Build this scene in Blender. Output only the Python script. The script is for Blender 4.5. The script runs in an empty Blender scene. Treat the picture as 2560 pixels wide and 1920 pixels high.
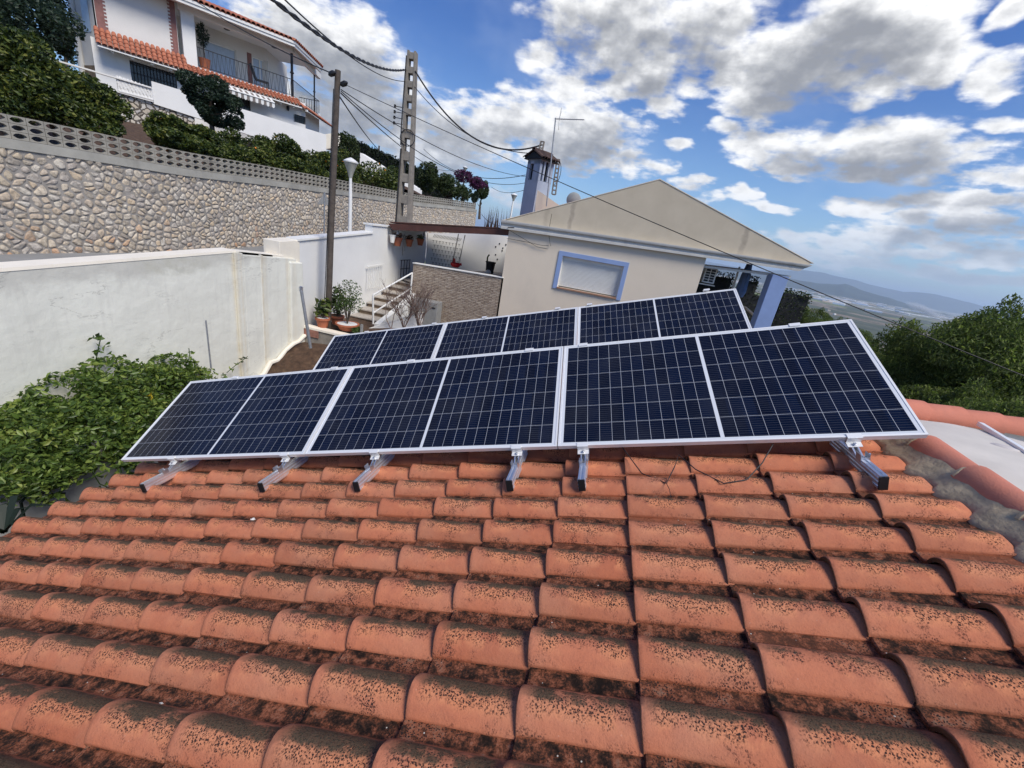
import bpy, bmesh, math, random
import numpy as np
from mathutils import Vector, Matrix, noise
random.seed(7); RNG = np.random.default_rng(11)
scene = bpy.context.scene
COL = scene.collection
PI = math.pi
# ------------------------------------------------------------------ camera
CW = np.array([-0.44214125, -2.09483659, 1.39455528])
RW = np.array([[0.96310615, 0.21732544, 0.15873313], [0.22071288, -0.30035696, -0.9279394], [-0.15398823, 0.92873858, -0.33724216]])
cam_d = bpy.data.cameras.new('camera'); cam = bpy.data.objects.new('camera', cam_d); COL.objects.link(cam)
m = Matrix.Identity(4)
for i in range(3):
    m[i][0] = RW[0][i]; m[i][1] = -RW[1][i]; m[i][2] = -RW[2][i]; m[i][3] = CW[i]
cam.matrix_world = m
cam_d.sensor_fit = 'HORIZONTAL'; cam_d.sensor_width = 36; cam_d.lens = 1039.42 / 2560 * 36
cam_d.clip_start = 0.05; cam_d.clip_end = 200000
scene.camera = cam
# ------------------------------------------------------------------ light and exposure
SUN_EL, SUN_AZ = 50.0, 124.0      # azimuth from +Y clockwise (towards +X)
scene.view_settings.view_transform = 'Standard'; scene.view_settings.look = 'None'
scene.view_settings.gamma = 1.0; scene.view_settings.exposure = 0.72
scene.cycles.volume_bounces = 1
sun_d = bpy.data.lights.new('sun', 'SUN'); sun_d.energy = 2.5; sun_d.angle = math.radians(26); sun_d.color = (1, 0.93, 0.82)
sun = bpy.data.objects.new('sun', sun_d); COL.objects.link(sun)
sd = Vector((math.sin(math.radians(SUN_AZ)) * math.cos(math.radians(SUN_EL)), math.cos(math.radians(SUN_AZ)) * math.cos(math.radians(SUN_EL)), math.sin(math.radians(SUN_EL))))
sun.rotation_euler = sd.to_track_quat('Z', 'Y').to_euler(); sun.location = (0, -20, 40)

# pixel helpers: pixels of the 2212 x 1659 view of the photograph -> points in the place
KP = 2560 / 2212
def ray(px, py):
    d = RW.T @ np.array([(px * KP - 1280) / 1039.42, (py * KP - 960) / 1039.42, 1.0]); return d / math.hypot(d[0], d[1])
def D(px, py, dist): return Vector(CW + ray(px, py) * dist)
def PY(px, py, y): d = ray(px, py); return Vector(CW + d * ((y - CW[1]) / d[1]))
def PX(px, py, x): d = ray(px, py); return Vector(CW + d * ((x - CW[0]) / d[0]))
def PZ(px, py, z): d = ray(px, py); return Vector(CW + d * ((z - CW[2]) / d[2]))
def PV(px, py, A, B):
    d = ray(px, py); n = np.array([-(B[1] - A[1]), B[0] - A[0]])
    t = n @ (np.array([A[0], A[1]]) - CW[:2]) / (n @ d[:2]); return Vector(CW + d * t)
def azel(px, py):
    d = ray(px, py); return math.atan2(d[0], d[1]), math.atan(d[2])

# ------------------------------------------------------------------ node helpers
class NT:
    def __init__(s, nt): s.nt = nt; s.n = nt.nodes; s.l = nt.links
    def new(s, t, **k):
        x = s.n.new(t)
        for a, b in k.items(): setattr(x, a, b)
        return x
    def put(s, sock, v):
        if hasattr(v, 'is_output') or isinstance(v, bpy.types.NodeSocket): s.l.new(v, sock)
        elif v is not None: sock.default_value = v
    def math(s, op, a, b=None, c=None, clamp=False):
        x = s.new('ShaderNodeMath', operation=op); x.use_clamp = clamp
        s.put(x.inputs[0], a)
        if b is not None: s.put(x.inputs[1], b)
        if c is not None: s.put(x.inputs[2], c)
        return x.outputs[0]
    def vmath(s, op, a, b=None, scale=None):
        x = s.new('ShaderNodeVectorMath', operation=op); s.put(x.inputs[0], a)
        if b is not None: s.put(x.inputs[1], b)
        if scale is not None: s.put(x.inputs['Scale'], scale)
        return x.outputs['Value'] if op in ('LENGTH', 'DOT_PRODUCT', 'DISTANCE') else x.outputs[0]
    def mix(s, f, a, b, mode='MIX'):
        x = s.new('ShaderNodeMix', data_type='RGBA', blend_type=mode)
        s.put(x.inputs['Factor'], f); s.put(x.inputs[6], a); s.put(x.inputs[7], b); return x.outputs[2]
    def noise(s, vec, scale=5, detail=4, rough=0.5, col=False, dist=0.0):
        x = s.new('ShaderNodeTexNoise'); s.put(x.inputs['Vector'], vec); s.put(x.inputs['Scale'], scale)
        x.inputs['Detail'].default_value = detail; x.inputs['Roughness'].default_value = rough; x.inputs['Distortion'].default_value = dist
        return x.outputs['Color' if col else 'Fac']
    def ramp(s, fac, stops, interp='LINEAR'):
        x = s.new('ShaderNodeValToRGB'); x.color_ramp.interpolation = interp
        e = x.color_ramp.elements
        while len(e) > 1: e.remove(e[-1])
        e[0].position = stops[0][0]; e[0].color = c4(stops[0][1])
        for p, c in stops[1:]: k = e.new(p); k.color = c4(c)
        s.put(x.inputs['Fac'], fac); return x.outputs['Color']
    def sstep(s, v, a, b):
        x = s.new('ShaderNodeMapRange', interpolation_type='SMOOTHSTEP'); s.put(x.inputs['Value'], v)
        s.put(x.inputs['From Min'], a); s.put(x.inputs['From Max'], b); return x.outputs['Result']
    def lin(s, v, a, b, c=0.0, d=1.0):
        x = s.new('ShaderNodeMapRange'); s.put(x.inputs['Value'], v); x.inputs['From Min'].default_value = a; x.inputs['From Max'].default_value = b
        x.inputs['To Min'].default_value = c; x.inputs['To Max'].default_value = d; return x.outputs['Result']
    def bump(s, h, strength=0.3, dist=0.01):
        x = s.new('ShaderNodeBump'); x.inputs['Strength'].default_value = strength; x.inputs['Distance'].default_value = dist
        s.put(x.inputs['Height'], h); return x.outputs['Normal']
    def sep(s, v): x = s.new('ShaderNodeSeparateXYZ'); s.put(x.inputs[0], v); return x.outputs
    def comb(s, x_, y_, z_=0.0):
        x = s.new('ShaderNodeCombineXYZ'); s.put(x.inputs[0], x_); s.put(x.inputs[1], y_); s.put(x.inputs[2], z_); return x.outputs[0]
def c4(c): return (c[0], c[1], c[2], 1.0) if len(c) == 3 else c
MATS = {}
def newmat(name):
    m = bpy.data.materials.new(name); m.use_nodes = True; MATS[name] = m
    N = NT(m.node_tree); b = m.node_tree.nodes['Principled BSDF']; return m, N, b
def simple(name, col, rough=0.6, metal=0.0, var=0.12, scale=6.0, bump=0.0, bscale=40.0, stain=None, stain_amt=0.0, coat=0.0):
    """plain surface with tonal variation, optional blotchy stain and fine relief"""
    m, N, b = newmat(name)
    tc = N.new('ShaderNodeTexCoord').outputs['Object']; geo = N.new('ShaderNodeNewGeometry').outputs['Position']
    f = N.noise(geo, scale, 6, 0.6)
    lo = tuple(max(0, x * (1 - var)) for x in col); hi = tuple(min(1, x * (1 + var * 0.7)) for x in col)
    c = N.ramp(f, [(0.3, lo), (0.7, hi)])
    if stain:
        g = N.noise(N.vmath('MULTIPLY', geo, (1, 1, 0.35)), scale * 0.4, 8, 0.65)
        c = N.mix(N.math('MULTIPLY', N.sstep(g, 0.52, 0.75), stain_amt), c, c4(stain))
    N.put(b.inputs['Base Color'], c); b.inputs['Roughness'].default_value = rough; b.inputs['Metallic'].default_value = metal
    if coat: b.inputs['Coat Weight'].default_value = coat
    if bump:
        N.put(b.inputs['Normal'], N.bump(N.noise(geo, bscale, 6, 0.6), bump, 0.01))
    return m
# ------------------------------------------------------------------ mesh helpers
class MB:
    def __init__(s): s.v = []; s.f = []; s.uv = None
    def add(s, vs, fs):
        n = len(s.v); s.v += [tuple(v) for v in vs]; s.f += [tuple(i + n for i in f) for f in fs]; return s
    def box(s, c, size, R=None):
        hx, hy, hz = size[0] / 2, size[1] / 2, size[2] / 2
        vs = [Vector((x, y, z)) for x in (-hx, hx) for y in (-hy, hy) for z in (-hz, hz)]
        if R is not None: vs = [R @ v for v in vs]
        c = Vector(c); vs = [v + c for v in vs]
        return s.add(vs, [(0, 1, 3, 2), (4, 6, 7, 5), (0, 4, 5, 1), (2, 3, 7, 6), (0, 2, 6, 4), (1, 5, 7, 3)])
    def bar(s, a, b, w, h, up=(0, 0, 1)):
        a = Vector(a); b = Vector(b); d = (b - a); L = d.length; d.normalize(); up = Vector(up)
        x = d.cross(up)
        if x.length < 1e-4: x = d.cross(Vector((0, 1, 0)))
        x.normalize(); z = x.cross(d)
        R = Matrix((x, d, z)).transposed(); return s.box((a + b) / 2, (w, L, h), R)
    def prism(s, pts, vec):
        n = len(pts); vec = Vector(vec); p = [Vector(q) for q in pts]
        return s.add(p + [q + vec for q in p], [tuple(range(n))[::-1], tuple(range(n, 2 * n))] + [(i, (i + 1) % n, (i + 1) % n + n, i + n) for i in range(n)])
    def tube(s, pts, r, n=8, caps=True):
        pts = [Vector(p) for p in pts]
        if not hasattr(r, '__len__'): r = [r] * len(pts)
        rings = []; prev = None
        for i, p in enumerate(pts):
            d = (pts[min(i + 1, len(pts) - 1)] - pts[max(i - 1, 0)]).normalized()
            if prev is None:
                x = d.cross(Vector((0.13, 0.27, 0.95)));
                if x.length < 1e-3: x = d.cross(Vector((1, 0, 0)))
            else: x = prev - d * prev.dot(d)
            x.normalize(); prev = x; y = d.cross(x)
            rings.append([p + (x * math.cos(2 * PI * k / n) + y * math.sin(2 * PI * k / n)) * r[i] for k in range(n)])
        vs = [v for R in rings for v in R]; fs = []
        for i in range(len(pts) - 1):
            for k in range(n): fs.append((i * n + k, i * n + (k + 1) % n, (i + 1) * n + (k + 1) % n, (i + 1) * n + k))
        if caps: fs += [tuple(range(n))[::-1], tuple(range((len(pts) - 1) * n, len(pts) * n))]
        return s.add(vs, fs)
    def lathe(s, prof, c=(0, 0, 0), n=16, R=None):
        c = Vector(c); vs = []; fs = []
        for r, z in prof:
            for k in range(n):
                v = Vector((r * math.cos(2 * PI * k / n), r * math.sin(2 * PI * k / n), z))
                if R is not None: v = R @ v
                vs.append(c + v)
        m = len(prof)
        for i in range(m - 1):
            for k in range(n): fs.append((i * n + k, i * n + (k + 1) % n, (i + 1) * n + (k + 1) % n, (i + 1) * n + k))
        fs += [tuple(range(n))[::-1], tuple(range((m - 1) * n, m * n))]
        return s.add(vs, fs)
    def build(s, name, mat, parent=None, smooth=False, bevel=0.0, seg=2):
        me = bpy.data.meshes.new(name); me.from_pydata(s.v, [], s.f); me.update()
        bm = bmesh.new(); bm.from_mesh(me); bmesh.ops.recalc_face_normals(bm, faces=bm.faces); bm.to_mesh(me); bm.free()
        o = bpy.data.objects.new(name, me); COL.objects.link(o)
        for mm in (mat if isinstance(mat, (list, tuple)) else [mat]): me.materials.append(MATS[mm] if isinstance(mm, str) else mm)
        if smooth:
            me.polygons.foreach_set('use_smooth', [True] * len(me.polygons))
            if smooth != 'all': me.set_sharp_from_angle(angle=math.radians(40))
        if bevel:
            b = o.modifiers.new('bevel', 'BEVEL'); b.width = bevel; b.segments = seg; b.limit_method = 'ANGLE'
        if parent is not None: o.parent = parent; o.matrix_parent_inverse = parent.matrix_world.inverted() if False else Matrix.Translation(-parent.location) @ Matrix.Identity(4)
        return o
def tag(o, label=None, cat=None, group=None, kind=None):
    if label: o['label'] = label
    if cat: o['category'] = cat
    if group: o['group'] = group
    if kind: o['kind'] = kind
    return o
def thing(name, label, cat, loc=(0, 0, 0), group=None):
    o = bpy.data.objects.new(name, None); COL.objects.link(o); o.location = loc; o.empty_display_size = 0.2
    return tag(o, label, cat, group)
def copy_tree(o, parent=None):
    c = o.copy(); COL.objects.link(c)
    if parent is not None: c.parent = parent
    for ch in o.children: copy_tree(ch, c)
    return c
def catenary(a, b, sag, n=24):
    a = Vector(a); b = Vector(b); return [a.lerp(b, t / n) + Vector((0, 0, -4 * sag * (t / n) * (1 - t / n))) for t in range(n + 1)]
def wall_holes(mb, A, B, z0, z1, holes, thick, nrm):
    """vertical slab from A to B (xy) with rectangular openings (s0,s1,z0,z1) measured along A->B"""
    A = Vector((A[0], A[1], 0)); B = Vector((B[0], B[1], 0)); L = (B - A).length; d = (B - A) / L; nrm = Vector(nrm)
    ss = sorted({0.0, L, *[h[0] for h in holes], *[h[1] for h in holes]}); zz = sorted({z0, z1, *[h[2] for h in holes], *[h[3] for h in holes]})
    inside = lambda s, z: any(h[0] < s < h[1] and h[2] < z < h[3] for h in holes)
    P = lambda s, z, t: A + d * s + Vector((0, 0, z)) + nrm * t
    for i in range(len(ss) - 1):
        for j in range(len(zz) - 1):
            if inside((ss[i] + ss[i + 1]) / 2, (zz[j] + zz[j + 1]) / 2): continue
            for t in (0, -thick):
                mb.add([P(ss[i], zz[j], t), P(ss[i + 1], zz[j], t), P(ss[i + 1], zz[j + 1], t), P(ss[i], zz[j + 1], t)], [(0, 1, 2, 3)])
    for a, b, c, e in list(holes) + [(0, L, z0, z1)]:
        for p, q in (((a, c), (b, c)), ((b, c), (b, e)), ((b, e), (a, e)), ((a, e), (a, c))):
            mb.add([P(*p, 0), P(*q, 0), P(*q, -thick), P(*p, -thick)], [(0, 1, 2, 3)])
    return mb

# ================================================================== WORLD
world = bpy.data.worlds.new('World'); scene.world = world; world.use_nodes = True
W = NT(world.node_tree); W.n.clear()
out = W.new('ShaderNodeOutputWorld'); bg = W.new('ShaderNodeBackground'); W.l.new(bg.outputs[0], out.inputs[0])
sky = W.new('ShaderNodeTexSky', sky_type='NISHITA'); sky.sun_disc = False
sky.sun_elevation = math.radians(SUN_EL); sky.sun_rotation = math.radians(SUN_AZ); sky.altitude = 150; sky.air_density = 1.0; sky.dust_density = 0.6; sky.ozone_density = 3.0
# (px, py, rx px, ry px, weight)
CL = [(1330, 40, 150, 85, 1.0), (1250, 20, 110, 60, 1.0), (1395, 130, 95, 75, 1.0), (1530, 60, 120, 75, 0.9), (1560, 140, 90, 60, .8),
      (1730, 120, 170, 100, 1.1), (1860, 60, 170, 90, 1.1), (1980, 130, 110, 75, 1.0), (1640, 190, 110, 55, .9), (1850, 190, 130, 50, .9), (1900, 0, 160, 60, 1),
      (2160, 160, 85, 75, .75), (2190, 10, 60, 40, .75), (2180, 280, 90, 25, .7),
      (1165, 118, 50, 30, .7), (1260, 190, 100, 42, .75), (1440, 225, 52, 28, .8), (1490, 165, 40, 36, .6), (1560, 270, 60, 18, .55),
      (1250, 285, 130, 68, 1.1), (1130, 260, 140, 58, 1.0), (1000, 275, 140, 62, 1.0), (1330, 345, 130, 26, .8), (1180, 345, 130, 32, .8), (1420, 360, 45, 15, .7),
      (720, 130, 140, 110, 1.1), (640, 50, 130, 80, 1.0), (800, 240, 170, 110, 1.1), (860, 180, 90, 70, .8), (690, 260, 160, 110, 1.1), (930, 330, 120, 50, .9),
      (560, 40, 90, 60, .9),
      (1640, 315, 70, 45, .95), (1740, 320, 130, 58, 1.1), (1880, 320, 160, 58, 1.1), (2020, 345, 140, 52, 1.0), (2150, 390, 120, 45, 1.0), (1900, 380, 190, 26, .9),
      (1463, 308, 40, 17, .7), (1590, 420, 62, 22, .75), (1660, 445, 62, 13, .75), (1478, 392, 52, 20, .8), (1520, 425, 36, 20, .7),
      (1860, 455, 80, 30, .85), (1960, 475, 90, 36, .9), (2090, 490, 110, 38, .95), (2220, 500, 80, 40, .9), (1700, 510, 70, 22, .8), (1840, 525, 130, 20, .8),
      (1990, 550, 150, 18, .8), (2150, 560, 120, 22, .8), (2100, 600, 160, 12, .6), (1870, 560, 120, 10, .55),
      (1960, 515, 190, 34, 1.0), (2130, 545, 180, 34, 1.0), (2050, 440, 150, 40, .9), (2200, 440, 90, 40, .9), (2060, 590, 220, 20, .9), (1800, 545, 140, 18, .9), (1760, 555, 110, 12, .7), (1080, 415, 55, 14, .7), (1120, 440, 60, 12, .6), (950, 390, 60, 14, .5)]
def cloud_group(name, blobs, grow=1.0):
    g = bpy.data.node_groups.new(name, 'ShaderNodeTree')
    g.interface.new_socket('P', in_out='INPUT', socket_type='NodeSocketVector'); g.interface.new_socket('D', in_out='OUTPUT', socket_type='NodeSocketFloat')
    G = NT(g); gi = G.new('NodeGroupInput'); go = G.new('NodeGroupOutput'); P = gi.outputs[0]; acc = None
    for (px, py, rx, ry, w) in blobs:
        a, e = azel(px, py); a2, e2 = azel(px + 10, py + 1.6); s = math.hypot((a2 - a) * math.cos(e), e2 - e) / 10.1   # angle one photo pixel spans there
        kx, ky = math.cos(e) / (rx * s * grow), 1 / (ry * s * grow)
        q = G.new('ShaderNodeVectorMath', operation='MULTIPLY_ADD'); G.put(q.inputs[0], P); q.inputs[1].default_value = (kx, ky, 0); q.inputs[2].default_value = (-a * kx, -e * ky, 0)
        v = G.math('MULTIPLY_ADD', G.vmath('DOT_PRODUCT', q.outputs[0], q.outputs[0]), -0.62, .52 + .40 * w)
        acc = v if acc is None else G.math('SMOOTH_MAX', acc, v, 0.15)
    G.l.new(acc, go.inputs[0]); return g
CG = cloud_group('cloud_shape', CL, 1.0); CG2 = cloud_group('cloud_mass', [c for c in CL if c[4] >= .9], 1.05)
tc = W.new('ShaderNodeTexCoord').outputs['Generated']
dirv = W.vmath('NORMALIZE', tc)
sx, sy, sz = W.sep(dirv)
AZ = W.math('ARCTAN2', sx, sy); EL = W.math('ARCSINE', sz)
P0 = W.comb(AZ, EL, 0.0)
stretch = W.comb(AZ, W.math('MULTIPLY', EL, 1.6), 0.0)
big = W.noise(stretch, 6.0, 3, 0.5, col=True)
warp = W.vmath('MULTIPLY', W.vmath('SUBTRACT', big, (0.5, 0.5, 0.5)), (0.12, 0.07, 0))
Pw = W.vmath('ADD', P0, warp)
n1 = W.noise(stretch, 7.5, 10, 0.57)
def dens(g, off):
    gn = W.new('ShaderNodeGroup'); gn.node_tree = g; W.put(gn.inputs[0], W.vmath('ADD', Pw, off)); return gn.outputs[0]
mus = W.new('ShaderNodeTexVoronoi', feature='SMOOTH_F1', voronoi_dimensions='2D'); W.put(mus.inputs['Vector'], W.vmath('ADD', stretch, W.vmath('MULTIPLY', warp, (.5, .5, 0)))); mus.inputs['Scale'].default_value = 17; mus.inputs['Smoothness'].default_value = .35
mus.inputs['Detail'].default_value = 1.5
d0 = W.math('ADD', W.math('MINIMUM', dens(CG, (0, 0, 0)), 1.0), W.math('ADD', W.math('MULTIPLY', W.math('SUBTRACT', n1, 0.5), 1.75), W.math('MULTIPLY', W.math('SUBTRACT', .42, mus.outputs['Distance']), .42)))
n1b = W.noise(W.vmath('ADD', stretch, (-0.010, 0.024, 0)), 7.5, 7, 0.57)
n3 = W.noise(stretch, 5.0, 4, 0.5)
n2 = W.noise(W.vmath('MULTIPLY', stretch, (1, 1.7, 1)), 24.0, 6, 0.6)
d0 = W.math('ADD', d0, W.math('MULTIPLY', W.math('SUBTRACT', n2, 0.5), W.lin(EL, 0.05, 0.5, 2.4, 0.3)))
alpha = W.sstep(d0, 0.0, W.math('ADD', 0.66, W.math('MULTIPLY', W.math('SUBTRACT', n3, .5), 0.7)))
mass = W.math('ADD', dens(CG2, (-0.012, 0.035, 0)), W.math('MULTIPLY', W.math('SUBTRACT', n3, 0.5), 1.5))
shade = W.math('ADD', W.math('MULTIPLY', W.sstep(mass, 0.10, 1.45), 1.0), W.math('MULTIPLY', W.math('SUBTRACT', n1, .5), -.55))
rel = W.math('MULTIPLY', W.math('SUBTRACT', n1, n1b), 2.2)
thick = W.math('MULTIPLY', W.sstep(d0, 0.1, 0.9), 0.16)
shade = W.math('SUBTRACT', W.math('ADD', shade, thick), rel, clamp=True)
ccol = W.ramp(shade, [(0.0, (1.08, 1.07, 1.05)), (0.25, (0.84, 0.84, 0.84)), (0.55, (0.50, 0.505, 0.52)), (1.0, (0.25, 0.26, 0.285))], 'B_SPLINE')
low = W.sstep(EL, 0.0, 0.16)
ccol = W.mix(low, W.mix(0.6, ccol, (0.50, 0.57, 0.68, 1)), ccol)
skyc = W.mix(1.0, sky.outputs[0], W.mix(W.sstep(EL, 0.04, 0.50), (0.060, 0.074, 0.088, 1), (0.019, 0.040, 0.078, 1)), 'MULTIPLY')
skyc = W.mix(W.math('MULTIPLY', W.sstep(n3, 0.42, 0.75), 0.16), skyc, (0.45, 0.52, 0.64, 1))
CLOUD_GAIN = 0.70
cl = W.mix(1.0, ccol, (CLOUD_GAIN, CLOUD_GAIN, CLOUD_GAIN, 1), 'MULTIPLY')
fin = W.mix(W.math('MULTIPLY', alpha, W.math('ADD', .72, W.math('MULTIPLY', low, .28))), skyc, cl)
W.put(bg.inputs['Color'], fin); bg.inputs['Strength'].default_value = 1.0
world.cycles.sampling_method = 'MANUAL'; world.cycles.sample_map_resolution = 512

# ================================================================== MATERIALS
def _build(s, name, mat, parent=None, smooth=False, bevel=0.0, seg=2, local=False):
    me = bpy.data.meshes.new(name); me.from_pydata(s.v, [], s.f); me.update()
    bm = bmesh.new(); bm.from_mesh(me); bmesh.ops.recalc_face_normals(bm, faces=bm.faces); bm.to_mesh(me); bm.free()
    o = bpy.data.objects.new(name, me); COL.objects.link(o)
    for mm in (mat if isinstance(mat, (list, tuple)) else [mat]): me.materials.append(MATS[mm] if isinstance(mm, str) else mm)
    if smooth:
        me.polygons.foreach_set('use_smooth', [True] * len(me.polygons)); me.set_sharp_from_angle(angle=math.radians(42))
    if bevel:
        b = o.modifiers.new('bevel', 'BEVEL'); b.width = bevel; b.segments = seg; b.limit_method = 'ANGLE'
    if parent is not None:
        o.parent = parent
        if not local: o.matrix_parent_inverse = parent.matrix_basis.inverted()
    return o
MB.build = _build
simple('alu', (0.80, 0.81, 0.83), 0.32, 0.85, 0.05, 30)
simple('alu_white', (0.88, 0.87, 0.83), 0.42, 0.25, 0.03, 30)
simple('steel', (0.62, 0.63, 0.65), 0.35, 0.9, 0.1, 20)
simple('galv', (0.33, 0.34, 0.35), 0.5, 0.6, 0.2, 20)
simple('black_plastic', (0.012, 0.012, 0.013), 0.45)
simple('cable', (0.015, 0.015, 0.016), 0.6)
simple('dark_metal', (0.02, 0.02, 0.024), 0.5, 0.3)
simple('backsheet', (0.7, 0.71, 0.72), 0.6)
simple('plaster_white', (0.70, 0.695, 0.655), 0.85, var=0.07, scale=1.5, bump=0.35, bscale=9, stain=(0.55, 0.53, 0.46), stain_amt=0.5)
simple('plaster_cap', (0.80, 0.74, 0.62), 0.85, var=0.07, scale=3, bump=0.2, bscale=30)
simple('plaster_blue', (0.74, 0.735, 0.705), 0.85, var=0.06, scale=1.2, bump=0.2, bscale=12, stain=(0.48, 0.50, 0.52), stain_amt=0.35)
simple('plaster_beige', (0.72, 0.62, 0.485), 0.9, var=0.03, scale=2, bump=0.25, bscale=90, stain=(0.50, 0.44, 0.37), stain_amt=0.3)
simple('cornice', (0.56, 0.545, 0.50), 0.8, var=0.08, scale=5, stain=(0.25, 0.25, 0.24), stain_amt=0.5)
simple('blue_paint', (0.25, 0.345, 0.57), 0.75, var=0.07, scale=4, bump=0.1)
simple('chimney_paint', (0.33, 0.38, 0.46), 0.85, var=0.10, scale=2, stain=(0.12, 0.12, 0.14), stain_amt=0.25)
simple('house_white', (0.74, 0.73, 0.70), 0.85, var=0.05, scale=1, bump=0.2, bscale=25)
simple('house_cream', (0.66, 0.64, 0.60), 0.85, var=0.06, scale=1)
simple('roller', (0.74, 0.735, 0.69), 0.6, var=0.05, scale=2)
simple('brown_beam', (0.085, 0.030, 0.020), 0.65, var=0.35, scale=3, bump=0.4, bscale=20)
simple('wood_pole', (0.085, 0.068, 0.055), 0.9, var=0.35, scale=8, bump=0.6, bscale=30, stain=(0.035, 0.03, 0.026), stain_amt=0.7)
simple('concrete', (0.24, 0.215, 0.18), 0.9, var=0.25, scale=6, bump=0.4, bscale=40, stain=(0.10, 0.085, 0.07), stain_amt=0.7)
simple('coping', (0.35, 0.335, 0.29), 0.9, var=0.2, scale=2, bump=0.3, bscale=30, stain=(0.17, 0.16, 0.14), stain_amt=0.6)
simple('block', (0.30, 0.28, 0.235), 0.9, var=0.22, scale=3, bump=0.3, bscale=60, stain=(0.17, 0.15, 0.12), stain_amt=0.5)
simple('asphalt', (0.235, 0.235, 0.23), 0.9, var=0.16, scale=1.2, bump=0.3, bscale=80, stain=(0.14, 0.13, 0.12), stain_amt=0.5)
simple('mortar', (0.46, 0.36, 0.23), 0.95, var=0.3, scale=9, bump=0.8, bscale=35, stain=(0.27, 0.21, 0.13), stain_amt=0.7)
simple('ridge_tile', (0.54, 0.185, 0.115), 0.85, var=0.14, scale=5, bump=0.35, bscale=120, stain=(0.44, 0.20, 0.15), stain_amt=.5)
simple('terracotta', (0.42, 0.145, 0.08), 0.85, var=0.3, scale=5, bump=0.4, bscale=60, stain=(0.2, 0.09, 0.06), stain_amt=0.5)
simple('pot', (0.40, 0.125, 0.06), 0.8, var=0.15, scale=12)
simple('soil', (0.075, 0.042, 0.024), 1.0, var=0.5, scale=9, bump=1.0, bscale=22, stain=(0.20, 0.13, 0.07), stain_amt=0.6)
simple('brick', (0.30, 0.14, 0.10), 0.9, var=0.3, scale=9)
simple('gravel_white', (0.72, 0.71, 0.68), 0.9, var=0.25, scale=60, bump=1, bscale=80)
simple('white_paint', (0.80, 0.79, 0.745), 0.5, var=0.04)
simple('tank', (0.62, 0.575, 0.50), 0.7, var=0.12, scale=3, stain=(0.50, 0.39, 0.26), stain_amt=0.8, bump=0.1, bscale=20)
simple('tank_side', (0.54, 0.50, 0.47), 0.6, var=0.06, scale=3)
simple('dark_glass', (0.02, 0.022, 0.026), 0.12)
simple('pale_glass', (0.42, 0.50, 0.60), 0.15)
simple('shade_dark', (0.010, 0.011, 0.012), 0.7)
simple('red_plastic', (0.55, 0.015, 0.02), 0.4)
simple('bark', (0.10, 0.075, 0.055), 0.95, var=0.4, scale=9, bump=0.6)
simple('twig', (0.17, 0.115, 0.095), 0.95, var=0.4, scale=9)
simple('umbrella', (0.10, 0.16, 0.30), 0.8, var=0.15)
simple('lamp_glass', (0.40, 0.40, 0.34), 0.3)
simple('orange', (0.75, 0.24, 0.02), 0.5)
simple('step_top', (0.42, 0.38, 0.33), 0.9, var=0.2, scale=6, stain=(0.2, 0.16, 0.12), stain_amt=0.6)
simple('step_face', (0.20, 0.145, 0.095), 0.9, var=0.35, scale=8, stain=(0.07, 0.05, 0.035), stain_amt=0.7)
simple('fish_grey', (0.25, 0.25, 0.24), 0.8)
simple('patio_floor', (0.33, 0.30, 0.27), 0.9, var=0.25, scale=3, bump=0.2)
simple('pine_cover', (0.035, 0.042, 0.02), 1.0, var=0.5, scale=0.3)

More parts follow.
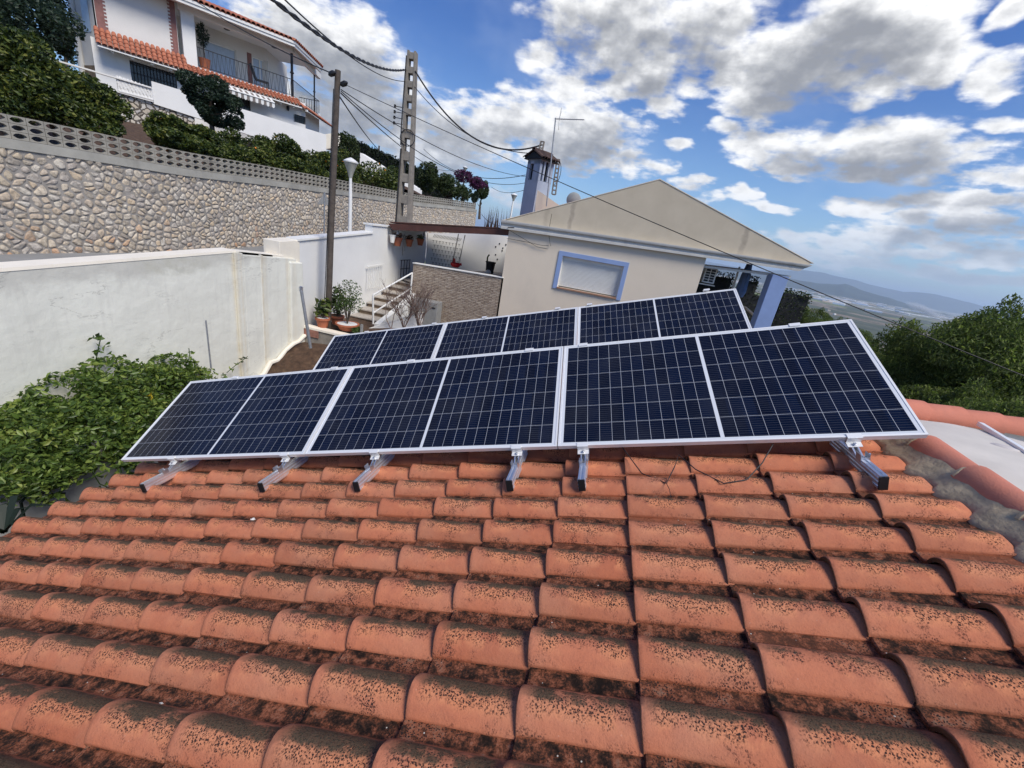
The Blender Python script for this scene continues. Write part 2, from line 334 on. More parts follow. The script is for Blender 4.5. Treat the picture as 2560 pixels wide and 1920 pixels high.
# --- roof tiles
def roof_material():
    m, N, b = newmat('roof_tile')
    uv = N.new('ShaderNodeUVMap'); uv.uv_map = 'prof'; t_, s_, _ = N.sep(uv.outputs[0])
    uv2 = N.new('ShaderNodeUVMap'); uv2.uv_map = 'rnd'; r1, r2, _ = N.sep(uv2.outputs[0])
    pos = N.new('ShaderNodeTexCoord').outputs['Object']
    px, py, pz = N.sep(pos)
    off = N.comb(N.math('MULTIPLY', r1, 37.0), N.math('MULTIPLY', r2, 53.0), 0.0)
    p = N.vmath('ADD', pos, off)
    n_low = N.noise(p, 6.0, 4, 0.55); n_mid = N.noise(p, 22.0, 6, 0.65); n_hi = N.noise(p, 120.0, 4, 0.75); n_streak = N.noise(N.vmath('MULTIPLY', p, (10, 60, 30)), 1.0, 5, .6)
    n_world = N.noise(pos, 1.1, 3, 0.5)
    base = N.mix(r1, (0.465, 0.150, 0.076, 1), (0.575, 0.205, 0.108, 1))
    base = N.mix(N.math('MULTIPLY', N.sstep(r2, 0.75, 1.0), .6), base, (0.40, 0.155, 0.085, 1))
    base = N.mix(N.math('MULTIPLY', N.sstep(n_mid, 0.35, 0.7), 0.30), base, (0.34, 0.115, 0.072, 1))
    # dirtiness grows towards the eave and the near side
    age = N.math('ADD', N.lin(px, -4.5, 1.4, 0.62, 0.16), N.lin(py, -1.4, 1.2, 0.34, 0.0))
    age = N.math('ADD', age, N.math('MULTIPLY', N.math('SUBTRACT', n_world, 0.5), 0.9))
    age = N.math('ADD', age, N.math('MULTIPLY', N.math('SUBTRACT', r2, 0.5), 0.35))
    # cleaner near the tile joints
    tm = N.math('MULTIPLY', N.sstep(t_, 0.03, 0.20), N.math('SUBTRACT', 1.0, N.sstep(t_, 0.86, 1.0)))
    # bleached orange patches on the roll
    on_roll = N.math('MULTIPLY', N.sstep(s_, 0.08, 0.22), N.math('SUBTRACT', 1.0, N.sstep(s_, 0.5, 0.62)))
    patch = N.math('MULTIPLY', N.sstep(N.math('ADD', n_low, N.math('MULTIPLY', age, 0.16)), 0.50, 0.60), N.math('MULTIPLY', on_roll, tm))
    base = N.mix(N.math('MULTIPLY', patch, 0.75), base, (0.68, 0.265, 0.125, 1))
    base = N.mix(N.math('MULTIPLY', N.sstep(N.noise(pos, 3.1, 5, .6), .38, .72), .30), base, (0.50, 0.27, 0.17, 1))
    base = N.mix(N.math('MULTIPLY', N.sstep(n_hi, .50, .70), .28), base, (0.27, 0.105, 0.065, 1))
    # lichen speckles
    vor = N.new('ShaderNodeTexVoronoi', feature='F1'); N.put(vor.inputs['Vector'], N.vmath('ADD', p, N.vmath('MULTIPLY', N.vmath('SUBTRACT', N.noise(p, 60, 3, .6, col=True), (.5, .5, .5)), (.014, .014, .014)))); vor.inputs['Scale'].default_value = 135
    dots = N.math('SUBTRACT', 1.0, N.sstep(vor.outputs['Distance'], 0.30, 0.44))
    crest = N.math('MULTIPLY', N.sstep(s_, 0.10, 0.34), N.math('SUBTRACT', 1.0, N.sstep(s_, 0.55, 0.66)))
    reg = N.math('ADD', N.math('ADD', N.math('MULTIPLY', crest, 0.34), n_low), N.math('MULTIPLY', age, 0.30))
    reg = N.math('ADD', reg, N.math('MULTIPLY', N.math('SUBTRACT', n_mid, .5), .55))
    reg = N.math('MULTIPLY', N.sstep(reg, 0.70, 0.93), tm)
    lipd = N.math('MULTIPLY', N.math('SUBTRACT', 1.0, N.sstep(s_, 0.03, 0.09)), N.sstep(N.math('ADD', n_low, n_mid), 0.95, 1.25))
    spec = N.math('MULTIPLY', N.math('MAXIMUM', reg, N.math('MULTIPLY', lipd, .8)), N.math('ADD', dots, N.math('MULTIPLY', N.sstep(n_hi, .5, .68), .55)), clamp=True)
    c = N.mix(N.math('MULTIPLY', spec, 0.95), base, (0.026, 0.019, 0.020, 1))
    c = N.mix(N.math('MULTIPLY', N.math('SUBTRACT', 1.0, N.sstep(t_, 0.0, 0.011)), .8), c, (0.05, 0.035, 0.022, 1))  # tile end edge: step shadow painted in dark, together with mossy dirt
    # grey-green moss along the crest and its far side
    mo = N.math('MULTIPLY', N.sstep(s_, 0.18, 0.46), N.math('SUBTRACT', 1.0, N.sstep(s_, 0.64, 0.78)))
    mo = N.math('ADD', N.math('MULTIPLY', mo, 0.46), N.math('ADD', N.math('MULTIPLY', n_mid, 0.75), N.math('ADD', N.math('MULTIPLY', N.math('SUBTRACT', n_low, .5), .75), N.math('MULTIPLY', age, 0.30))))
    mo = N.math('MULTIPLY', N.sstep(mo, 0.80, 1.02), N.sstep(s_, 0.16, 0.32))
    mo = N.math('MULTIPLY', mo, N.math('ADD', 0.3, N.math('MULTIPLY', tm, 0.7)))
    mossc = N.ramp(n_hi, [(0.3, (0.028, 0.024, 0.018)), (0.52, (0.075, 0.064, 0.042)), (0.72, (0.14, 0.11, 0.07))])
    c = N.mix(N.math('MULTIPLY', mo, 0.9), c, mossc)
    # grimy channel
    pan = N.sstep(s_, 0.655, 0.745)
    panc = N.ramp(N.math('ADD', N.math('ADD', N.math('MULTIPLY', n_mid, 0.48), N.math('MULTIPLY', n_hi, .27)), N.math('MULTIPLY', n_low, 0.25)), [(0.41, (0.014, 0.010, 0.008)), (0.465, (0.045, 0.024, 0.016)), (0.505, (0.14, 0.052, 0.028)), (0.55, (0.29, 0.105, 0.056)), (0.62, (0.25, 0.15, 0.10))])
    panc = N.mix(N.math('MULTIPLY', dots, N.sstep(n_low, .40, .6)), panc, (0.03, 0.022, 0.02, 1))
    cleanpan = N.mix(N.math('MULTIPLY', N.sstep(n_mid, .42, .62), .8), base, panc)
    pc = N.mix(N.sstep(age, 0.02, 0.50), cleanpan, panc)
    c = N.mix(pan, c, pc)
    # tiny pale grit
    v2 = N.new('ShaderNodeTexVoronoi', feature='F1'); N.put(v2.inputs['Vector'], pos); v2.inputs['Scale'].default_value = 28
    grit = N.math('MULTIPLY', N.math('SUBTRACT', 1.0, N.sstep(v2.outputs['Distance'], 0.055, 0.085)), N.math('GREATER_THAN', N.sep(v2.outputs['Color'])[0], 0.72))
    c = N.mix(N.math('MULTIPLY', grit, N.math('ADD', .12, N.math('MULTIPLY', pan, .8))), c, (0.62, 0.60, 0.52, 1))
    N.put(b.inputs['Base Color'], c); N.put(b.inputs['Roughness'], N.lin(spec, 0, 1, 0.78, 0.95)); b.inputs['Specular IOR Level'].default_value = 0.12
    h = N.math('ADD', N.math('MULTIPLY', n_hi, 0.5), N.math('ADD', N.math('MULTIPLY', spec, 0.5), N.math('MULTIPLY', n_mid, 0.8)))
    N.put(b.inputs['Normal'], N.bump(h, 0.8, 0.005))
    return m
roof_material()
# --- solar cells: x across the long side (0..2.094), y up the short side (0..1.038)
def cell_material():
    m, N, b = newmat('solar_cells')
    uv = N.new('ShaderNodeUVMap'); uv.uv_map = 'UVMap'; x, y, _ = N.sep(uv.outputs[0])
    oi = N.new('ShaderNodeObjectInfo').outputs['Random']
    mg = 0.022; half = (2.107 - 2 * 0.036 - mg) / 2; pitch = half / 12; py_ = (1.038 - 2 * 0.030) / 6
    xm = N.math('ABSOLUTE', N.math('SUBTRACT', x, 1.0535)); xl = N.math('SUBTRACT', xm, mg / 2)
    yl = N.math('SUBTRACT', y, 0.030)
    fx = N.math('FRACT', N.math('DIVIDE', xl, pitch)); fy = N.math('FRACT', N.math('DIVIDE', yl, py_))
    dx = N.math('MULTIPLY', N.math('MINIMUM', fx, N.math('SUBTRACT', 1.0, fx)), pitch); dy = N.math('MULTIPLY', N.math('MINIMUM', fy, N.math('SUBTRACT', 1.0, fy)), py_)
    inside = N.math('MULTIPLY', N.math('MULTIPLY', N.math('GREATER_THAN', xl, 0.0), N.math('LESS_THAN', xl, half)), N.math('MULTIPLY', N.math('GREATER_THAN', yl, 0.0), N.math('LESS_THAN', yl, py_ * 6)))
    cell = N.math('MULTIPLY', inside, N.math('MULTIPLY', N.math('GREATER_THAN', dx, 0.0011), N.math('GREATER_THAN', dy, 0.0011)))
    fb = N.math('FRACT', N.math('MULTIPLY', fy, 9.0)); bus = N.math('LESS_THAN', N.math('ABSOLUTE', N.math('SUBTRACT', fb, 0.5)), 0.055)
    ix = N.math('FLOOR', N.math('DIVIDE', N.math('SUBTRACT', x, 0.036), pitch)); iy = N.math('FLOOR', N.math('DIVIDE', yl, py_))
    wn = N.new('ShaderNodeTexWhiteNoise'); wn.noise_dimensions = '3D'; N.put(wn.inputs['Vector'], N.comb(ix, iy, N.math('MULTIPLY', oi, 91.0)))
    cc = N.mix(wn.outputs['Value'], (0.0020, 0.0042, 0.014, 1), (0.0032, 0.0078, 0.026, 1))
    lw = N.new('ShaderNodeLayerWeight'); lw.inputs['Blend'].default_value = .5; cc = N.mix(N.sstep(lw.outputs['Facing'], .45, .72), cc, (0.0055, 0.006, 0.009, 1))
    cc = N.mix(N.math('MULTIPLY', bus, 0.85), cc, (0.06, 0.065, 0.085, 1))
    dust = N.noise(N.comb(x, y, N.math('MULTIPLY', oi, 9.0)), 3.0, 6, .6)
    cc = N.mix(N.math('MULTIPLY', N.sstep(dust, .35, .8), 0.03), cc, (0.4, 0.4, 0.38, 1))
    c = N.mix(cell, N.mix(inside, (0.64, 0.66, 0.68, 1), (0.44, 0.46, 0.49, 1)), cc)
    N.put(b.inputs['Base Color'], c); b.inputs['Roughness'].default_value = 0.12; b.inputs['IOR'].default_value = 1.25; b.inputs['Specular IOR Level'].default_value = .35
    return m
cell_material()
# --- rubble stone wall (uv in metres)
def stone_material(name, scale=5.4, mort=(0.235, 0.215, 0.19), warm=0.5, light=1.0):
    m, N, b = newmat(name)
    uv = N.new('ShaderNodeUVMap'); uv.uv_map = 'UVMap'; p = uv.outputs[0]
    wob = N.vmath('MULTIPLY', N.vmath('SUBTRACT', N.noise(p, 5.0, 5, 0.6, col=True), (.5, .5, .5)), (0.20, 0.20, 0)); q = N.vmath('ADD', p, wob)
    q = N.vmath('MULTIPLY', q, (1.0, 1.12, 1))
    e = N.new('ShaderNodeTexVoronoi', feature='DISTANCE_TO_EDGE', voronoi_dimensions='2D'); N.put(e.inputs['Vector'], q); e.inputs['Scale'].default_value = scale; e.inputs['Randomness'].default_value = 0.95
    v = N.new('ShaderNodeTexVoronoi', feature='F1', voronoi_dimensions='2D'); N.put(v.inputs['Vector'], q); v.inputs['Scale'].default_value = scale; v.inputs['Randomness'].default_value = 0.95
    r, g, bl = N.sep(v.outputs['Color'])
    _, yy, _ = N.sep(p)
    fine = N.noise(p, 22, 6, .65); mid = N.noise(p, 1.3, 3, .5)
    wr = N.math('ADD', N.math('MULTIPLY', N.math('SUBTRACT', mid, .5), .7), N.math('ADD', g, N.math('MULTIPLY', N.math('SUBTRACT', 1.2, yy), 0.10)))
    c = N.ramp(r, [(0.0, (0.40, 0.36, 0.31)), (0.25, (0.52, 0.45, 0.35)), (0.5, (0.60, 0.57, 0.51)), (0.75, (0.48, 0.45, 0.42)), (1.0, (0.66, 0.58, 0.45))])
    c = N.mix(N.math('MULTIPLY', N.sstep(wr, 1.0 - warm * .4, 1.18), .8), c, (0.46, 0.235, 0.13, 1))
    c = N.mix(N.math('MULTIPLY', N.sstep(fine, .5, .75), .35), c, (0.24, 0.21, 0.18, 1))
    c = N.mix(N.math('MULTIPLY', N.sstep(N.noise(p, 45, 3, .6), .6, .7), .35), c, (0.12, 0.10, 0.09, 1))
    th = N.math('ADD', 0.085, N.math('MULTIPLY', N.math('SUBTRACT', N.noise(p, 8, 4, .6), .5), .26)); th = N.math('ADD', th, N.math('MULTIPLY', bl, .07))
    ms = N.sstep(e.outputs['Distance'], N.math('SUBTRACT', th, .018), N.math('ADD', th, .018))
    mc = N.ramp(N.noise(p, 14, 5, .6), [(.3, tuple(x * .72 for x in mort)), (.7, tuple(x * 1.35 for x in mort))])
    c = N.mix(ms, mc, c); N.put(b.inputs['Base Color'], c); b.inputs['Roughness'].default_value = 0.92; b.inputs['Specular IOR Level'].default_value = .2
    hgt = N.math('ADD', N.math('MULTIPLY', N.sstep(e.outputs['Distance'], 0.01, 0.22), 1.0), N.math('MULTIPLY', fine, 0.35))
    N.put(b.inputs['Normal'], N.bump(hgt, 0.55, 0.04))
    return m
stone_material('stone_wall'); stone_material('stone_dark', 4.2, (0.10, 0.085, 0.07), 0.5)
# --- split-face stone cladding
def cladding():
    m, N, b = newmat('cladding')
    uv = N.new('ShaderNodeUVMap'); uv.uv_map = 'UVMap'; p = uv.outputs[0]
    br = N.new('ShaderNodeTexBrick'); N.put(br.inputs['Vector'], N.vmath('ADD', p, N.vmath('MULTIPLY', N.vmath('SUBTRACT', N.noise(p, 4, 4, .6, col=True), (.5, .5, .5)), (.10, .035, 0)))); br.inputs['Scale'].default_value = 1
    br.inputs['Brick Width'].default_value = 0.22; br.inputs['Row Height'].default_value = 0.05; br.inputs['Mortar Size'].default_value = 0.004; br.inputs['Color1'].default_value = (0.46, 0.37, 0.28, 1); br.inputs['Color2'].default_value = (0.33, 0.255, 0.19, 1); br.inputs['Mortar'].default_value = (0.09, 0.06, 0.045, 1); br.offset = 0.37
    n = N.noise(N.vmath('MULTIPLY', p, (6, 26, 1)), 1.0, 6, .65)
    c = N.mix(N.math('MULTIPLY', N.sstep(n, .5, .66), .7), br.outputs['Color'], (0.13, 0.09, 0.065, 1)); c = N.mix(N.math('MULTIPLY', N.sstep(n, .5, .35), .5), c, (.55, .48, .38, 1))
    N.put(b.inputs['Base Color'], c); b.inputs['Roughness'].default_value = .9; N.put(b.inputs['Normal'], N.bump(N.math('ADD', n, br.outputs['Fac']), .8, .02))
cladding()
# --- stained gable plaster: rain streaks at fixed spots
def leaf_material(name, cols, rough=0.5, trans=0.25, nscale=2.0):
    m, N, b = newmat(name)
    a = N.new('ShaderNodeAttribute'); a.attribute_name = 'rnd'; r = a.outputs['Fac']
    pos = N.new('ShaderNodeNewGeometry').outputs['Position']
    v = N.math('ADD', N.math('MULTIPLY', r, 0.7), N.math('MULTIPLY', N.math('SUBTRACT', N.noise(pos, nscale, 3, .5), 0.35), 0.9), clamp=True)
    st = [(i / (len(cols) - 1), c) for i, c in enumerate(cols)]
    c = N.ramp(v, st); N.put(b.inputs['Base Color'], c); b.inputs['Roughness'].default_value = rough; b.inputs['Specular IOR Level'].default_value = .3
    tr = N.new('ShaderNodeBsdfTranslucent'); N.put(tr.inputs['Color'], N.mix(1.0, c, (1.3, 1.5, .7, 1), 'MULTIPLY'))
    mx = N.new('ShaderNodeMixShader'); mx.inputs[0].default_value = trans; o = N.n['Material Output']
    N.l.new(b.outputs[0], mx.inputs[1]); N.l.new(tr.outputs[0], mx.inputs[2]); N.l.new(mx.outputs[0], o.inputs[0]); return m
leaf_material('leaf_vine', [(0.018, 0.036, 0.010), (0.052, 0.090, 0.020), (0.105, 0.165, 0.034), (0.18, 0.245, 0.052), (0.30, 0.33, 0.08)], 0.36, nscale=3)
leaf_material('leaf_orange', [(0.010, 0.018, 0.007), (0.024, 0.042, 0.012), (0.060, 0.088, 0.022), (0.13, 0.155, 0.034), (0.28, 0.27, 0.06)], 0.36)
leaf_material('leaf_dark', [(0.009, 0.018, 0.012), (0.018, 0.034, 0.022), (0.032, 0.056, 0.032), (0.05, 0.078, 0.045)], 0.5)
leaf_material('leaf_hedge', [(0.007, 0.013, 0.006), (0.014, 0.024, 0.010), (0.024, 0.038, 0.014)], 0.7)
leaf_material('leaf_mid', [(0.012, 0.022, 0.008), (0.03, 0.048, 0.016), (0.055, 0.078, 0.026), (0.085, 0.105, 0.04)], 0.5)
leaf_material('leaf_pine', [(0.040, 0.056, 0.026), (0.085, 0.112, 0.044), (0.13, 0.17, 0.060), (0.19, 0.225, 0.085), (0.25, 0.27, 0.12)], 0.85, trans=.5, nscale=.8)
leaf_material('leaf_purple', [(0.02, 0.008, 0.02), (0.07, 0.015, 0.06), (0.16, 0.03, 0.13), (0.03, 0.045, 0.02)], 0.6)
leaf_material('leaf_dry', [(0.05, 0.03, 0.02), (0.12, 0.07, 0.05), (0.2, 0.13, 0.09)], 0.8)
leaf_material('leaf_light', [(0.03, 0.06, 0.015), (0.07, 0.12, 0.03), (0.13, 0.18, 0.05)], 0.5)

# ================================================================== FOLIAGE
def leaf_mesh(name, C, size, aspect=0.45, upbias=0.3, jitter=0.35, fold=0.18, droop=None):
    """one mesh of small folded leaves at points C"""
    C = np.asarray(C); n = len(C)
    a = RNG.normal(size=(n, 3)); a[:, 2] *= (1 - upbias)
    if droop is not None: a[:, 2] += droop
    a /= np.linalg.norm(a, axis=1)[:, None]
    w = RNG.normal(size=(n, 3)); w[:, 2] *= .6; b = np.cross(a, w); b /= np.linalg.norm(b, axis=1)[:, None]; nn = np.cross(a, b)
    L = size * (1 + jitter * RNG.uniform(-1, 1, n))[:, None]; Wd = L * aspect
    V = np.stack([C - a * L / 2, C - b * Wd / 2 + nn * L * fold + a * L * .05, C + a * L / 2, C + b * Wd / 2 + nn * L * fold + a * L * .05], 1).reshape(-1, 3)
    i = np.arange(n)[:, None] * 4; F = np.concatenate([i + [0, 1, 2], i + [0, 2, 3]], 1).reshape(-1, 3)
    me = bpy.data.meshes.new(name); me.vertices.add(len(V)); me.vertices.foreach_set('co', V.astype(np.float32).ravel())
    me.loops.add(F.size); me.loops.foreach_set('vertex_index', F.astype(np.int32).ravel())
    me.polygons.add(len(F)); me.polygons.foreach_set('loop_start', (np.arange(len(F)) * 3).astype(np.int32)); me.polygons.foreach_set('loop_total', np.full(len(F), 3, np.int32))
    at = me.attributes.new('rnd', 'FLOAT', 'POINT'); at.data.foreach_set('value', np.repeat(RNG.uniform(0, 1, n), 4).astype(np.float32))
    me.update(); me.validate(); return me
def blob_points(blobs, n, shell=0.55, carve=0.35, cf=1.2, seed=0):
    """points in a set of ellipsoids, denser near the skin, with gaps cut by noise"""
    vol = np.array([b[3] * b[4] * b[5] for b in blobs]) ** (2 / 3.); vol /= vol.sum(); out = []
    off = Vector((seed * 7.3, seed * 3.1, 0))
    for bi, k in zip(blobs, (vol * n).astype(int)):
        got = 0; tries = 0
        while got < k and tries < 12:
            m = max(64, (k - got) * 2); d = RNG.normal(size=(m, 3)); d /= np.linalg.norm(d, axis=1)[:, None]
            r = (shell + (1 - shell) * RNG.uniform(0, 1, m) ** .5)[:, None]
            p = d * r * np.array(bi[3:6]) + np.array(bi[:3])
            keep = [q for q in p if noise.noise(Vector(q) * cf + off) > -carve + 0.45 * RNG.uniform(-1, 1) * .5]
            keep = keep[:k - got]; out += keep; got += len(keep); tries += 1
    return np.array(out)
def lumps(c, r, n, k=0.42, flat=1.0, seed=0):
    """random sub-blobs over an ellipsoid, for an uneven crown outline"""
    rr = random.Random(seed); L = [(c[0], c[1], c[2], r[0] * .72, r[1] * .72, r[2] * .72)]
    for i in range(n):
        th = rr.uniform(0, 2 * PI); ph = math.acos(rr.uniform(-.55, 1)); s = rr.uniform(.62, .9); q = rr.uniform(k * .7, k * 1.25)
        L.append((c[0] + r[0] * s * math.sin(ph) * math.cos(th), c[1] + r[1] * s * math.sin(ph) * math.sin(th), c[2] + r[2] * s * math.cos(ph), r[0] * q, r[1] * q, r[2] * q * flat))
    return L
def foliage(name, C, size, mat, parent=None, **k):
    me = leaf_mesh(name, C, size, **k); me.materials.append(MATS[mat]); o = bpy.data.objects.new(name, me); COL.objects.link(o)
    if parent is not None: o.parent = parent; o.matrix_parent_inverse = parent.matrix_basis.inverted()
    return o
def limbs(mb, base, top, r, spread, n=5, seed=0):
    rr = random.Random(seed); base = Vector(base); top = Vector(top)
    pts = [base.lerp(top, t) + Vector((rr.uniform(-1, 1), rr.uniform(-1, 1), 0)) * r * 1.2 * (t > 0) for t in (0, .3, .6, 1)]
    mb.tube(pts, [r * 1.25, r, r * .7, r * .35], 8)
    for i in range(n):
        t = rr.uniform(.35, .85); p = base.lerp(top, t); a = rr.uniform(0, 2 * PI); L = spread * rr.uniform(.5, .9)
        q = p + Vector((math.cos(a) * L, math.sin(a) * L, L * rr.uniform(.3, .8))); mid = p.lerp(q, .5) + Vector((0, 0, -.08 * L))
        mb.tube([p, mid, q], [r * .5, r * .3, r * .1], 6)
def tree(name, label, cat, base, top, blobs, n, leaf, mat, group=None, trunk_r=.12, fruits=0, carve=.35, cf=1.2, shell=.55, seed=0, **k):
    t = thing(name, label, cat, base, group)
    mb = MB(); limbs(mb, base, top, trunk_r, max(b[3] for b in blobs) * .8, seed=seed); mb.build('trunk', 'bark', t, smooth=True)
    foliage('crown', blob_points(blobs, n, shell, carve, cf, seed), leaf, mat, t, **k)
    if fruits:
        P = blob_points(blobs, fruits, .97, .35, cf, seed)
        for p in P: fm = MB(); fm.lathe([(0.004, -.036), (.03, -.02), (.037, 0), (.03, .02), (.004, .036)], p, 7); fm.build('fruit', 'orange', t, smooth=True)
    return t

# ================================================================== OWN HOUSE AND ROOF
MR = Matrix(((0.95056712, 0.0, -0.31051917), (-0.00271115, 0.99996188, -0.00829943), (0.31050733, 0.00873103, 0.95053089)))
def RT(u, v, h=0.0): return MR @ Vector((u, v, h))
PU, PVV = 0.40121, 0.23585
house = thing('tiled_house', 'house in the foreground with the orange barrel tile roof that carries the solar panels', 'house', (-1.5, 0.5, -4.2))
def build_roof():
    S = np.array([0, .015, .05, .10, .17, .25, .34, .42, .50, .57, .63, .69, .74, .82, .91, 1.0, 1.12])
    def prof(s):
        roll = 0.057 * np.sin(PI * np.clip(s / .70, 0, 1)) ** .82
        pan = np.where(s > .66, -0.012 * np.clip((s - .66) / .1, 0, 1), 0)
        return roll + pan
    Z = prof(S); T = np.array([0, .012, .05, .5, .97, 1.06])
    vs = []; fs = []; uv1 = []; uv2 = []; uvs = []; n_s = len(S); n_t = len(T)
    for ci in range(-12, 4):
        for ri in range(-15, 24):
            u0 = ci * PU; v0 = ri * PVV; u1 = u0 + PU * 1.0; last = ci == 3
            L = PU if not last else PU * .93 + RNG.uniform(-.02, .02)
            r1, r2 = RNG.uniform(), RNG.uniform()
            du, dv, dz, rot = RNG.uniform(-.005, .005), RNG.uniform(-.0035, .0035), RNG.uniform(-.001, .0035), RNG.uniform(-.008, .008)
            lift = 0.024 + RNG.uniform(-.004, .005); base = len(vs)
            chip = RNG.uniform(-1, 1, n_t) * .0012
            # top surface
            for j, t in enumerate(T):
                for i, s in enumerate(S):
                    z = Z[i] * (1.13 - .27 * t) + lift * (1 - t) + dz - (0.005 if j == 0 else 0)
                    if last and t > .95: z -= (0.012 if t < 1 else .045) * (Z[i] > .01)
                    uu = u0 + du + t * L; vv = v0 + dv + s * PVV + rot * (t - .5) * PU + (chip[j] if i == 0 else 0)
                    vs.append(MR @ Vector((uu, vv, z))); uvs.append((t, s, r1, r2))
            for j in range(n_t - 1):
                for i in range(n_s - 1):
                    a = base + j * n_s + i; fs.append((a, a + n_s, a + n_s + 1, a + 1))
            # lip face along the near edge and left end face
            b2 = len(vs)
            for j, t in enumerate(T):
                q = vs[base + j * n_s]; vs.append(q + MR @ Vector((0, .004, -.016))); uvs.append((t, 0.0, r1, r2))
            for j in range(n_t - 1): fs.append((base + j * n_s, b2 + j, b2 + j + 1, base + (j + 1) * n_s))
            b3 = len(vs)
            for i in range(n_s):
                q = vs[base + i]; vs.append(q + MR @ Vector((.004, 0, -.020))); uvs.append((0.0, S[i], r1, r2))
            for i in range(n_s - 1): fs.append((base + i, base + i + 1, b3 + i + 1, b3 + i))
            # underside return so the thickness reads at the eave
    me = bpy.data.meshes.new('roof'); me.from_pydata([tuple(v) for v in vs], [], fs)
    li = np.zeros(len(me.loops), np.int32); me.loops.foreach_get('vertex_index', li); U = np.array(uvs)[li]
    a = me.uv_layers.new(name='prof'); a.data.foreach_set('uv', U[:, :2].astype(np.float32).ravel())
    b = me.uv_layers.new(name='rnd'); b.data.foreach_set('uv', U[:, 2:].astype(np.float32).ravel())
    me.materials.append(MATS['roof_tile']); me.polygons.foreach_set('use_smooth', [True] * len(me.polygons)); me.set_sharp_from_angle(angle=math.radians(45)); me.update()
    o = bpy.data.objects.new('roof', me); COL.objects.link(o); o.parent = house; o.matrix_parent_inverse = house.matrix_basis.inverted()
    return o
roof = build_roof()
mb = MB()   # roof deck below the tiles and the walls of the house
mb.prism([RT(-4.66, -3.6, -.03), RT(1.86, -3.6, -.03), RT(1.86, 5.5, -.03), RT(-4.66, 5.5, -.03)], MR @ Vector((0, 0, -.18)))
mb.build('roof_deck', 'plaster_white', house)
mb = MB(); a = RT(-4.45, 0, -.2); b_ = RT(1.8, 0, -.2)
mb.prism([(a.x, -3.3, -4.4), (b_.x, -3.3, -4.4), (b_.x, -3.3, b_.z), (a.x, -3.3, a.z)], (0, 8.6, 0)); mb.build('wall', 'plaster_white', house)
# mortar bedding beside the ridge: lumpy strip
def mortar():
    nu, nv = 16, 230; vs = []; fs = []
    for i in range(nv + 1):
        v = -3.5 + 9.0 * i / nv
        ph = ((v / PVV) % 1.0)
        edge = 1.535 + .035 * noise.noise(Vector((v * 5, 0, 3))) + (.045 if .1 < ph < .62 else .0) + (.02 if .62 <= ph < .85 else 0)
        for j in range(nu + 1):
            t = j / nu; u = edge + (1.70 - edge) * t
            h = -.010 + .070 * t ** 1.05 + .008 * noise.noise(Vector((u * 9, v * 9, 0))) + .007 * noise.noise(Vector((u * 31, v * 31, 5))) + .012 * min(1, t * 5)
            if t == 0: h = -.05
            vs.append(RT(u, v, h))
    for i in range(nv):
        for j in range(nu): a = i * (nu + 1) + j; fs.append((a, a + 1, a + nu + 2, a + nu + 1))
    return MB().add(vs, fs).build('mortar', 'mortar', house, smooth=True)
mortar()
def barrel(p0, p1, r0, r1, up, arc=200, n=14, th=.014):
    """half-round tile from p0 (wide end) to p1"""
    p0 = Vector(p0); p1 = Vector(p1); d = (p1 - p0).normalized(); up = Vector(up).normalized(); x = d.cross(up).normalized(); up = x.cross(d)
    vs = []; fs = []
    for p, r in ((p0, r0 - th), (p0, r0), (p1, r1), (p1, r1 - th)):
        for k in range(n + 1):
            a = math.radians(-arc / 2 + arc * k / n); vs.append(p + x * math.sin(a) * r + up * math.cos(a) * r)
    for q in range(3):
        for k in range(n): a = q * (n + 1) + k; fs.append((a, a + 1, a + n + 2, a + n + 1))
    return vs, fs
rm = MB(); rr = random.Random(4); v = -3.4
while v < 5.2:
    j = rr.uniform(-.008, .008); rm.add(*barrel(RT(1.762 + j, v + .39, .006), RT(1.762 + j, v - .03, -.006), .106, .094, MR @ Vector((0, 0, 1)))); v += .37
rm.build('ridge_tiles', 'ridge_tile', house, smooth=True)
v = -3.4; rr = random.Random(5)
while v < 5.2:   # a dab of pale mortar low on the near side of each joint
    mm = MB(); mm.tube([RT(1.762 + math.sin(a) * .106, v + .01 + rr.uniform(-.006, .006), .002 + math.cos(a) * .106) for a in np.radians([-60, -46, -30, -12, 6])], [.012, .013, .008, .004, .003], 6); mm.build('joint_mortar', 'mortar', house, smooth=True); v += .37
# ---- neighbouring flat bay with the round water tank, bounded by a second tile-capped parapet
pw = thing('parapet_wall', 'low white parapet capped with salmon half round tiles behind the round tank lid', 'wall', (3.5, 2.85, -1))
p0, p1 = Vector((1.95, 2.15, .425)), Vector((6.2, 3.02, .43)); dirp = (p1 - p0).normalized(); nrmp = Vector((-dirp.y, dirp.x, 0))
mb = MB(); mb.prism([p0 - nrmp * .055 - Vector((0, 0, 3)), p1 - nrmp * .055 - Vector((0, 0, 3)), p1 - nrmp * .055 - Vector((0, 0, .02)), p0 - nrmp * .055 - Vector((0, 0, .02))], nrmp * .13); mb.build('wall_body', 'plaster_cap', pw)
mb = MB(); L = (p1 - p0).length; s = 0
while s < L - .3:
    mb.add(*barrel(p0 + dirp * (s + .40), p0 + dirp * (s - .03), .120, .098, (0, 0, 1), arc=215)); s += .375
mb.build('cap_tiles', 'ridge_tile', pw, smooth=True)
tank = thing('water_tank', 'round off-white water tank with a stepped weathered lid beside the roof ridge', 'water tank', (2.86, 1.42, -.9))
cx, cy = 2.90, 1.36; z0 = .45
mb = MB(); mb.lathe([(.76, -.9), (.795, .20), (.805, .235), (.825, .24), (.825, .26)], (cx, cy, 0), 64); mb.build('tank_wall', 'tank_side', tank, smooth=True)
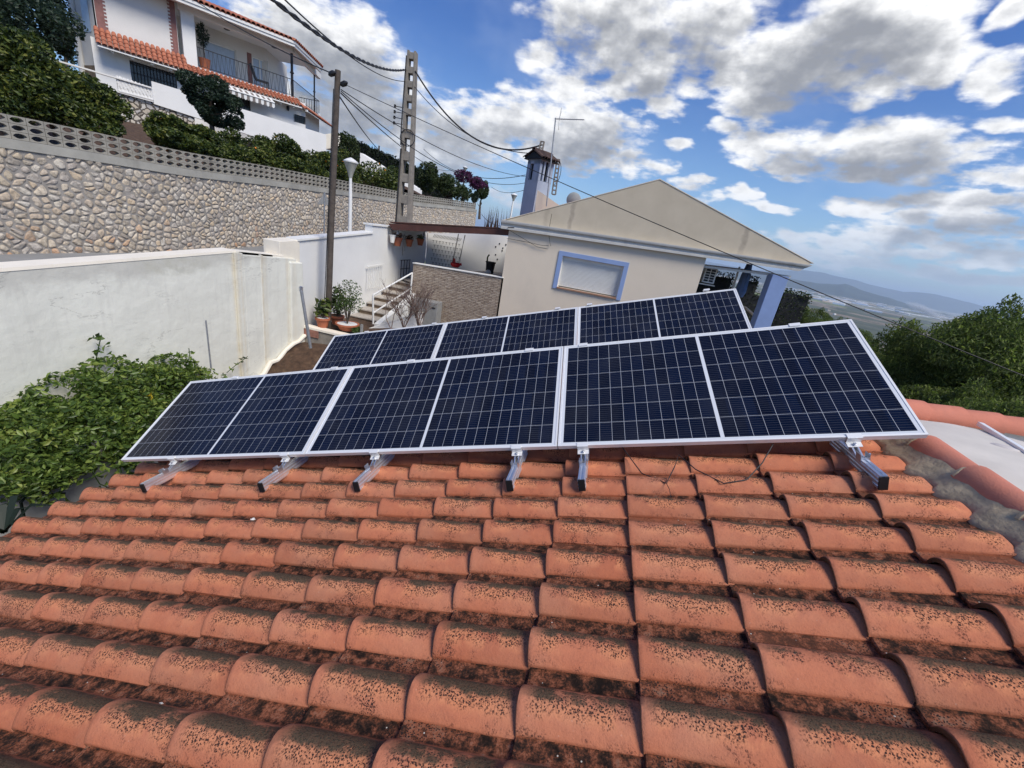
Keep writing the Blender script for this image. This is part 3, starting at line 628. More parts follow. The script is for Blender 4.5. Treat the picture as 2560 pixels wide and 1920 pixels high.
mb = MB(); mb.lathe([(.79, .27), (.835, .28), (.837, .325), (.855, .335), (.857, .385), (.85, .395), (.80, .41), (.68, .45), (.33, .475), (0.01, .48)], (cx, cy, 0), 64); mb.build('lid', 'tank', tank, smooth=True)
hk0, hk1 = PZ(2467.6 / KP, 1108 / KP, .47), PZ(2557 / KP, 1137 / KP, .46); hc = hk0.lerp(hk1, .5); hc.z = .462; hkd = hk1 - hk0; mb = MB()
Rh = Matrix.Rotation(math.atan2(hkd.y, hkd.x), 3, 'Z'); hkl = hkd.length / 2
prof = [(0.0, .012), (.5, .03), (1, .012)]
pts = []; vs = []; fs = []
for i, (w, zz) in enumerate([(1.0, .0), (.96, .022), (.7, .036), (.3, .042), (.02, .043)]):
    for k in range(24):
        a = 2 * PI * k / 24; q = Rh @ Vector((hkl * w * math.cos(a), hkl * .42 * w * math.sin(a), 0)); vs.append(hc + q + Vector((0, 0, zz - .012)))
for i in range(4):
    for k in range(24): fs.append((i * 24 + k, i * 24 + (k + 1) % 24, (i + 1) * 24 + (k + 1) % 24, (i + 1) * 24 + k))
mb.add(vs, fs); mb.build('lid_knob', 'tank_side', tank, smooth=True)
a_ = PZ(2450 / KP, 1060 / KP, .475); b2 = PZ(2640 / KP, 1178 / KP, .485); bar = MB(); bar.bar(a_, b2, .040, .034)
for t in (.22, .62): q = a_.lerp(b2, t); bar.lathe([(.006, 0), (.006, .002)], q + Vector((0, 0, .017)), 8)
tag(bar.build('aluminium_bar', 'alu_white', bevel=.004), 'white square aluminium bar lying across the round tank lid', 'bar')
bay = MB(); bay.prism([(1.9, -4, -.9), (9, -4, -.9), (9, 3.2, -.9), (1.9, 2.4, -.9)], (0, 0, -.2)); tag(bay.build('terrace', 'patio_floor'), kind='structure')
bay = MB(); bay.prism([(1.72, -3.3, -4.4), (9, -3.3, -4.4), (9, -3.3, -1.1), (1.72, -3.3, -1.1)], (0, 6.0, 0)); bay.build('terrace_wall', 'plaster_white', house)

# ================================================================== SOLAR PANELS
TILT = math.radians(29.018)
u_ax = Vector((1, -0.00865727, -0.00494736)).normalized(); t_ax = Vector((0, math.cos(TILT), math.sin(TILT))); t_ax = (t_ax - u_ax * t_ax.dot(u_ax)).normalized(); n_ax = u_ax.cross(t_ax)
OF = Vector((-4.67017882, 0.56408886, 0.23411781)); OB = Vector((-4.7444946, 3.29134116, 0.20885733))
PW_, PH_, PT_ = 2.107, 1.038, 0.035
def panel_matrix(O, k):
    o = O + u_ax * (k * (PW_ + .0075)); R = Matrix((u_ax, t_ax, n_ax)).transposed()
    return (MR.to_4x4() @ Matrix.Translation(o) @ R.to_4x4())
def make_panel():
    t = thing('solar_panel', 'x', 'solar panel', group='solar panels in two rows on the tiled roof')
    f = MB(); w = .013   # aluminium frame: four profiles with a small step up to the glass
    for (x0, x1, y0, y1) in ((0, PW_, 0, w), (0, PW_, PH_ - w, PH_), (0, w, w, PH_ - w), (PW_ - w, PW_, w, PH_ - w)):
        f.box(((x0 + x1) / 2, (y0 + y1) / 2, -PT_ / 2), (x1 - x0, y1 - y0, PT_))
    for (x0, x1, y0, y1) in ((.004, PW_ - .004, .004, .026), (.004, PW_ - .004, PH_ - .026, PH_ - .004), (.004, .026, .026, PH_ - .026), (PW_ - .026, PW_ - .004, .026, PH_ - .026)):
        f.box(((x0 + x1) / 2, (y0 + y1) / 2, -PT_ + .0015), (x1 - x0, y1 - y0, .0025))
    f.build('frame', 'alu_white', t, local=True)
    me = bpy.data.meshes.new('cells'); x0, x1, y0, y1 = w, PW_ - w, w, PH_ - w; z = -.003
    me.from_pydata([(x0, y0, z), (x1, y0, z), (x1, y1, z), (x0, y1, z)], [], [(0, 1, 2, 3)]); uvl = me.uv_layers.new(name='UVMap')
    uvl.data.foreach_set('uv', [x0, y0, x1, y0, x1, y1, x0, y1]); me.materials.append(MATS['solar_cells']); o = bpy.data.objects.new('cells', me); COL.objects.link(o); o.parent = t
    b = MB(); b.box((PW_ / 2, PH_ / 2, -.008), (PW_ - 2 * w, PH_ - 2 * w, .004)); b.build('backsheet', 'backsheet', t, local=True)
    jb = MB()
    jb.box((PW_ * .5, PH_ / 2, -.022), (.06, .09, .022))
    jb.build('junction_box', 'black_plastic', t, local=True)
    return t
labels = ['solar panel at the left end of the front row, nearest the leafy vine', 'middle solar panel of the front row, nearest the camera side', 'solar panel at the right end of the front row, in front of the ridge tiles',
          'solar panel at the left end of the rear row, in front of the potted plants', 'middle solar panel of the rear row, below the stone-clad wall', 'solar panel at the right end of the rear row, near the blue pillar']
proto = make_panel()
for k in range(6):
    p = proto if k == 0 else copy_tree(proto)
    p.matrix_basis = panel_matrix(OF if k < 3 else OB, k % 3); p['label'] = labels[k]
RW3 = MR.to_4x4()
def make_mount():
    """origin on the roof plane below the lower panel edge; x along the row, y away from the camera, z off the roof"""
    t = thing('mounting_frame', 'x', 'mounting frame', group='aluminium mounting frames under the solar panels')
    def rail(mb, y0, y1, z0, z1, w=.040):
        mb.box((0, (y0 + y1) / 2, (z0 + z1) / 2), (w, y1 - y0, z1 - z0))
        for zc in (z0 + .012, z0 + (z1 - z0) * .5, z1 - .012):
            for s in (-1, 1): mb.box((s * (w / 2 + .002), (y0 + y1) / 2, zc), (.004, y1 - y0, .010))
        mb.box((-.013, (y0 + y1) / 2, z1 + .003), (.012, y1 - y0, .006)); mb.box((.013, (y0 + y1) / 2, z1 + .003), (.012, y1 - y0, .006))
    b = MB(); rail(b, -.295, 1.12, .068, .142); b.build('base_rail', 'alu', t, local=True)
    c = MB(); c.box((0, -.299, .105), (.042, .010, .076)); c.build('end_cap', 'black_plastic', t, local=True)
    # tilted rail under the panel, hinged on the base rail
    R = Matrix.Rotation(TILT, 3, 'X'); H = Vector((0, -.075, .150))
    tl = MB()
    for x in (-.014, .014): tl.box(Vector((0, 0, OF.z)) + R @ Vector((x, .475, -.062)), (.009, 1.19, .036), R)
    tl.box(Vector((0, 0, OF.z)) + R @ Vector((0, .475, -.078)), (.034, 1.19, .006), R); tl.build('tilted_rail', 'alu', t, local=True)
    leg = MB(); leg.box((0, .86, .35), (.034, .034, .50)); leg.build('rear_leg', 'alu', t, local=True)
    for y in (.0, .92):
        f = MB(); f.box((-.045, y + .05, .062), (.05, .06, .004)); f.box((-.026, y + .05, .092), (.004, .06, .06)); f.box((-.06, y + .05, .03), (.006, .03, .07)); f.lathe([(.011, 0), (.011, .007)], (-.048, y + .05, .064), 6); f.build('roof_hook', 'steel', t, local=True)
    h = MB()
    for x in (-.022, .022): h.box((x, -.10, .155), (.003, .05, .05))
    h.box((0, -.125, .150), (.044, .003, .03)); h.lathe([(.009, 0), (.009, .008)], (.026, -.10, .17), 6, Matrix.Rotation(PI / 2, 3, 'Y')); h.build('hinge', 'steel', t, local=True)
    # clamps at both panel edges (panel frame: y along the tilt, z its normal)
    def clamp(y, s):
        k = MB(); O = Vector((0, 0, OF.z)); F = lambda a, b_, c: O + R @ Vector((a, b_, c))
        k.box(F(0, y + s * .006, .0028), (.075, .030, .004), R); k.box(F(0, y - s * .010, -.018), (.075, .004, .044), R); k.box(F(0, y - s * .026, -.040), (.075, .036, .004), R)
        k.build('clamp', 'alu_white', t, local=True)
        n = MB(); n.lathe([(.011, 0), (.011, .008), (.006, .009), (.006, .014)], F(0, y - s * .030, -.037), 6, R); n.build('bolt', 'steel', t, local=True)
    clamp(0, 1); clamp(PH_, -1)
    return t
us = [-4.02, -2.76, -1.90, -.74, -.27, 1.31]
names = ['leftmost mounting frame of the front row, beside the vine', 'second mounting frame from the left in the front row, left of the first seam', 'third mounting frame from the left in the front row, right of the first seam',
         'fourth mounting frame from the left in the front row, left of the second seam', 'fifth mounting frame from the left in the front row, right of the second seam', 'rightmost mounting frame of the front row, next to the mortar strip of the ridge']
mt = make_mount()
for i, u in enumerate(us):
    q = mt if i == 0 else copy_tree(mt); q.matrix_basis = RW3 @ Matrix.Translation((u, OF.y - (.0 if i > 1 else 0) - .0087 * (u + 4.67), -.0049 * (u + 4.67))); q['label'] = names[i]
wh = ['leftmost', 'second from the left', 'third from the left', 'fourth from the left', 'fifth from the left', 'rightmost']
for i, u in enumerate(us):
    q = copy_tree(mt); q.matrix_basis = RW3 @ Matrix.Translation((u - .07, OB.y - .0087 * (u + 4.7), -.025)); q['label'] = wh[i] + ' mounting frame under the rear row of solar panels'
# loose module cable hanging under the front row, right of the middle
mb = MB(); P = [(-.02, .62, .16), (.10, .40, .06), (.235, .27, .062), (.30, .40, .10), (.34, .50, .13), (.42, .38, .09), (.55, .26, .062), (.68, .29, .065), (.80, .42, .10), (.90, .55, .16)]
mb.tube([RT(*p) for p in P], .0035, 6); mb.tube([RT(.235, .27, .062), RT(.245, .2, .06), RT(.24, .12, .06)], .002, 5)
tag(mb.build('module_cable', 'cable', smooth=True), 'thin black cable looping below the front row of solar panels', 'cable')
def debris(name, px, py, h, size, mat, label, cat, seed=0):
    nrm = MR @ Vector((0, 0, 1)); d = Vector(ray(px, py)); c = Vector(CW); t = (h - nrm.dot(c)) / nrm.dot(d); p = c + d * t; rr = random.Random(seed); vs = []
    for k in range(7): a = 2 * PI * k / 7; vs.append(p + MR @ Vector((math.cos(a) * size * rr.uniform(.5, 1.1), math.sin(a) * size * .55 * rr.uniform(.5, 1.1), rr.uniform(-.003, .008))))
    mb = MB(); mb.prism(vs, MR @ Vector((0, 0, .004))); return tag(mb.build(name, mat), label, cat)
debris('leaf', 906, 1043, .045, .028, 'leaf_light', 'small green leaf lying on the tiles below the middle panel', 'leaf', 1)
debris('mortar_chip', 546, 1122, .02, .022, 'gravel_white', 'white plaster chip in a roof channel left of the middle', 'debris', 2)
debris('seed_petal', 349, 1521, .02, .009, 'gravel_white', 'tiny white petal in a roof channel at the lower left', 'debris', 3)

# ================================================================== STREET SIDE: WALLS
def uvquad_mesh(name, V, F, UV, mat, parent=None, smooth=False):
    me = bpy.data.meshes.new(name); me.from_pydata([tuple(v) for v in V], [], F)
    li = np.zeros(len(me.loops), np.int32); me.loops.foreach_get('vertex_index', li)
    a = me.uv_layers.new(name='UVMap'); a.data.foreach_set('uv', np.array(UV, np.float32)[li].ravel()); me.materials.append(MATS[mat]); me.update()
    o = bpy.data.objects.new(name, me); COL.objects.link(o)
    if parent is not None: o.parent = parent; o.matrix_parent_inverse = parent.matrix_basis.inverted()
    return o
ctl = [D(3.4, 295.6, 13.2), D(242, 336, 13.9), D(393, 365, 14.9), D(571, 387, 17.4), D(732, 411, 21.0), D(905, 438.6, 27.0), D(967, 444.6, 30.0), D(1029.6, 452.7, 33.0)]
d0_ = (ctl[1] - ctl[0]); d0_ = Vector((-.10, 1, .05)) * -1
ctl = [ctl[0] + Vector((-.3, -12, -.6)), ctl[0] + Vector((-.15, -6, -.3))] + ctl
def resample(P, n):
    P = np.array([list(p) for p in P]); s = np.concatenate([[0], np.cumsum(np.linalg.norm(np.diff(P[:, :2], axis=0), axis=1))]); t = np.linspace(0, s[-1], n)
    Q = np.stack([np.interp(t, s, P[:, i]) for i in range(3)], 1)
    for _ in range(3):
        Q[1:-1] = (Q[:-2] + Q[1:-1] * 2 + Q[2:]) / 4
    return Q, t
WL, WS = resample(ctl, 61)
wallthing = thing('stone_retaining_wall', 'long rubble stone retaining wall with a concrete coping along the far side of the street', 'wall', tuple(WL[20] - np.array([0, 0, 2.3])))
def offs(P, k):
    T = np.gradient(P, axis=0); T /= np.linalg.norm(T[:, :2], axis=1)[:, None]; Nn = np.stack([T[:, 1], -T[:, 0], 0 * T[:, 0]], 1); return P + Nn * k     # towards the street
def strip_solid(P, k0, k1, z0, z1, s):
    """solid band following P: front offset k0, back offset k1"""
    A = offs(P, k0); B = offs(P, k1); V = []; UV = []; F = []; n = len(P)
    for i in range(n):
        for q, z in ((A[i], z0[i]), (A[i], z1[i]), (B[i], z1[i]), (B[i], z0[i])): V.append((q[0], q[1], z))
        UV += [(s[i], 0.0), (s[i], z1[i] - z0[i]), (s[i] , z1[i] - z0[i] + (k0 - k1)), (s[i], -.3)]
    for i in range(n - 1):
        for a in range(4): b = (a + 1) % 4; F.append((i * 4 + a, (i + 1) * 4 + a, (i + 1) * 4 + b, i * 4 + b))
    F += [(0, 1, 2, 3), tuple((n - 1) * 4 + a for a in (3, 2, 1, 0))]; return V, F, UV
zt = WL[:, 2]; one = np.ones(len(WL))
V, F, UV = strip_solid(WL, 0.0, -.45, zt - 2.9, zt - .17, WS); uvquad_mesh('stonework', V, F, UV, 'stone_wall', wallthing)
def stones():
    """rounded rubble stones set in the mortar face: clipped cells, shrunk, rounded and domed"""
    rr = random.Random(21); dx, dy = .168, .122; pts = []; row = 0; z = -.05
    L = WS[-1]; s_near = WS[-1]
    while z < 2.15:
        x = rr.uniform(0, dx)
        while x < L:
            pts.append((x + rr.uniform(-.45, .45) * dx, z + rr.uniform(-.42, .42) * dy)); x += dx * rr.uniform(.72, 1.25)
        z += dy
    pts = [p for p in pts if rr.random() > .08]; A_ = np.array(pts); cell = {}
    for i, p in enumerate(pts): cell.setdefault((int(p[0] // .3), int(p[1] // .3)), []).append(i)
    V = []; F = []; RN = []
    for i, p in enumerate(pts):
        if p[1] < -.02 or p[1] > 2.02: continue
        poly = [(p[0] + math.cos(a) * .21, p[1] + math.sin(a) * .21) for a in np.linspace(0, 2 * PI, 13)[:-1]]
        cx_, cy_ = int(p[0] // .3), int(p[1] // .3)
        for gx in (-2, -1, 0, 1, 2):
            for gy in (-2, -1, 0, 1, 2):
                for j in cell.get((cx_ + gx, cy_ + gy), ()):
                    if j == i: continue
                    q = pts[j]; nx_, ny_ = q[0] - p[0], q[1] - p[1]; dd_ = math.hypot(nx_, ny_)
                    if dd_ > .42 or dd_ < 1e-6: continue
                    nx_ /= dd_; ny_ /= dd_; lim = dd_ / 2 - .011; out = []
                    for k in range(len(poly)):
                        a_, b_ = poly[k], poly[(k + 1) % len(poly)]; da = (a_[0] - p[0]) * nx_ + (a_[1] - p[1]) * ny_ - lim; db = (b_[0] - p[0]) * nx_ + (b_[1] - p[1]) * ny_ - lim
                        if da <= 0: out.append(a_)
                        if da * db < 0: t = da / (da - db); out.append((a_[0] + (b_[0] - a_[0]) * t, a_[1] + (b_[1] - a_[1]) * t))
                    poly = out
                    if len(poly) < 3: break
                if len(poly) < 3: break
            if len(poly) < 3: break
        if len(poly) < 3: continue
        for _ in range(2 if len(poly) < 5 else 1):     # take off the corners
            out = []
            for k in range(len(poly)): a_, b_ = poly[k], poly[(k + 1) % len(poly)]; out += [(a_[0] * .80 + b_[0] * .20 + rr.uniform(-.006, .006), a_[1] * .80 + b_[1] * .20 + rr.uniform(-.006, .006)), (a_[0] * .20 + b_[0] * .80, a_[1] * .20 + b_[1] * .80 + rr.uniform(-.006, .006))]
            poly = out
            if len(poly) > 26: break
        mx, my = sum(q[0] for q in poly) / len(poly), sum(q[1] for q in poly) / len(poly); shr = rr.uniform(.84, 1.04); hgt = rr.uniform(.008, .030); tx, ty = rr.uniform(-.13, .13), rr.uniform(-.13, .13); n = len(poly); base = len(V); rv = rr.random()
        for ring, (f, h) in enumerate(((1.0, -.02), (.97, hgt * .35), (.80, hgt * .85), (.42, hgt))):
            for q in poly:
                u, v = mx + (q[0] - mx) * f * shr, my + (q[1] - my) * f * shr; hh = h + (u - mx) * tx + (v - my) * ty + .016 * noise.noise(Vector((u * 16, v * 16, i * .1))) * (ring > 0)
                V.append((u, v, hh))
        V.append((mx, my, hgt * 1.02))
        for r_ in range(3):
            for k in range(n): F.append((base + r_ * n + k, base + r_ * n + (k + 1) % n, base + (r_ + 1) * n + (k + 1) % n, base + (r_ + 1) * n + k))
        for k in range(n): F.append((base + 3 * n + k, base + 3 * n + (k + 1) % n, base + 4 * n))
        RN += [rv] * (4 * n + 1)
    V = np.array(V); T = np.gradient(WL, axis=0); T /= np.linalg.norm(T[:, :2], axis=1)[:, None]; NX = np.stack([T[:, 1], -T[:, 0]], 1)
    X = np.interp(V[:, 0], WS, WL[:, 0]) + np.interp(V[:, 0], WS, NX[:, 0]) * V[:, 2]; Y = np.interp(V[:, 0], WS, WL[:, 1]) + np.interp(V[:, 0], WS, NX[:, 1]) * V[:, 2]; Zb = np.interp(V[:, 0], WS, zt) - 2.20 + V[:, 1]
    me = bpy.data.meshes.new('stones'); me.from_pydata(np.stack([X, Y, Zb], 1).tolist(), [], F); at = me.attributes.new('rnd', 'FLOAT', 'POINT'); at.data.foreach_set('value', np.array(RN, np.float32))
    me.polygons.foreach_set('use_smooth', [True] * len(me.polygons)); me.materials.append(MATS['stones']); me.update(); o = bpy.data.objects.new('stones', me); COL.objects.link(o); o.parent = wallthing; o.matrix_parent_inverse = wallthing.matrix_basis.inverted()
def stones_mat():
    m, N, b = newmat('stones'); a = N.new('ShaderNodeAttribute'); a.attribute_name = 'rnd'; r = a.outputs['Fac']; pos = N.new('ShaderNodeNewGeometry').outputs['Position']; x, y, z = N.sep(pos)
    c = N.ramp(r, [(0.0, (0.34, 0.30, 0.25)), (0.16, (0.52, 0.43, 0.31)), (0.34, (0.58, 0.53, 0.45)), (0.52, (0.42, 0.37, 0.32)), (0.68, (0.60, 0.47, 0.32)), (0.84, (0.64, 0.58, 0.48)), (1.0, (0.48, 0.38, 0.28))])
    wr = N.math('ADD', N.math('FRACT', N.math('MULTIPLY', r, 13.7)), N.math('MULTIPLY', N.math('SUBTRACT', N.math('MULTIPLY_ADD', y, .045, -.25), z), .22)); c = N.mix(N.math('MULTIPLY', N.sstep(wr, .88, 1.06), .8), c, (0.50, 0.27, 0.14, 1))
    fine = N.noise(pos, 14, 6, .7); c = N.mix(N.math('MULTIPLY', N.sstep(fine, .47, .62), .65), c, (0.25, 0.215, 0.18, 1)); c = N.mix(N.math('MULTIPLY', N.sstep(fine, .48, .3), .5), c, (0.68, 0.62, 0.52, 1))
    c = N.mix(N.math('MULTIPLY', N.sstep(N.noise(pos, 38, 3, .6), .62, .70), .5), c, (0.10, 0.085, 0.07, 1))
    N.put(b.inputs['Base Color'], c); b.inputs['Roughness'].default_value = .93; b.inputs['Specular IOR Level'].default_value = .2; N.put(b.inputs['Normal'], N.bump(fine, .8, .03))
simple('wall_mortar', (0.29, 0.265, 0.235), .95, var=.28, scale=5, bump=.8, bscale=25, stain=(.13, .115, .10), stain_amt=.6)
stones_mat(); stones(); [o for o in wallthing.children if o.name.startswith('stonework')][0].data.materials[0] = MATS['wall_mortar']
V, F, UV = strip_solid(WL, .035, -.47, zt - .172, zt, WS); uvquad_mesh('coping', V, F, UV, 'coping', wallthing)
def breeze_fence():
    """three courses of pierced concrete blocks on the coping"""
    BW, BH, T = .256, .138, .10; mb = MB(); S = np.arange(WS[0] + .1, WS[-1] - BW, BW); X = offs(WL, -.02)
    P = lambda s: np.array([np.interp(s, WS, X[:, i]) for i in range(3)])
    angs = [math.atan2(y, x) for x, y in ((1, .12), (.62, .40), (.2, .5), (-.2, .5), (-.62, .40), (-1, .12), (-1, -.12), (-.62, -.40), (-.2, -.5), (.2, -.5), (.62, -.40), (1, -.12))]
    hole = [(1, .12), (.62, .66), (.2, .82), (-.2, .82), (-.62, .66), (-1, .12), (-1, -.12), (-.62, -.66), (-.2, -.82), (.2, -.82), (.62, -.66), (1, -.12)]
    for s in S:
        a = P(s + .004); b = P(s + BW - .004); d = Vector(b - a); L = d.length; d.normalize(); up = Vector((0, 0, 1)); n = Vector((d.y, -d.x, 0)).normalized()
        for r in range(3):
            c = Vector((a + b) / 2) + up * (BH * (r + .5) + .002); hx, hz = L / 2, BH / 2 - .003; vs = []
            for off in (0, -T):
                for (x, z) in hole:
                    k = 1 / max(abs(x), abs(z) * 1.0001) if False else 1
                    vs.append(c + d * (x * hx * .80) + up * (z * hz * .82) + n * off)
                for (x, z) in hole:
                    ox = hx if x > .5 else (-hx if x < -.5 else x * hx * 1.2); oz = hz if z > .3 else (-hz if z < -.3 else z * hz)
                    vs.append(c + d * ox + up * oz + n * off)
            m = 12; fs = []
            for k in range(m):
                k2 = (k + 1) % m
                fs.append((k, k2, m + k2, m + k)); fs.append((2 * m + k, 3 * m + k, 3 * m + k2, 2 * m + k2))
                fs.append((k, 2 * m + k, 2 * m + k2, k2)); fs.append((m + k, m + k2, 3 * m + k2, 3 * m + k))
            mb.add(vs, fs)
    return tag(mb.build('breeze_block_fence', 'block'), 'low fence of three courses of pierced grey concrete blocks on the stone wall coping', 'fence')
breeze_fence()
# street surface, between the white wall and the stone wall
A = offs(WL, -.1); vs = []; fs = []
for i in range(len(WL)):
    zs = zt[i] - 2.10
    for k in range(6):
        t = k / 5; x = A[i][0] * (1 - t) + (-7.55 if A[i][1] < 16 else -7.55 - (A[i][1] - 16) * .05) * t; vs.append((x, A[i][1] - .5 * t, zs - .04 * math.sin(t * PI)))
for i in range(len(WL) - 1):
    for k in range(5): a = i * 6 + k; fs.append((a, a + 1, a + 7, a + 6))
tag(MB().add(vs, fs).build('street', 'asphalt', smooth=True), kind='structure')
gq = PZ(305, 548, -.42); mb = MB(); mb.box(gq + Vector((.25, .2, 0.0)), (.40, .55, .02)); dr = tag(mb.build('drain_cover', 'fish_grey'), 'rusty square drain cover set in the street at the foot of the stone wall', 'drain cover')
mb = MB(); mb.box(gq + Vector((.25, .2, .012)), (.30, .42, .008)); mb.build('grate', 'step_face', dr)
# street beyond the end of the stone wall and its kerb
a1 = PZ(1030, 495, 1.0)
far_street = MB(); e = WL[-1]
far_street.add([(-12, 20, zt[45] - 2.1), (-4, 20, zt[45] - 2.05), (2, 60, 1.1), (-12, 60, 1.3)], [(0, 1, 2, 3)]); tag(far_street.build('upper_road', 'asphalt'), kind='structure')

def boundary_mat():
    m, N, b = newmat('boundary_plaster'); pos = N.new('ShaderNodeNewGeometry').outputs['Position']; x, y, z = N.sep(pos)
    f = N.noise(pos, 1.3, 6, .6); c = N.ramp(f, [(.3, (0.69, 0.685, 0.60)), (.7, (0.79, 0.785, 0.69))])
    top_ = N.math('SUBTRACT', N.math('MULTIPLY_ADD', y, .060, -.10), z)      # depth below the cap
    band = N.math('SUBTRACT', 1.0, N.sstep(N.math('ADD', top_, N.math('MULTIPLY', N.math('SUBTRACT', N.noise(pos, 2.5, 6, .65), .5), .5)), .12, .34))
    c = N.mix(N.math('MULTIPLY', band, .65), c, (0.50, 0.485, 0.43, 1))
    pt = N.math('SUBTRACT', 1.0, N.sstep(N.vmath('LENGTH', N.vmath('MULTIPLY', N.vmath('SUBTRACT', pos, (-7.5, 3.9, -.02)), (0, 1.3, 4.5))), .6, 1.0)); c = N.mix(N.math('MULTIPLY', pt, N.math('MULTIPLY', N.sstep(N.noise(pos, 6, 5, .6), .35, .6), .55)), c, (0.50, 0.49, 0.40, 1))
    wob = N.math('MULTIPLY', N.math('SUBTRACT', N.noise(N.comb(0, 0, z), 2.0, 4, .6), .5), .06)
    for (yy, w, am) in ((5.03, .10, .55), (5.15, .05, .35), (5.70, .045, .6), (5.78, .10, .3), (6.45, .08, .4), (6.62, .16, .25)):
        d = N.math('ABSOLUTE', N.math('SUBTRACT', N.math('ADD', y, wob), yy)); k = N.math('MULTIPLY', N.math('SUBTRACT', 1.0, N.sstep(d, 0.0, w)), am); c = N.mix(N.math('MULTIPLY', k, N.lin(N.noise(pos, 7, 4, .6), .3, .7, .4, 1)), c, (0.62, 0.50, 0.30, 1))
    st = N.noise(N.comb(N.math('MULTIPLY', y, 9), 0, N.math('MULTIPLY', z, .8)), 1.0, 6, .6); c = N.mix(N.math('MULTIPLY', N.sstep(st, .50, .72), .2), c, (0.44, 0.43, 0.39, 1))
    cr = N.math('ABSOLUTE', N.math('SUBTRACT', N.noise(N.vmath('MULTIPLY', pos, (1, .6, 2.2)), 1.3, 7, .62), .5)); c = N.mix(N.math('MULTIPLY', N.math('SUBTRACT', 1.0, N.sstep(cr, .0, .009)), N.math('MULTIPLY', N.sstep(N.noise(pos, .6, 2, .5), .50, .60), .5)), c, (0.25, 0.24, 0.21, 1))
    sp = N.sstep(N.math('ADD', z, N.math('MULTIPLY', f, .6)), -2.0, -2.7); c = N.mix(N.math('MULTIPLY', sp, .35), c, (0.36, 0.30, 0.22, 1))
    N.put(b.inputs['Base Color'], c); b.inputs['Roughness'].default_value = .88; h = N.math('ADD', N.math('MULTIPLY', N.noise(pos, 4, 5, .5), 1.0), N.math('MULTIPLY', N.noise(pos, 60, 4, .6), .12)); N.put(b.inputs['Normal'], N.bump(h, .5, .03))
boundary_mat()
# ---- near white boundary wall
nw = thing('boundary_wall', 'high off-white plastered wall with a cream top and yellow stained pilasters beside the vine', 'wall', (-7.6, 2, -4.2))
top = lambda y: 0.0 + .060 * (y - 1.65)
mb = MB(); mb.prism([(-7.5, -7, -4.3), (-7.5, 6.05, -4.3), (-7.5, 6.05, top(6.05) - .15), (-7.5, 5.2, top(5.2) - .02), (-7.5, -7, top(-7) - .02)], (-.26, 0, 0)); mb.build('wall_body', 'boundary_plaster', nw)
mb = MB(); mb.prism([(-7.492, -7, top(-7) - .03), (-7.492, 5.1, top(5.1) - .03), (-7.50, 5.1, top(5.1) + .012), (-7.50, -7, top(-7) + .012)], (-.33, 0, 0)); mb.build('cap', 'plaster_cap', nw)
simple('plaster_stain', (0.66, 0.62, 0.48), 0.85, var=0.10, scale=2, bump=.2, bscale=14, stain=(0.55, 0.46, 0.28), stain_amt=.7)
mb = MB(); mb.prism([(-7.455, 5.02, -4.3), (-7.455, 5.22, -4.3), (-7.455, 5.22, .17), (-7.455, 5.02, .19)], (-.1, 0, 0)); mb.build('pilaster', 'boundary_plaster', nw, bevel=.02)
mb = MB(); mb.prism([(-7.462, 5.66, -4.3), (-7.462, 5.74, -4.3), (-7.462, 5.74, .12), (-7.462, 5.66, .14)], (-.1, 0, 0)); mb.build('pilaster', 'boundary_plaster', nw, bevel=.015)
mb = MB(); mb.prism([(-7.47, 5.22, -4.3), (-7.47, 7.1, -4.3), (-7.47, 6.75, .02), (-7.47, 6.35, .06), (-7.47, 5.22, .14)], (-.42, 0, 0)); mb.build('wall_end', 'boundary_plaster', nw, bevel=.02)
mb = MB(); mb.prism([(-7.50, 5.15, .12), (-7.50, 6.4, .04), (-7.50, 6.4, .10), (-7.50, 5.15, .20)], (-.40, 0, 0)); mb.build('cap', 'plaster_cap', nw, bevel=.01)
mb = MB(); mb.prism([(-7.425, 6.5, -4.3), (-7.425, 7.08, -4.3), (-7.425, 6.92, -.06), (-7.425, 6.5, -.03)], (-.3, 0, 0)); mb.build('pilaster', 'boundary_plaster', nw, bevel=.03)
# ragged plaster foot of the wall above the soil
def ragged():
    rr = random.Random(3); vs = []; fs = []; pts = [(5.2, -2.75), (5.55, -2.62), (5.75, -2.40), (6.0, -2.40), (6.25, -2.22), (6.5, -2.12), (6.7, -2.10), (6.95, -1.98), (7.1, -1.85)]
    mb = MB(); mb.tube([(-7.40, y + .0, z + .13) for y, z in pts], [.05, .055, .06, .05, .045, .05, .04, .045, .03], 8); return mb.build('wall_foot', 'plaster_cap', nw, smooth=True)
ragged()
# ---- blue-white wall of the neighbour along the street
bw = thing('garden_wall', 'tall bluish-white plastered wall behind the wooden pole, stepping up towards the pergola', 'wall', (-7.6, 10, -2))
mb = MB(); mb.prism([(-7.55, 6.9, -3), (-7.55, 14.3, -3), (-7.55, 14.3, .93), (-7.55, 10.2, .93), (-7.55, 10.2, .70), (-7.55, 6.9, .42)], (-.25, 0, 0)); mb.build('wall_body', 'plaster_blue', bw)
mb = MB(); mb.prism([(-7.53, 6.3, -.3), (-7.53, 6.95, -.3), (-7.53, 6.95, .44), (-7.53, 6.3, .40)], (-.42, 0, 0)); mb.build('wall_end', 'plaster_cap', bw, bevel=.01)
mb = MB(); mb.prism([(-7.51, 6.88, .42), (-7.51, 10.2, .70), (-7.51, 10.2, .745), (-7.51, 6.88, .465)], (-.34, 0, 0)); mb.prism([(-7.51, 10.17, .93), (-7.51, 14.3, .93), (-7.51, 14.3, .975), (-7.51, 10.17, .975)], (-.34, 0, 0)); mb.build('cap', 'white_paint', bw)
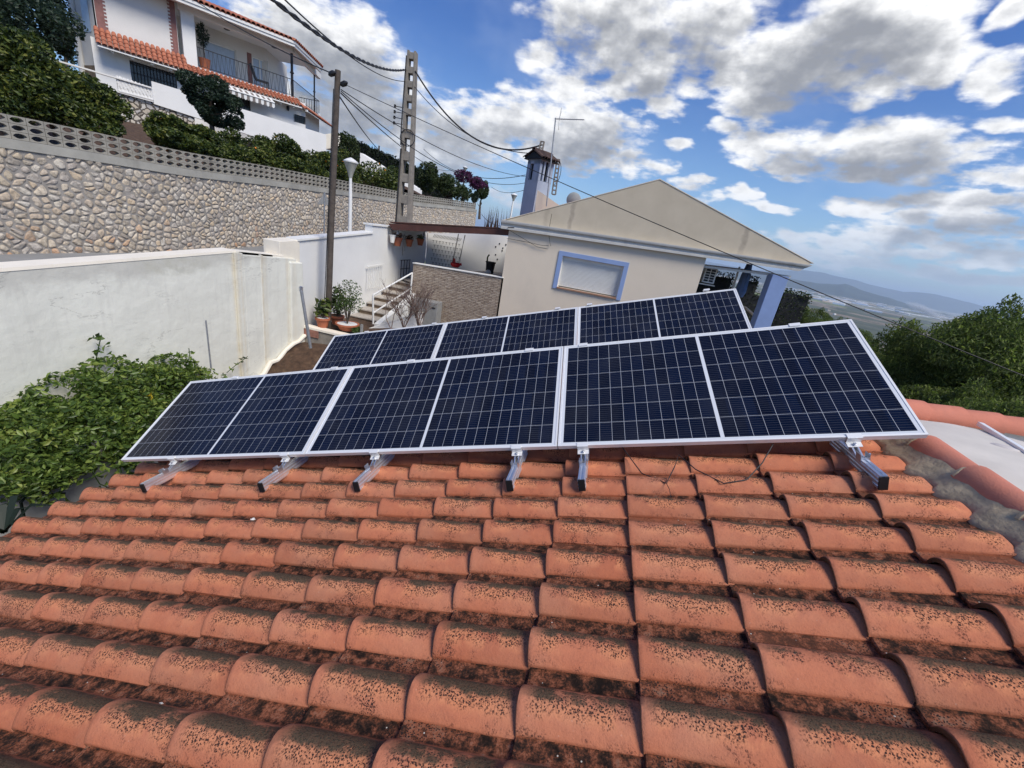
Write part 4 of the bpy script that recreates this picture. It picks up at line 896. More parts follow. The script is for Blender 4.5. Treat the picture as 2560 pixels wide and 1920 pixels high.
# radiator-like white grille on the wall
mb = MB(); g0 = PX(786, 580, -7.5); 
for k in range(9): mb.bar((-7.46, 9.9 + k * .11, -.95), (-7.46, 9.9 + k * .11, -.28), .015, .015)
mb.bar((-7.46, 9.85, -.27), (-7.46, 10.85, -.22), .03, .03); tag(mb.build('wall_grille', 'white_paint'), 'white slatted metal grille fixed to the bluish wall above the stairs', 'grille')

# ---- ground around the houses and planter
def ground_near():
    V = []; F = []; nx, ny = 46, 60
    for i in range(ny):
        for j in range(nx):
            x = -7.6 + j * .26; y = 2 + i * .18
            z = -2.75 + .10 * noise.noise(Vector((x * 1.3, y * 1.3, 0))) + .05 * noise.noise(Vector((x * 5, y * 5, 2))) + .02 * noise.noise(Vector((x * 14, y * 14, 2)))
            z += .75 * max(0, min(1, (y - 5.0) / 1.6)) * max(0, min(1, (-5.2 - x) / 1.6)) if y < 7.2 else 0
            if x > -4.5: z -= min(1.5, (x + 4.5) * .2)
            V.append((x, y, z))
    for i in range(ny - 1):
        for j in range(nx - 1): a = i * nx + j; F.append((a, a + 1, a + nx + 1, a + nx))
    return tag(MB().add(V, F).build('soil_ground', 'soil', smooth=True), kind='structure')
ground_near()
pl = thing('planter', 'raised planter with a rough brick front and white rim at the foot of the pole', 'planter', (-6.8, 7.8, -2.6))
V = [(-7.45, 6.95, -2.8), (-5.2, 7.25, -2.8), (-5.2, 7.25, -1.78), (-7.45, 6.95, -1.66)]
mb = MB(); mb.prism(V, (0, .18, 0)); o = mb.build('front_wall', 'concrete', pl); mb = MB(); mb.prism([(-7.45, 6.92, -1.66), (-5.2, 7.22, -1.78), (-5.2, 7.22, -1.73), (-7.45, 6.92, -1.61)], (0, .24, 0)); mb.build('rim', 'plaster_cap', pl)
mb = MB(); mb.prism([(-7.42, 6.935, -1.85), (-7.05, 6.985, -1.87), (-7.05, 6.985, -1.68), (-7.42, 6.935, -1.67)], (0, -.015, 0)); mb.build('brick_patch', 'brick', pl)
mb = MB(); mb.prism([(-7.5, 7.12, -1.78), (-5.2, 7.42, -1.85), (-5.2, 9.3, -1.85), (-7.5, 9.3, -1.78)], (0, 0, .06)); mb.build('bed_soil', 'soil', pl)
# galvanised post leaning on the wall end
tp, bt = D(650, 622, 8.6), D(671, 752, 8.5); mb = MB(); mb.tube([bt, tp], .028, 10); po = tag(mb.build('fence_post', 'galv', smooth=True), 'leaning grey metal fence post in front of the broken wall end', 'post')
mb = MB(); mb.lathe([(.034, -.06), (.034, .02), (.01, .03)], tp, 10); mb.build('cap', 'steel', po, smooth=True)
tp, bt = D(444.5, 692, 8.2), D(456, 795, 8.1); mb = MB(); mb.tube([bt, tp], .012, 8); ro = tag(mb.build('thin_rod', 'galv', smooth=True), 'thin dark metal rod standing against the white wall above the vine', 'rod')

# ---- stairs
st = thing('garden_stairs', 'seven weathered concrete steps climbing beside the bluish wall to the terrace', 'stairs', (-7, 9.3, -2.6)); n = 7
for k in range(n):
    y0 = 9.05 + k * .46; z1 = -1.66 + k * .138
    mb = MB(); mb.box((-7.0, y0 + .27, z1 - .02), (1.04, .52, .04)); mb.build('tread', 'step_top', st, bevel=.008)
    mb = MB(); mb.box((-7.0, y0 + .29, z1 - .12), (1.0, .48, .16)); mb.build('riser', 'step_face', st)
mb = MB(); pts = [(-6.50, 8.7, -3), (-6.50, 12.4, -3), (-6.50, 12.4, -.70)]
for k in range(n - 1, -1, -1): pts += [(-6.50, 9.0 + k * .46, -1.60 + k * .138)] if k else [(-6.5, 8.7, -1.66)]
mb.prism(pts, (.16, 0, 0)); mb.build('side_wall', 'plaster_blue', st)
rl = thing('stair_railing', 'white tubular handrail with two sloping rails on the open side of the steps', 'railing', (-6.42, 8.6, -1.6))
a, b_ = Vector((-6.42, 8.5, -1.62)), Vector((-6.42, 8.42, -.80)); c_, d_ = Vector((-6.45, 10.85, -1.04)), Vector((-6.45, 10.85, -.33))
for p, q in ((a, b_), (c_, d_)): mb = MB(); mb.tube([p, q], .028, 10); mb.build('post', 'white_paint', rl, smooth=True)
for t in (1, .38): mb = MB(); mb.tube([a.lerp(b_, t), c_.lerp(d_, t if t == 1 else .30)], .024, 10); mb.build('rail', 'white_paint', rl, smooth=True)
mb = MB()
for k in range(4): mb.bar((-7.42, 12.0 + k * .22, -.75), (-7.42, 12.0 + k * .22, -.12), .02, .02)
for z in (-.75, -.42, -.12): mb.bar((-7.42, 11.95, z), (-7.42, 12.7, z), .02, .02)
tag(mb.build('iron_gate', 'dark_metal'), 'small black iron grid gate at the top of the steps', 'gate')
# ---- clad terrace wall, low white wall, box for the dark doorway
V = [(-6.50, 11, -2.9), (-3.45, 11, -2.9), (-3.45, 11, .03), (-6.50, 11, -.04), (-6.50, 11.2, -2.9), (-3.45, 11.2, -2.9), (-3.45, 11.2, .03), (-6.50, 11.2, -.04)]
cwt = tag(uvquad_mesh('clad_wall', V, [(0, 1, 2, 3), (7, 6, 5, 4), (3, 2, 6, 7), (0, 3, 7, 4)], [(v[0], v[2]) for v in V], 'cladding'), 'terrace wall faced with beige and brown split stone strips left of the beige house', 'wall')
mb = MB(); mb.prism([(-6.52, 10.97, -.04), (-3.45, 10.97, .03), (-3.45, 10.97, .055), (-6.52, 10.97, -.015)], (0, .26, 0)); mb.build('cap', 'white_paint', cwt)
a, b_ = PY(785, 716, 8.3), PY(900, 677, 9.6); mb = MB(); mb.prism([a - Vector((0, 0, 1.2)), b_ - Vector((0, 0, 1.2)), b_, a], (.1, .25, 0)); lw = tag(mb.build('low_wall', 'plaster_blue'), 'low sloping white garden wall in front of the bare shrubs', 'wall')
mb = MB(); mb.prism([a + Vector((-.02, -.03, 0)), b_ + Vector((.02, -.03, 0)), b_ + Vector((.02, -.03, .035)), a + Vector((-.02, -.03, .035))], (.1, .31, 0)); mb.build('cap', 'white_paint', lw)
c0, c1 = PY(890, 645, 10.5), PY(940, 700, 10.5); mb = MB(); mb.box(((c0.x + c1.x) / 2, 10.75, -1.75), (c1.x - c0.x, .45, 2 * (c0.z + 1.75))); cb = tag(mb.build('doorway_block', 'fish_grey', bevel=.01), 'grey-brown box put in place of the dark recessed doorway behind bare twigs', 'cabinet')  # solid box added to stand in for a dark recessed doorway
mb = MB(); mb.box((c1.x - .12, 10.515, c0.z - .16), (.12, .02, .03)); mb.build('handle', 'dark_metal', cb)
# ---- terrace floor and back walls with the patterned gate wall
mb = MB(); mb.add([(-7.5, 12.2, -.80), (-6.4, 11.1, -.70), (-3.4, 11.1, -.32), (-3.4, 17, -.22), (-5.2, 15.7, -.25), (-7.5, 14.3, -.72)], [(0, 1, 2, 3, 4, 5)]); tag(mb.build('terrace_floor', 'patio_floor'), kind='structure')
P0 = Vector((-7.5, 14.3, 0)); g0, g1 = PV(925, 505, (-7.5, 14.3), (-5.2, 15.6)), PV(1003, 505, (-7.5, 14.3), (-5.2, 15.6)); g2 = Vector((-5.2, 15.6, 1.22))
dg = Vector((2.3, 1.3, 0)).normalized(); ng = Vector((dg.y, -dg.x, 0))
gw = thing('gate_wall', 'white wall pierced with small T-shaped slots and a leaf frieze under the pergola', 'wall', tuple(P0)); LG = (Vector((g1.x, g1.y, 0)) - P0).length
mb = MB(); mb.prism([P0 + Vector((0, 0, -1)), P0 + dg * LG + Vector((0, 0, -1)), P0 + dg * LG + Vector((0, 0, g1.z)), P0 + Vector((0, 0, g0.z + .02))], -ng * .15); mb.build('wall_body', 'house_white', gw)
mb = MB()
for r in range(8):
    for k in range(9):
        s = .22 + (k + (r % 2) * .5) * (LG - .25) / 9; z = .62 - r * .17
        if s > LG - .05: continue
        c = P0 + dg * s + Vector((0, 0, z)) + ng * .003; R = Matrix((dg, ng, Vector((0, 0, 1)))).transposed(); mb.box(c, (.085, .006, .012), R); mb.box(c + Vector((0, 0, -.045)), (.012, .006, .09), R)
mb.build('slots', 'dark_metal', gw)  # dark boxes on the wall face paint in the shade of recessed slots
mb = MB()
for k in range(20):
    c = P0 + dg * (.2 + k * (LG - .3) / 20) + Vector((0, 0, .80)) + ng * .006; mb.bar(c + Vector((0, 0, -.06)), c + dg * .06 + Vector((0, 0, .06)), .012, .022)
mb.build('frieze', 'fish_grey', gw)
tw = thing('terrace_wall_white', 'plain white terrace wall with faint grey mould at its base, right of the patterned gate wall', 'wall', tuple(g2)); tw.name = 'terrace_wall'
mb = MB(); q0 = P0 + dg * LG; mb.prism([q0 + Vector((0, 0, -1)), Vector((g2.x, g2.y, -1)), g2, q0 + Vector((0, 0, g1.z))], -ng * .15); mb.prism([(g2.x, g2.y, -1), (-3.3, 16.6, -1), (-3.3, 16.6, 1.25), tuple(g2)], (-.05, .15, 0)); mb.build('wall_body', 'house_white', tw)
rr = random.Random(6)
mb = MB()
for k in range(26):
    t = rr.uniform(.08, .8); c = Vector((g2.x, g2.y, 0)).lerp(Vector((-3.3, 16.6, 0)), t) + Vector((.0, -.012, rr.uniform(.05, 1.1))); mb.lathe([(.03, 0), (.035, .012), (.012, .024)], c, 6, Matrix.Rotation(PI / 2, 3, 'X'))
mb.build('wall_ornaments', 'dark_glass', tw)
# pergola beam and its rafters
pg = thing('pergola', 'dark brown timber pergola beam spanning from the bluish wall to the beige house', 'pergola', (-5.5, 11.3, 1))
b0, b1 = PY(838, 486, 11.05), PY(1100, 500.5, 11.05); mb = MB(); h = .155
mb.prism([b0 + Vector((0, 0, .05)), b0 + Vector((.16, 0, -h + .03)), b1 + Vector((0, 0, -h + .05)), b1 + Vector((0, 0, .05))], (0, .11, 0)); mb.build('beam', 'brown_beam', pg)
mb = MB(); mb.prism([b0 + Vector((0, .11, .08)), b1 + Vector((0, .11, .08)), b1 + Vector((0, 3.9, -.05)), b0 + Vector((0, 3.0, -.05))], (0, 0, .03)); mb.build('roof_boards', 'brown_beam', pg)
# hanging things under the pergola
def hanging_pot(x_, y_, px, label, scale=1.0, plant='leaf_dry', metal=False):
    p = PX(px[0], px[1], -7.32); t = thing('hanging_pot', label, 'flower pot', tuple(p), 'pots hung on the bluish wall')
    s = .15 * scale; mb = MB(); mb.lathe([(s * .62, -s), (s * .95, s * .5), (s * 1.08, s * .5), (s * 1.08, s * .8), (s * .9, s * .8), (s * .85, s * .6)], p, 14); mb.build('pot', 'pot', t, smooth=True)
    foliage('plant', blob_points([(p.x, p.y, p.z + s * 1.2, s * 1.1, s * 1.1, s * .8)], 160, .2, 1), .06, plant, t)
    mb = MB(); mb.tube([p + Vector((-.1, 0, s * .6)), p + Vector((-.2, 0, s * .6))], .008, 6); mb.build('hook', 'dark_metal', t)
hanging_pot(0, 0, (859, 521), 'terracotta pot with orange blooms, hung leftmost on the bluish wall', plant='leaf_dry')
hanging_pot(0, 0, (884, 524), 'empty-looking terracotta pot hung in the middle of the three wall pots', .9, plant='leaf_dry')
hanging_pot(0, 0, (908, 522), 'wall pot with a drooping green spider plant, nearest the pergola gate', .9, plant='leaf_light')
t = thing('wall_lamp', 'small pale bucket-shaped planter bracket high on the bluish wall', 'bracket', tuple(PX(848, 515, -7.4))); p = PX(848, 514, -7.38); mb = MB(); mb.lathe([(.06, -.15), (.10, .1), (.11, .1), (.10, .06)], p, 12); mb.build('bucket', 'white_paint', t, smooth=True); t.name = 'wall_planter'
for px, lb in (((859, 503), 'small glass spot lamp hanging at the left end of the pergola'), ((916, 506), 'small glass spot lamp hanging above the spider plant')):
    p = PX(px[0], px[1], -7.25); mb = MB(); mb.lathe([(.012, .12), (.03, .06), (.055, -.04), (.05, -.05)], p, 10); tag(mb.build('pergola_lamp', 'galv', smooth=True), lb, 'lamp', 'lamps under the pergola')
p = PX(873, 520, -7.42); mb = MB(); mb.tube([p + Vector((0, -.08, .15)), p + Vector((0, .0, .2)), p + Vector((0, .08, .15)), p + Vector((0, .1, -.35))], .012, 6); mb.tube([p + Vector((0, -.08, .15)), p + Vector((0, -.1, -.25)), p + Vector((0, -.02, -.5))], .012, 6); tag(mb.build('driftwood_hanger', 'fish_grey', smooth=True), 'grey chain-like ornament hanging between the wall pots', 'ornament')
# red swing seat on ropes
sw = thing('toddler_swing', 'red plastic toddler swing seat hanging on dark ropes from the pergola', 'swing', tuple(PY(984, 572, 12.6))); p = PY(984, 570, 12.6)
mb = MB(); mb.lathe([(.10, -.12), (.17, -.06), (.18, .02), (.15, .04), (.13, -.04)], p, 14); mb.prism([p + Vector((-.16, .05, .0)), p + Vector((-.02, .05, .0)), p + Vector((-.06, .05, .17)), p + Vector((-.13, .05, .19))], (0, .04, 0)); mb.tube([p + Vector((.15, 0, 0)), p + Vector((.20, -.02, .05)), p + Vector((.22, 0, -.02))], .03, 8); mb.build('seat', 'red_plastic', sw, smooth=True)
for dx, tx in ((-.13, -.02), (.14, .22), (-.10, .0), (.10, .24)): mb = MB(); mb.tube([p + Vector((dx, .02 * (tx > .1), .05)), p + Vector((tx, .0, 1.02))], .008, 6); mb.build('rope', 'cable', sw)
bn = thing('black_bin', 'black bucket holding a green handled tool on the terrace floor', 'bin', tuple(PY(1058, 583, 14.6))); p = PY(1058, 583, 14.6); p.z = -.27
mb = MB(); mb.lathe([(.15, 0), (.19, .42), (.21, .42), (.21, .46), (.18, .46), (.14, .1)], p, 16); mb.build('bucket', 'black_plastic', bn, smooth=True)
mb = MB(); mb.tube([p + Vector((-.14, 0, .1)), p + Vector((-.16, 0, .62)), p + Vector((-.1, 0, .72))], .03, 8); mb.build('tool_handle', 'leaf_light', bn, smooth=True)
mb = MB(); mb.lathe([(.02, 0), (.12, .03), (.13, .09), (.05, .16), (.01, .15)], p + Vector((.02, -.28, 0)), 9); tag(mb.build('plastic_bag', 'white_paint'), 'crumpled white plastic bag on the floor in front of the black bucket', 'bag')

# ================================================================== NEIGHBOUR HOUSE
nh = thing('beige_house', 'beige single-storey house with a wide gable, grey cornice and blue window surround', 'house', (.5, 11, -3))
HY = 11.0
H = lambda px, py, y=HY: PY(px, py, y)
gl, ga, gr = H(1088, 477), H(1425, 388), H(1753, 569)
cl_, cr_ = H(1087.5, 476), H(1742, 574); wl, wr = H(1100, 495), H(1722, 590)
w0, w1 = H(1208, 545), H(1357, 570); wb = H(1196, 631)
xL = -3.5; xR = 2.24; zb = -3.4
win = (w0.x + .13 - xL, w1.x - .10 - xL, .08, 1.0)
mb = MB(); wall_holes(mb, (xL, HY), (xR, HY), zb, 1.62, [win], .30, (0, -1, 0)); mb.prism([(xL, HY + .3, zb), (xL + .3, HY + .3, zb), (xL + .3, HY + .3, 1.4), (xL, HY + .3, 1.4)], (0, 5.5, 0)); mb.prism([(xR - .3, HY + .3, zb), (xR, HY + .3, zb), (xR, HY + .3, 1.4), (xR - .3, HY + .3, 1.4)], (0, 5.5, 0)); mb.build('wall', 'plaster_beige', nh)
# gable with rain streaks of its own
def gable_mat():
    m, N, b = newmat('gable'); pos = N.new('ShaderNodeNewGeometry').outputs['Position']; x, y, z = N.sep(pos)
    f = N.noise(pos, 2.0, 5, .6); c = N.ramp(f, [(.3, (0.515, 0.44, 0.325)), (.7, (0.58, 0.50, 0.375))])
    wob = N.math('MULTIPLY', N.math('SUBTRACT', N.noise(N.comb(x, 0, N.math('MULTIPLY', z, 1.3)), 3.0, 4, .6), .5), .22)
    for (sx_, z0, z1, w, a) in ((-2.46, 1.62, 2.3, .11, .30), (-1.72, 1.55, 2.42, .10, .55), (3.05, 1.85, 2.75, .11, .6)):
        d = N.math('ABSOLUTE', N.math('SUBTRACT', N.math('ADD', x, wob), sx_)); k = N.math('MULTIPLY', N.math('SUBTRACT', 1.0, N.sstep(d, w * .2, w)), N.math('MULTIPLY', N.sstep(z, z0 - .25, z0 + .3), a))
        k = N.math('MULTIPLY', k, N.lin(N.noise(pos, 9, 5, .6), .3, .7, .5, 1)); c = N.mix(k, c, (0.22, 0.18, 0.145, 1))
    N.put(b.inputs['Base Color'], c); b.inputs['Roughness'].default_value = .92; N.put(b.inputs['Normal'], N.bump(N.noise(pos, 90, 4, .6), .25, .01))
gable_mat()
mb = MB(); mb.prism([gl, ga, gr, H(1742, 575), H(1088, 478)], (0, .25, 0)); mb.build('gable', 'gable', nh)
mb = MB()   # thin coping on the gable slopes
up_ = Vector((0, 0, .035))
mb.prism([gl + Vector((-.04, -.012, 0)), ga + Vector((0, -.012, 0)), ga + Vector((0, -.012, .022)), gl + Vector((-.04, -.012, .018))], (0, .31, 0)); mb.prism([ga + Vector((0, -.012, 0)), gr + Vector((.04, -.012, 0)), gr + Vector((.04, -.012, .018)), ga + Vector((0, -.012, .022))], (0, .31, 0)); mb.build('gable_coping', 'plaster_beige', nh)
# moulded cornice: profile swept from left to right
def cornice():
    prof = [(0.0, 0.0), (-.13, 0.0), (-.13, .035), (-.105, .045), (-.10, .075), (-.16, .10), (-.17, .125), (-.17, .14), (0.0, .14)]
    a, b = Vector((cl_.x - .02, HY, wl.z - .02)), Vector((gr.x - .02, HY, cr_.z - .17)); V = []; hL, hR = cl_.z - wl.z + .03, .20
    for p, hh, sh in ((a, hL, 0), (b, hR, 1)):
        for y, z in prof: V.append(p + Vector((-(.16 - (z / .14) * .16) * 1.6 * sh, y, z / .14 * hh)))
    n = len(prof); F = [(i, (i + 1) % n, n + (i + 1) % n, n + i) for i in range(n)] + [tuple(range(n)), tuple(range(2 * n - 1, n - 1, -1))]
    return MB().add(V, F).build('cornice', 'cornice', nh)
cornice()
mb = MB(); mb.add([gl + Vector((0, .3, -.06)), ga + Vector((0, .3, -.06)), ga + Vector((0, 6.5, -.06)), gl + Vector((0, 6.5, -.06)), gr + Vector((0, .3, -.06)), gr + Vector((0, 6.5, -.06))], [(0, 1, 2, 3), (1, 4, 5, 2)]); mb.build('roof', 'terracotta', nh)
mb = MB(); mb.prism([(xR, HY + .3, 1.34), (gr.x - .25, HY + .3, 1.46), (gr.x - .25, HY + 5.5, 1.46), (xR, HY + 5.5, 1.34)], (0, 0, .06)); mb.build('porch_ceiling', 'house_white', nh)
# blue surround, sill and roller shutter
wn = MB(); X0, X1, Z0, Z1 = xL + win[0], xL + win[1], win[2], win[3]; t = .13; y = HY - .025
for (a, b, c, e) in ((X0 - t, X1 + t, Z1, Z1 + t), (X0 - t, X0, Z0 - .06, Z1), (X1, X1 + t, Z0 - .06, Z1)): wn.box(((a + b) / 2, y + .02, (c + e) / 2), (b - a, .05, e - c))
simple('sill_clay', (.40, .21, .13), .85)
wnd = wn.build('window_surround', 'blue_paint', nh, bevel=.004)
mb = MB(); mb.box(((X0 + X1) / 2, HY - .012, Z0 - .017), (X1 - X0 - .004, .10, .034)); mb.build('sill', 'sill_clay', wnd)
mb = MB(); k = 0; z = Z0 + .03
while z < Z1 - .10:
    mb.add([(X0 + .02, HY + .11, z), (X1 - .02, HY + .11, z), (X1 - .02, HY + .102, z + .012), (X0 + .02, HY + .102, z + .012), (X1 - .02, HY + .102, z + .030), (X0 + .02, HY + .102, z + .030), (X1 - .02, HY + .116, z + .034), (X0 + .02, HY + .116, z + .034)], [(0, 1, 2, 3), (3, 2, 4, 5), (5, 4, 6, 7)]); z += .036
mb.build('roller_shutter', 'roller', wnd)
mb = MB(); mb.box(((X0 + X1) / 2, HY + .15, Z1 - .05), (X1 - X0, .10, .10)); mb.box((X0 + .012, HY + .1, (Z0 + Z1) / 2), (.024, .05, Z1 - Z0)); mb.box((X1 - .012, HY + .1, (Z0 + Z1) / 2), (.024, .05, Z1 - Z0)); mb.build('shutter_box', 'white_paint', wnd)
# blue porch pillar
pt0, pt1 = H(1676, 588, HY - .05), H(1704, 590, HY - .05)
mb = MB(); mb.box(((pt0.x + pt1.x) / 2 + .0, HY + .16, -1.0), (.42, .42, 4.95)); mb.build('pillar', 'blue_paint', nh, bevel=.01)
# loose wires on the facade
for pts, wl_ in (([(1095, 515), (1140, 523), (1170, 530), (1185, 531)], 'nearly level thin wire drooping across the beige wall under the cornice'), ([(1100, 497), (1130, 515), (1160, 533), (1183, 538)], 'steeper thin wire falling from the cornice corner of the beige house'), ([(1192, 462), (1185, 500), (1188, 525), (1190, 532)], 'short upright wire hanging over the cornice of the beige house')):
    mb = MB(); mb.tube([H(*q, HY - .05 if i else HY - .19 if pts[0][0] != 1095 else HY - .03) for i, q in enumerate(pts)], .006, 5); tag(mb.build('facade_wire', 'cable', smooth=True), wl_, 'wire', 'loose wires on the beige facade')
# chimney
simple('sooty_tile', (.075, .045, .035), .9, var=.5, scale=7, stain=(.03, .025, .022), stain_amt=.9)
ch = thing('chimney', 'blue-grey plastered chimney with dark openings and a little tiled cap behind the gable', 'chimney', tuple(PY(1160, 450, 13.3)))
CY = 13.6; cc_ = PY(1161, 400, CY); zt_ = PY(1150, 336, CY - .2).z; zc0 = zt_ - .74; RC = Matrix.Rotation(math.radians(-36), 3, 'Z'); cc_.z = 0
def CP(x, y, z): return cc_ + RC @ Vector((x, y, 0)) + Vector((0, 0, z))
hw = .32
def cbox(mb, x, y, z, sx_, sy_, sz_): mb.box(CP(x, y, z), (sx_, sy_, sz_), RC)
mb = MB(); cbox(mb, 0, 0, zc0 / 2 + .1, 2 * hw, 2 * hw, zc0 - .2)
for (x, y) in ((-hw + .07, -hw + .05), (hw - .05, -hw + .05), (-hw + .05, hw - .05), (hw - .05, hw - .05)): cbox(mb, x, y, zc0 + .30, .14 if x < 0 else .10, .10, .62)
cbox(mb, .13, -hw + .05, zc0 + .30, .26, .10, .62); cbox(mb, 0, -hw + .05, zc0 + .56, 2 * hw, .10, .12)
for y in (-.10, .12): cbox(mb, hw - .04, y, zc0 + .30, .08, .07, .62); cbox(mb, -hw + .04, y, zc0 + .30, .08, .07, .62)
cbox(mb, 0, 0, zc0 + .64, 2 * hw, 2 * hw, .06); mb.prism([CP(-hw, -hw, zc0 + .66), CP(hw, -hw, zc0 + .66), CP(0, -hw, zc0 + .84)], RC @ Vector((0, 2 * hw, 0))); mb.build('stack', 'chimney_paint', ch)
mb = MB(); cbox(mb, 0, 0, zc0 + .30, .40, .40, .6); mb.build('flue', 'shade_dark', ch)
mb = MB()
for sgn in (-1, 1):
    for k in range(7): y0 = -hw - .06 + k * .125; mb.add(*barrel(CP(sgn * (hw + .15), y0, zc0 + .66), CP(sgn * .02, y0, zc0 + .89), .068, .058, (0, 0, 1), 190, 8))
mb.add(*barrel(CP(0, -hw - .12, zc0 + .90), CP(0, hw + .12, zc0 + .90), .08, .08, (0, 0, 1), 200, 10)); mb.build('tiled_cap', 'sooty_tile', ch, smooth=True)
mb = MB(); mb.prism([CP(-hw - .15, -hw - .08, zc0 + .63), CP(hw + .15, -hw - .08, zc0 + .63), CP(0, -hw - .08, zc0 + .85)], RC @ Vector((0, 2 * hw + .16, 0))); mb.build('cap_core', 'shade_dark', ch)
mb = MB(); q0, q1, q2 = PY(1158, 408, CY - .4), PY(1158, 470, CY - .4), PY(1225, 455, CY - .4); mb.prism([q0, q2, q2 + Vector((0, 0, -.6)), q1 + Vector((0, 0, -.3))], (0, .5, 0)); tag(mb.build('sloping_parapet', 'plaster_beige'), 'mould-streaked beige sloping wall piece at the foot of the chimney', 'wall')
# antenna mast
an = thing('tv_antenna', 'thin grey television antenna mast with a horizontal comb of elements beside the chimney', 'antenna', tuple(PY(1185, 415, 13.0)))
a, b = PY(1185, 418, 13.0), PY(1200, 257, 13.0); mb = MB(); mb.tube([a - Vector((0, 0, .4)), b + Vector((0, 0, .03))], .020, 8); mb.build('mast', 'galv', an, smooth=True)
e = b + Vector((.9, .1, -.03 + .13)); mb = MB(); mb.tube([b + Vector((-.03, 0, 0)), e], .014, 6)
for k in range(14): q = b.lerp(e, .08 + k * .065); mb.bar(q + Vector((.02, -.07, -.035)), q + Vector((-.02, .07, .035)), .008, .008)
mb.build('boom', 'galv', an)
mb = MB(); q = b + Vector((.12, 0, .0))
for dz in (-.3, .3): mb.tube([q, q + Vector((.06 * (1 if dz < 0 else .4), -.1, dz))], .007, 5); mb.tube([q, q + Vector((.02, .1, dz * .9))], .007, 5)
mb.build('reflector', 'galv', an)
# satellite dish
simple('dish_grey', (.36, .38, .36), .7)
ds = thing('satellite_dish', 'pale satellite dish peeking over the left slope of the gable', 'satellite dish', tuple(PY(1238, 428, 12.2))); p = PY(1239, 432, 12.2); R = Matrix.Rotation(math.radians(-80), 3, 'X'); mb = MB(); mb.lathe([(.02, -.05), (.16, -.035), (.225, 0), (.22, .005), (.15, -.028), (.01, -.042)], p, 24, R); mb.build('reflector', 'dish_grey', ds, smooth=True); mb = MB(); mb.tube([p, p + Vector((0, .1, -.5))], .015, 6); mb.build('bracket', 'galv', ds)
# porch: air conditioner, dark screens, parasol, hedges
ac = thing('air_conditioner', 'white outdoor air conditioner unit with a square grille on the porch wall', 'air conditioner', tuple(PY(1535, 600, 12.0))); A0, A1 = PY(1520, 576, 12.0), PY(1549, 610, 12.0); xc, zc = (A0.x + A1.x) / 2, (PY(1535, 593, 12.0)).z
mb = MB(); mb.box((xc, 12.15, zc), (.36, .28, .52)); mb.build('casing', 'white_paint', ac, bevel=.01)
mb = MB()
for i in range(2):
    for j in range(6): mb.box((xc - .08 + i * .15, 12.006, zc - .19 + j * .077), (.12, .012, .055))
mb.build('grille', 'dark_metal', ac)
mb = MB(); mb.box((xc - .02, 12.1, zc - .31), (.46, .3, .03)); mb.build('bracket', 'white_paint', ac)
def leafy_box(name, label, c, size, n, leaf, mat, cat='hedge', core='shade_dark', rot=0, group=None):
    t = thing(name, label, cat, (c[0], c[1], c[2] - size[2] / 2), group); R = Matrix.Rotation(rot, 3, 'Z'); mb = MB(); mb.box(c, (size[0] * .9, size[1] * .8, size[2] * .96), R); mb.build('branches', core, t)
    P = RNG.uniform(-.5, .5, (n, 3)); ax = RNG.integers(0, 3, n); sg = RNG.choice([-1, 1], n); P[np.arange(n), ax] = sg * RNG.uniform(.44, .54, n); P = P * np.array(size)
    P += np.array([noise.noise(Vector(p) * 1.5) for p in P])[:, None] * .10; P = P @ np.array(R).T + np.array(c); foliage('leaves', P, leaf, mat, t); return t
sc0, sc1 = PY(1503, 640, 13.2), PY(1598, 571, 13.2)
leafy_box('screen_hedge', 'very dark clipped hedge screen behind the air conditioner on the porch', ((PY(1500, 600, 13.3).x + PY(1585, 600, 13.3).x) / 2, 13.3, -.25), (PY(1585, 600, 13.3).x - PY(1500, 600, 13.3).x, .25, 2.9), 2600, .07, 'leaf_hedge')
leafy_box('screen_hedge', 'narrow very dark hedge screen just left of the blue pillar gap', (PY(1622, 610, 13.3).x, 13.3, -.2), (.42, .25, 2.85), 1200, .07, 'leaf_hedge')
pr = thing('folded_parasol', 'folded dark blue parasol standing between the two dark hedge screens', 'parasol', tuple(PY(1604, 640, 12.6))); p = PY(1606, 610, 12.6); mb = MB()
mb.lathe([(.02, .78), (.07, .62), (.13, .2), (.17, -.35), (.12, -.5), (.03, -.52)], p + Vector((0, 0, .05)), 9); mb.build('canopy', 'umbrella', pr); mb = MB(); mb.tube([p + Vector((0, 0, -1.9)), p + Vector((0, 0, .9))], .022, 8); mb.build('pole', 'galv', pr)
a, b = PY(1590, 600, 13.0), PY(1578, 640, 13.0); mb = MB(); mb.bar(b - Vector((0, 0, 1.5)), a + Vector((0, 0, .35)), .05, .05, (0, 1, 0)); tag(mb.build('screen_post', 'white_paint'), 'pale post at the edge of the large hedge screen', 'post')
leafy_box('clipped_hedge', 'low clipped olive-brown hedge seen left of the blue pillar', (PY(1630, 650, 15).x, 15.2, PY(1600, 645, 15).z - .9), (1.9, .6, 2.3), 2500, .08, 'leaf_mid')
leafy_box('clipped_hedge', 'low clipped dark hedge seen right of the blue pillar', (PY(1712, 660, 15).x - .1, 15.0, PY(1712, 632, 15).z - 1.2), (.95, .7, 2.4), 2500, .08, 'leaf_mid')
ln = thing('sun_lounger', 'white plastic lounger behind the lower corner of the rear panels', 'lounger', tuple(PY(1625, 680, 12.2))); a, b = PY(1612, 672, 12.2), PY(1640, 690, 11.8); mb = MB(); mb.prism([a + Vector((0, .1, .08)), b + Vector((0, 0, 0)), b + Vector((0, .5, 0)), a + Vector((0, .6, .08))], (0, 0, .04)); mb.build('seat', 'white_paint', ln)
for q in (a, b): mb = MB(); mb.tube([q + Vector((0, .1, 0)), q + Vector((0, .1, -.45))], .02, 6); mb.build('leg', 'white_paint', ln)

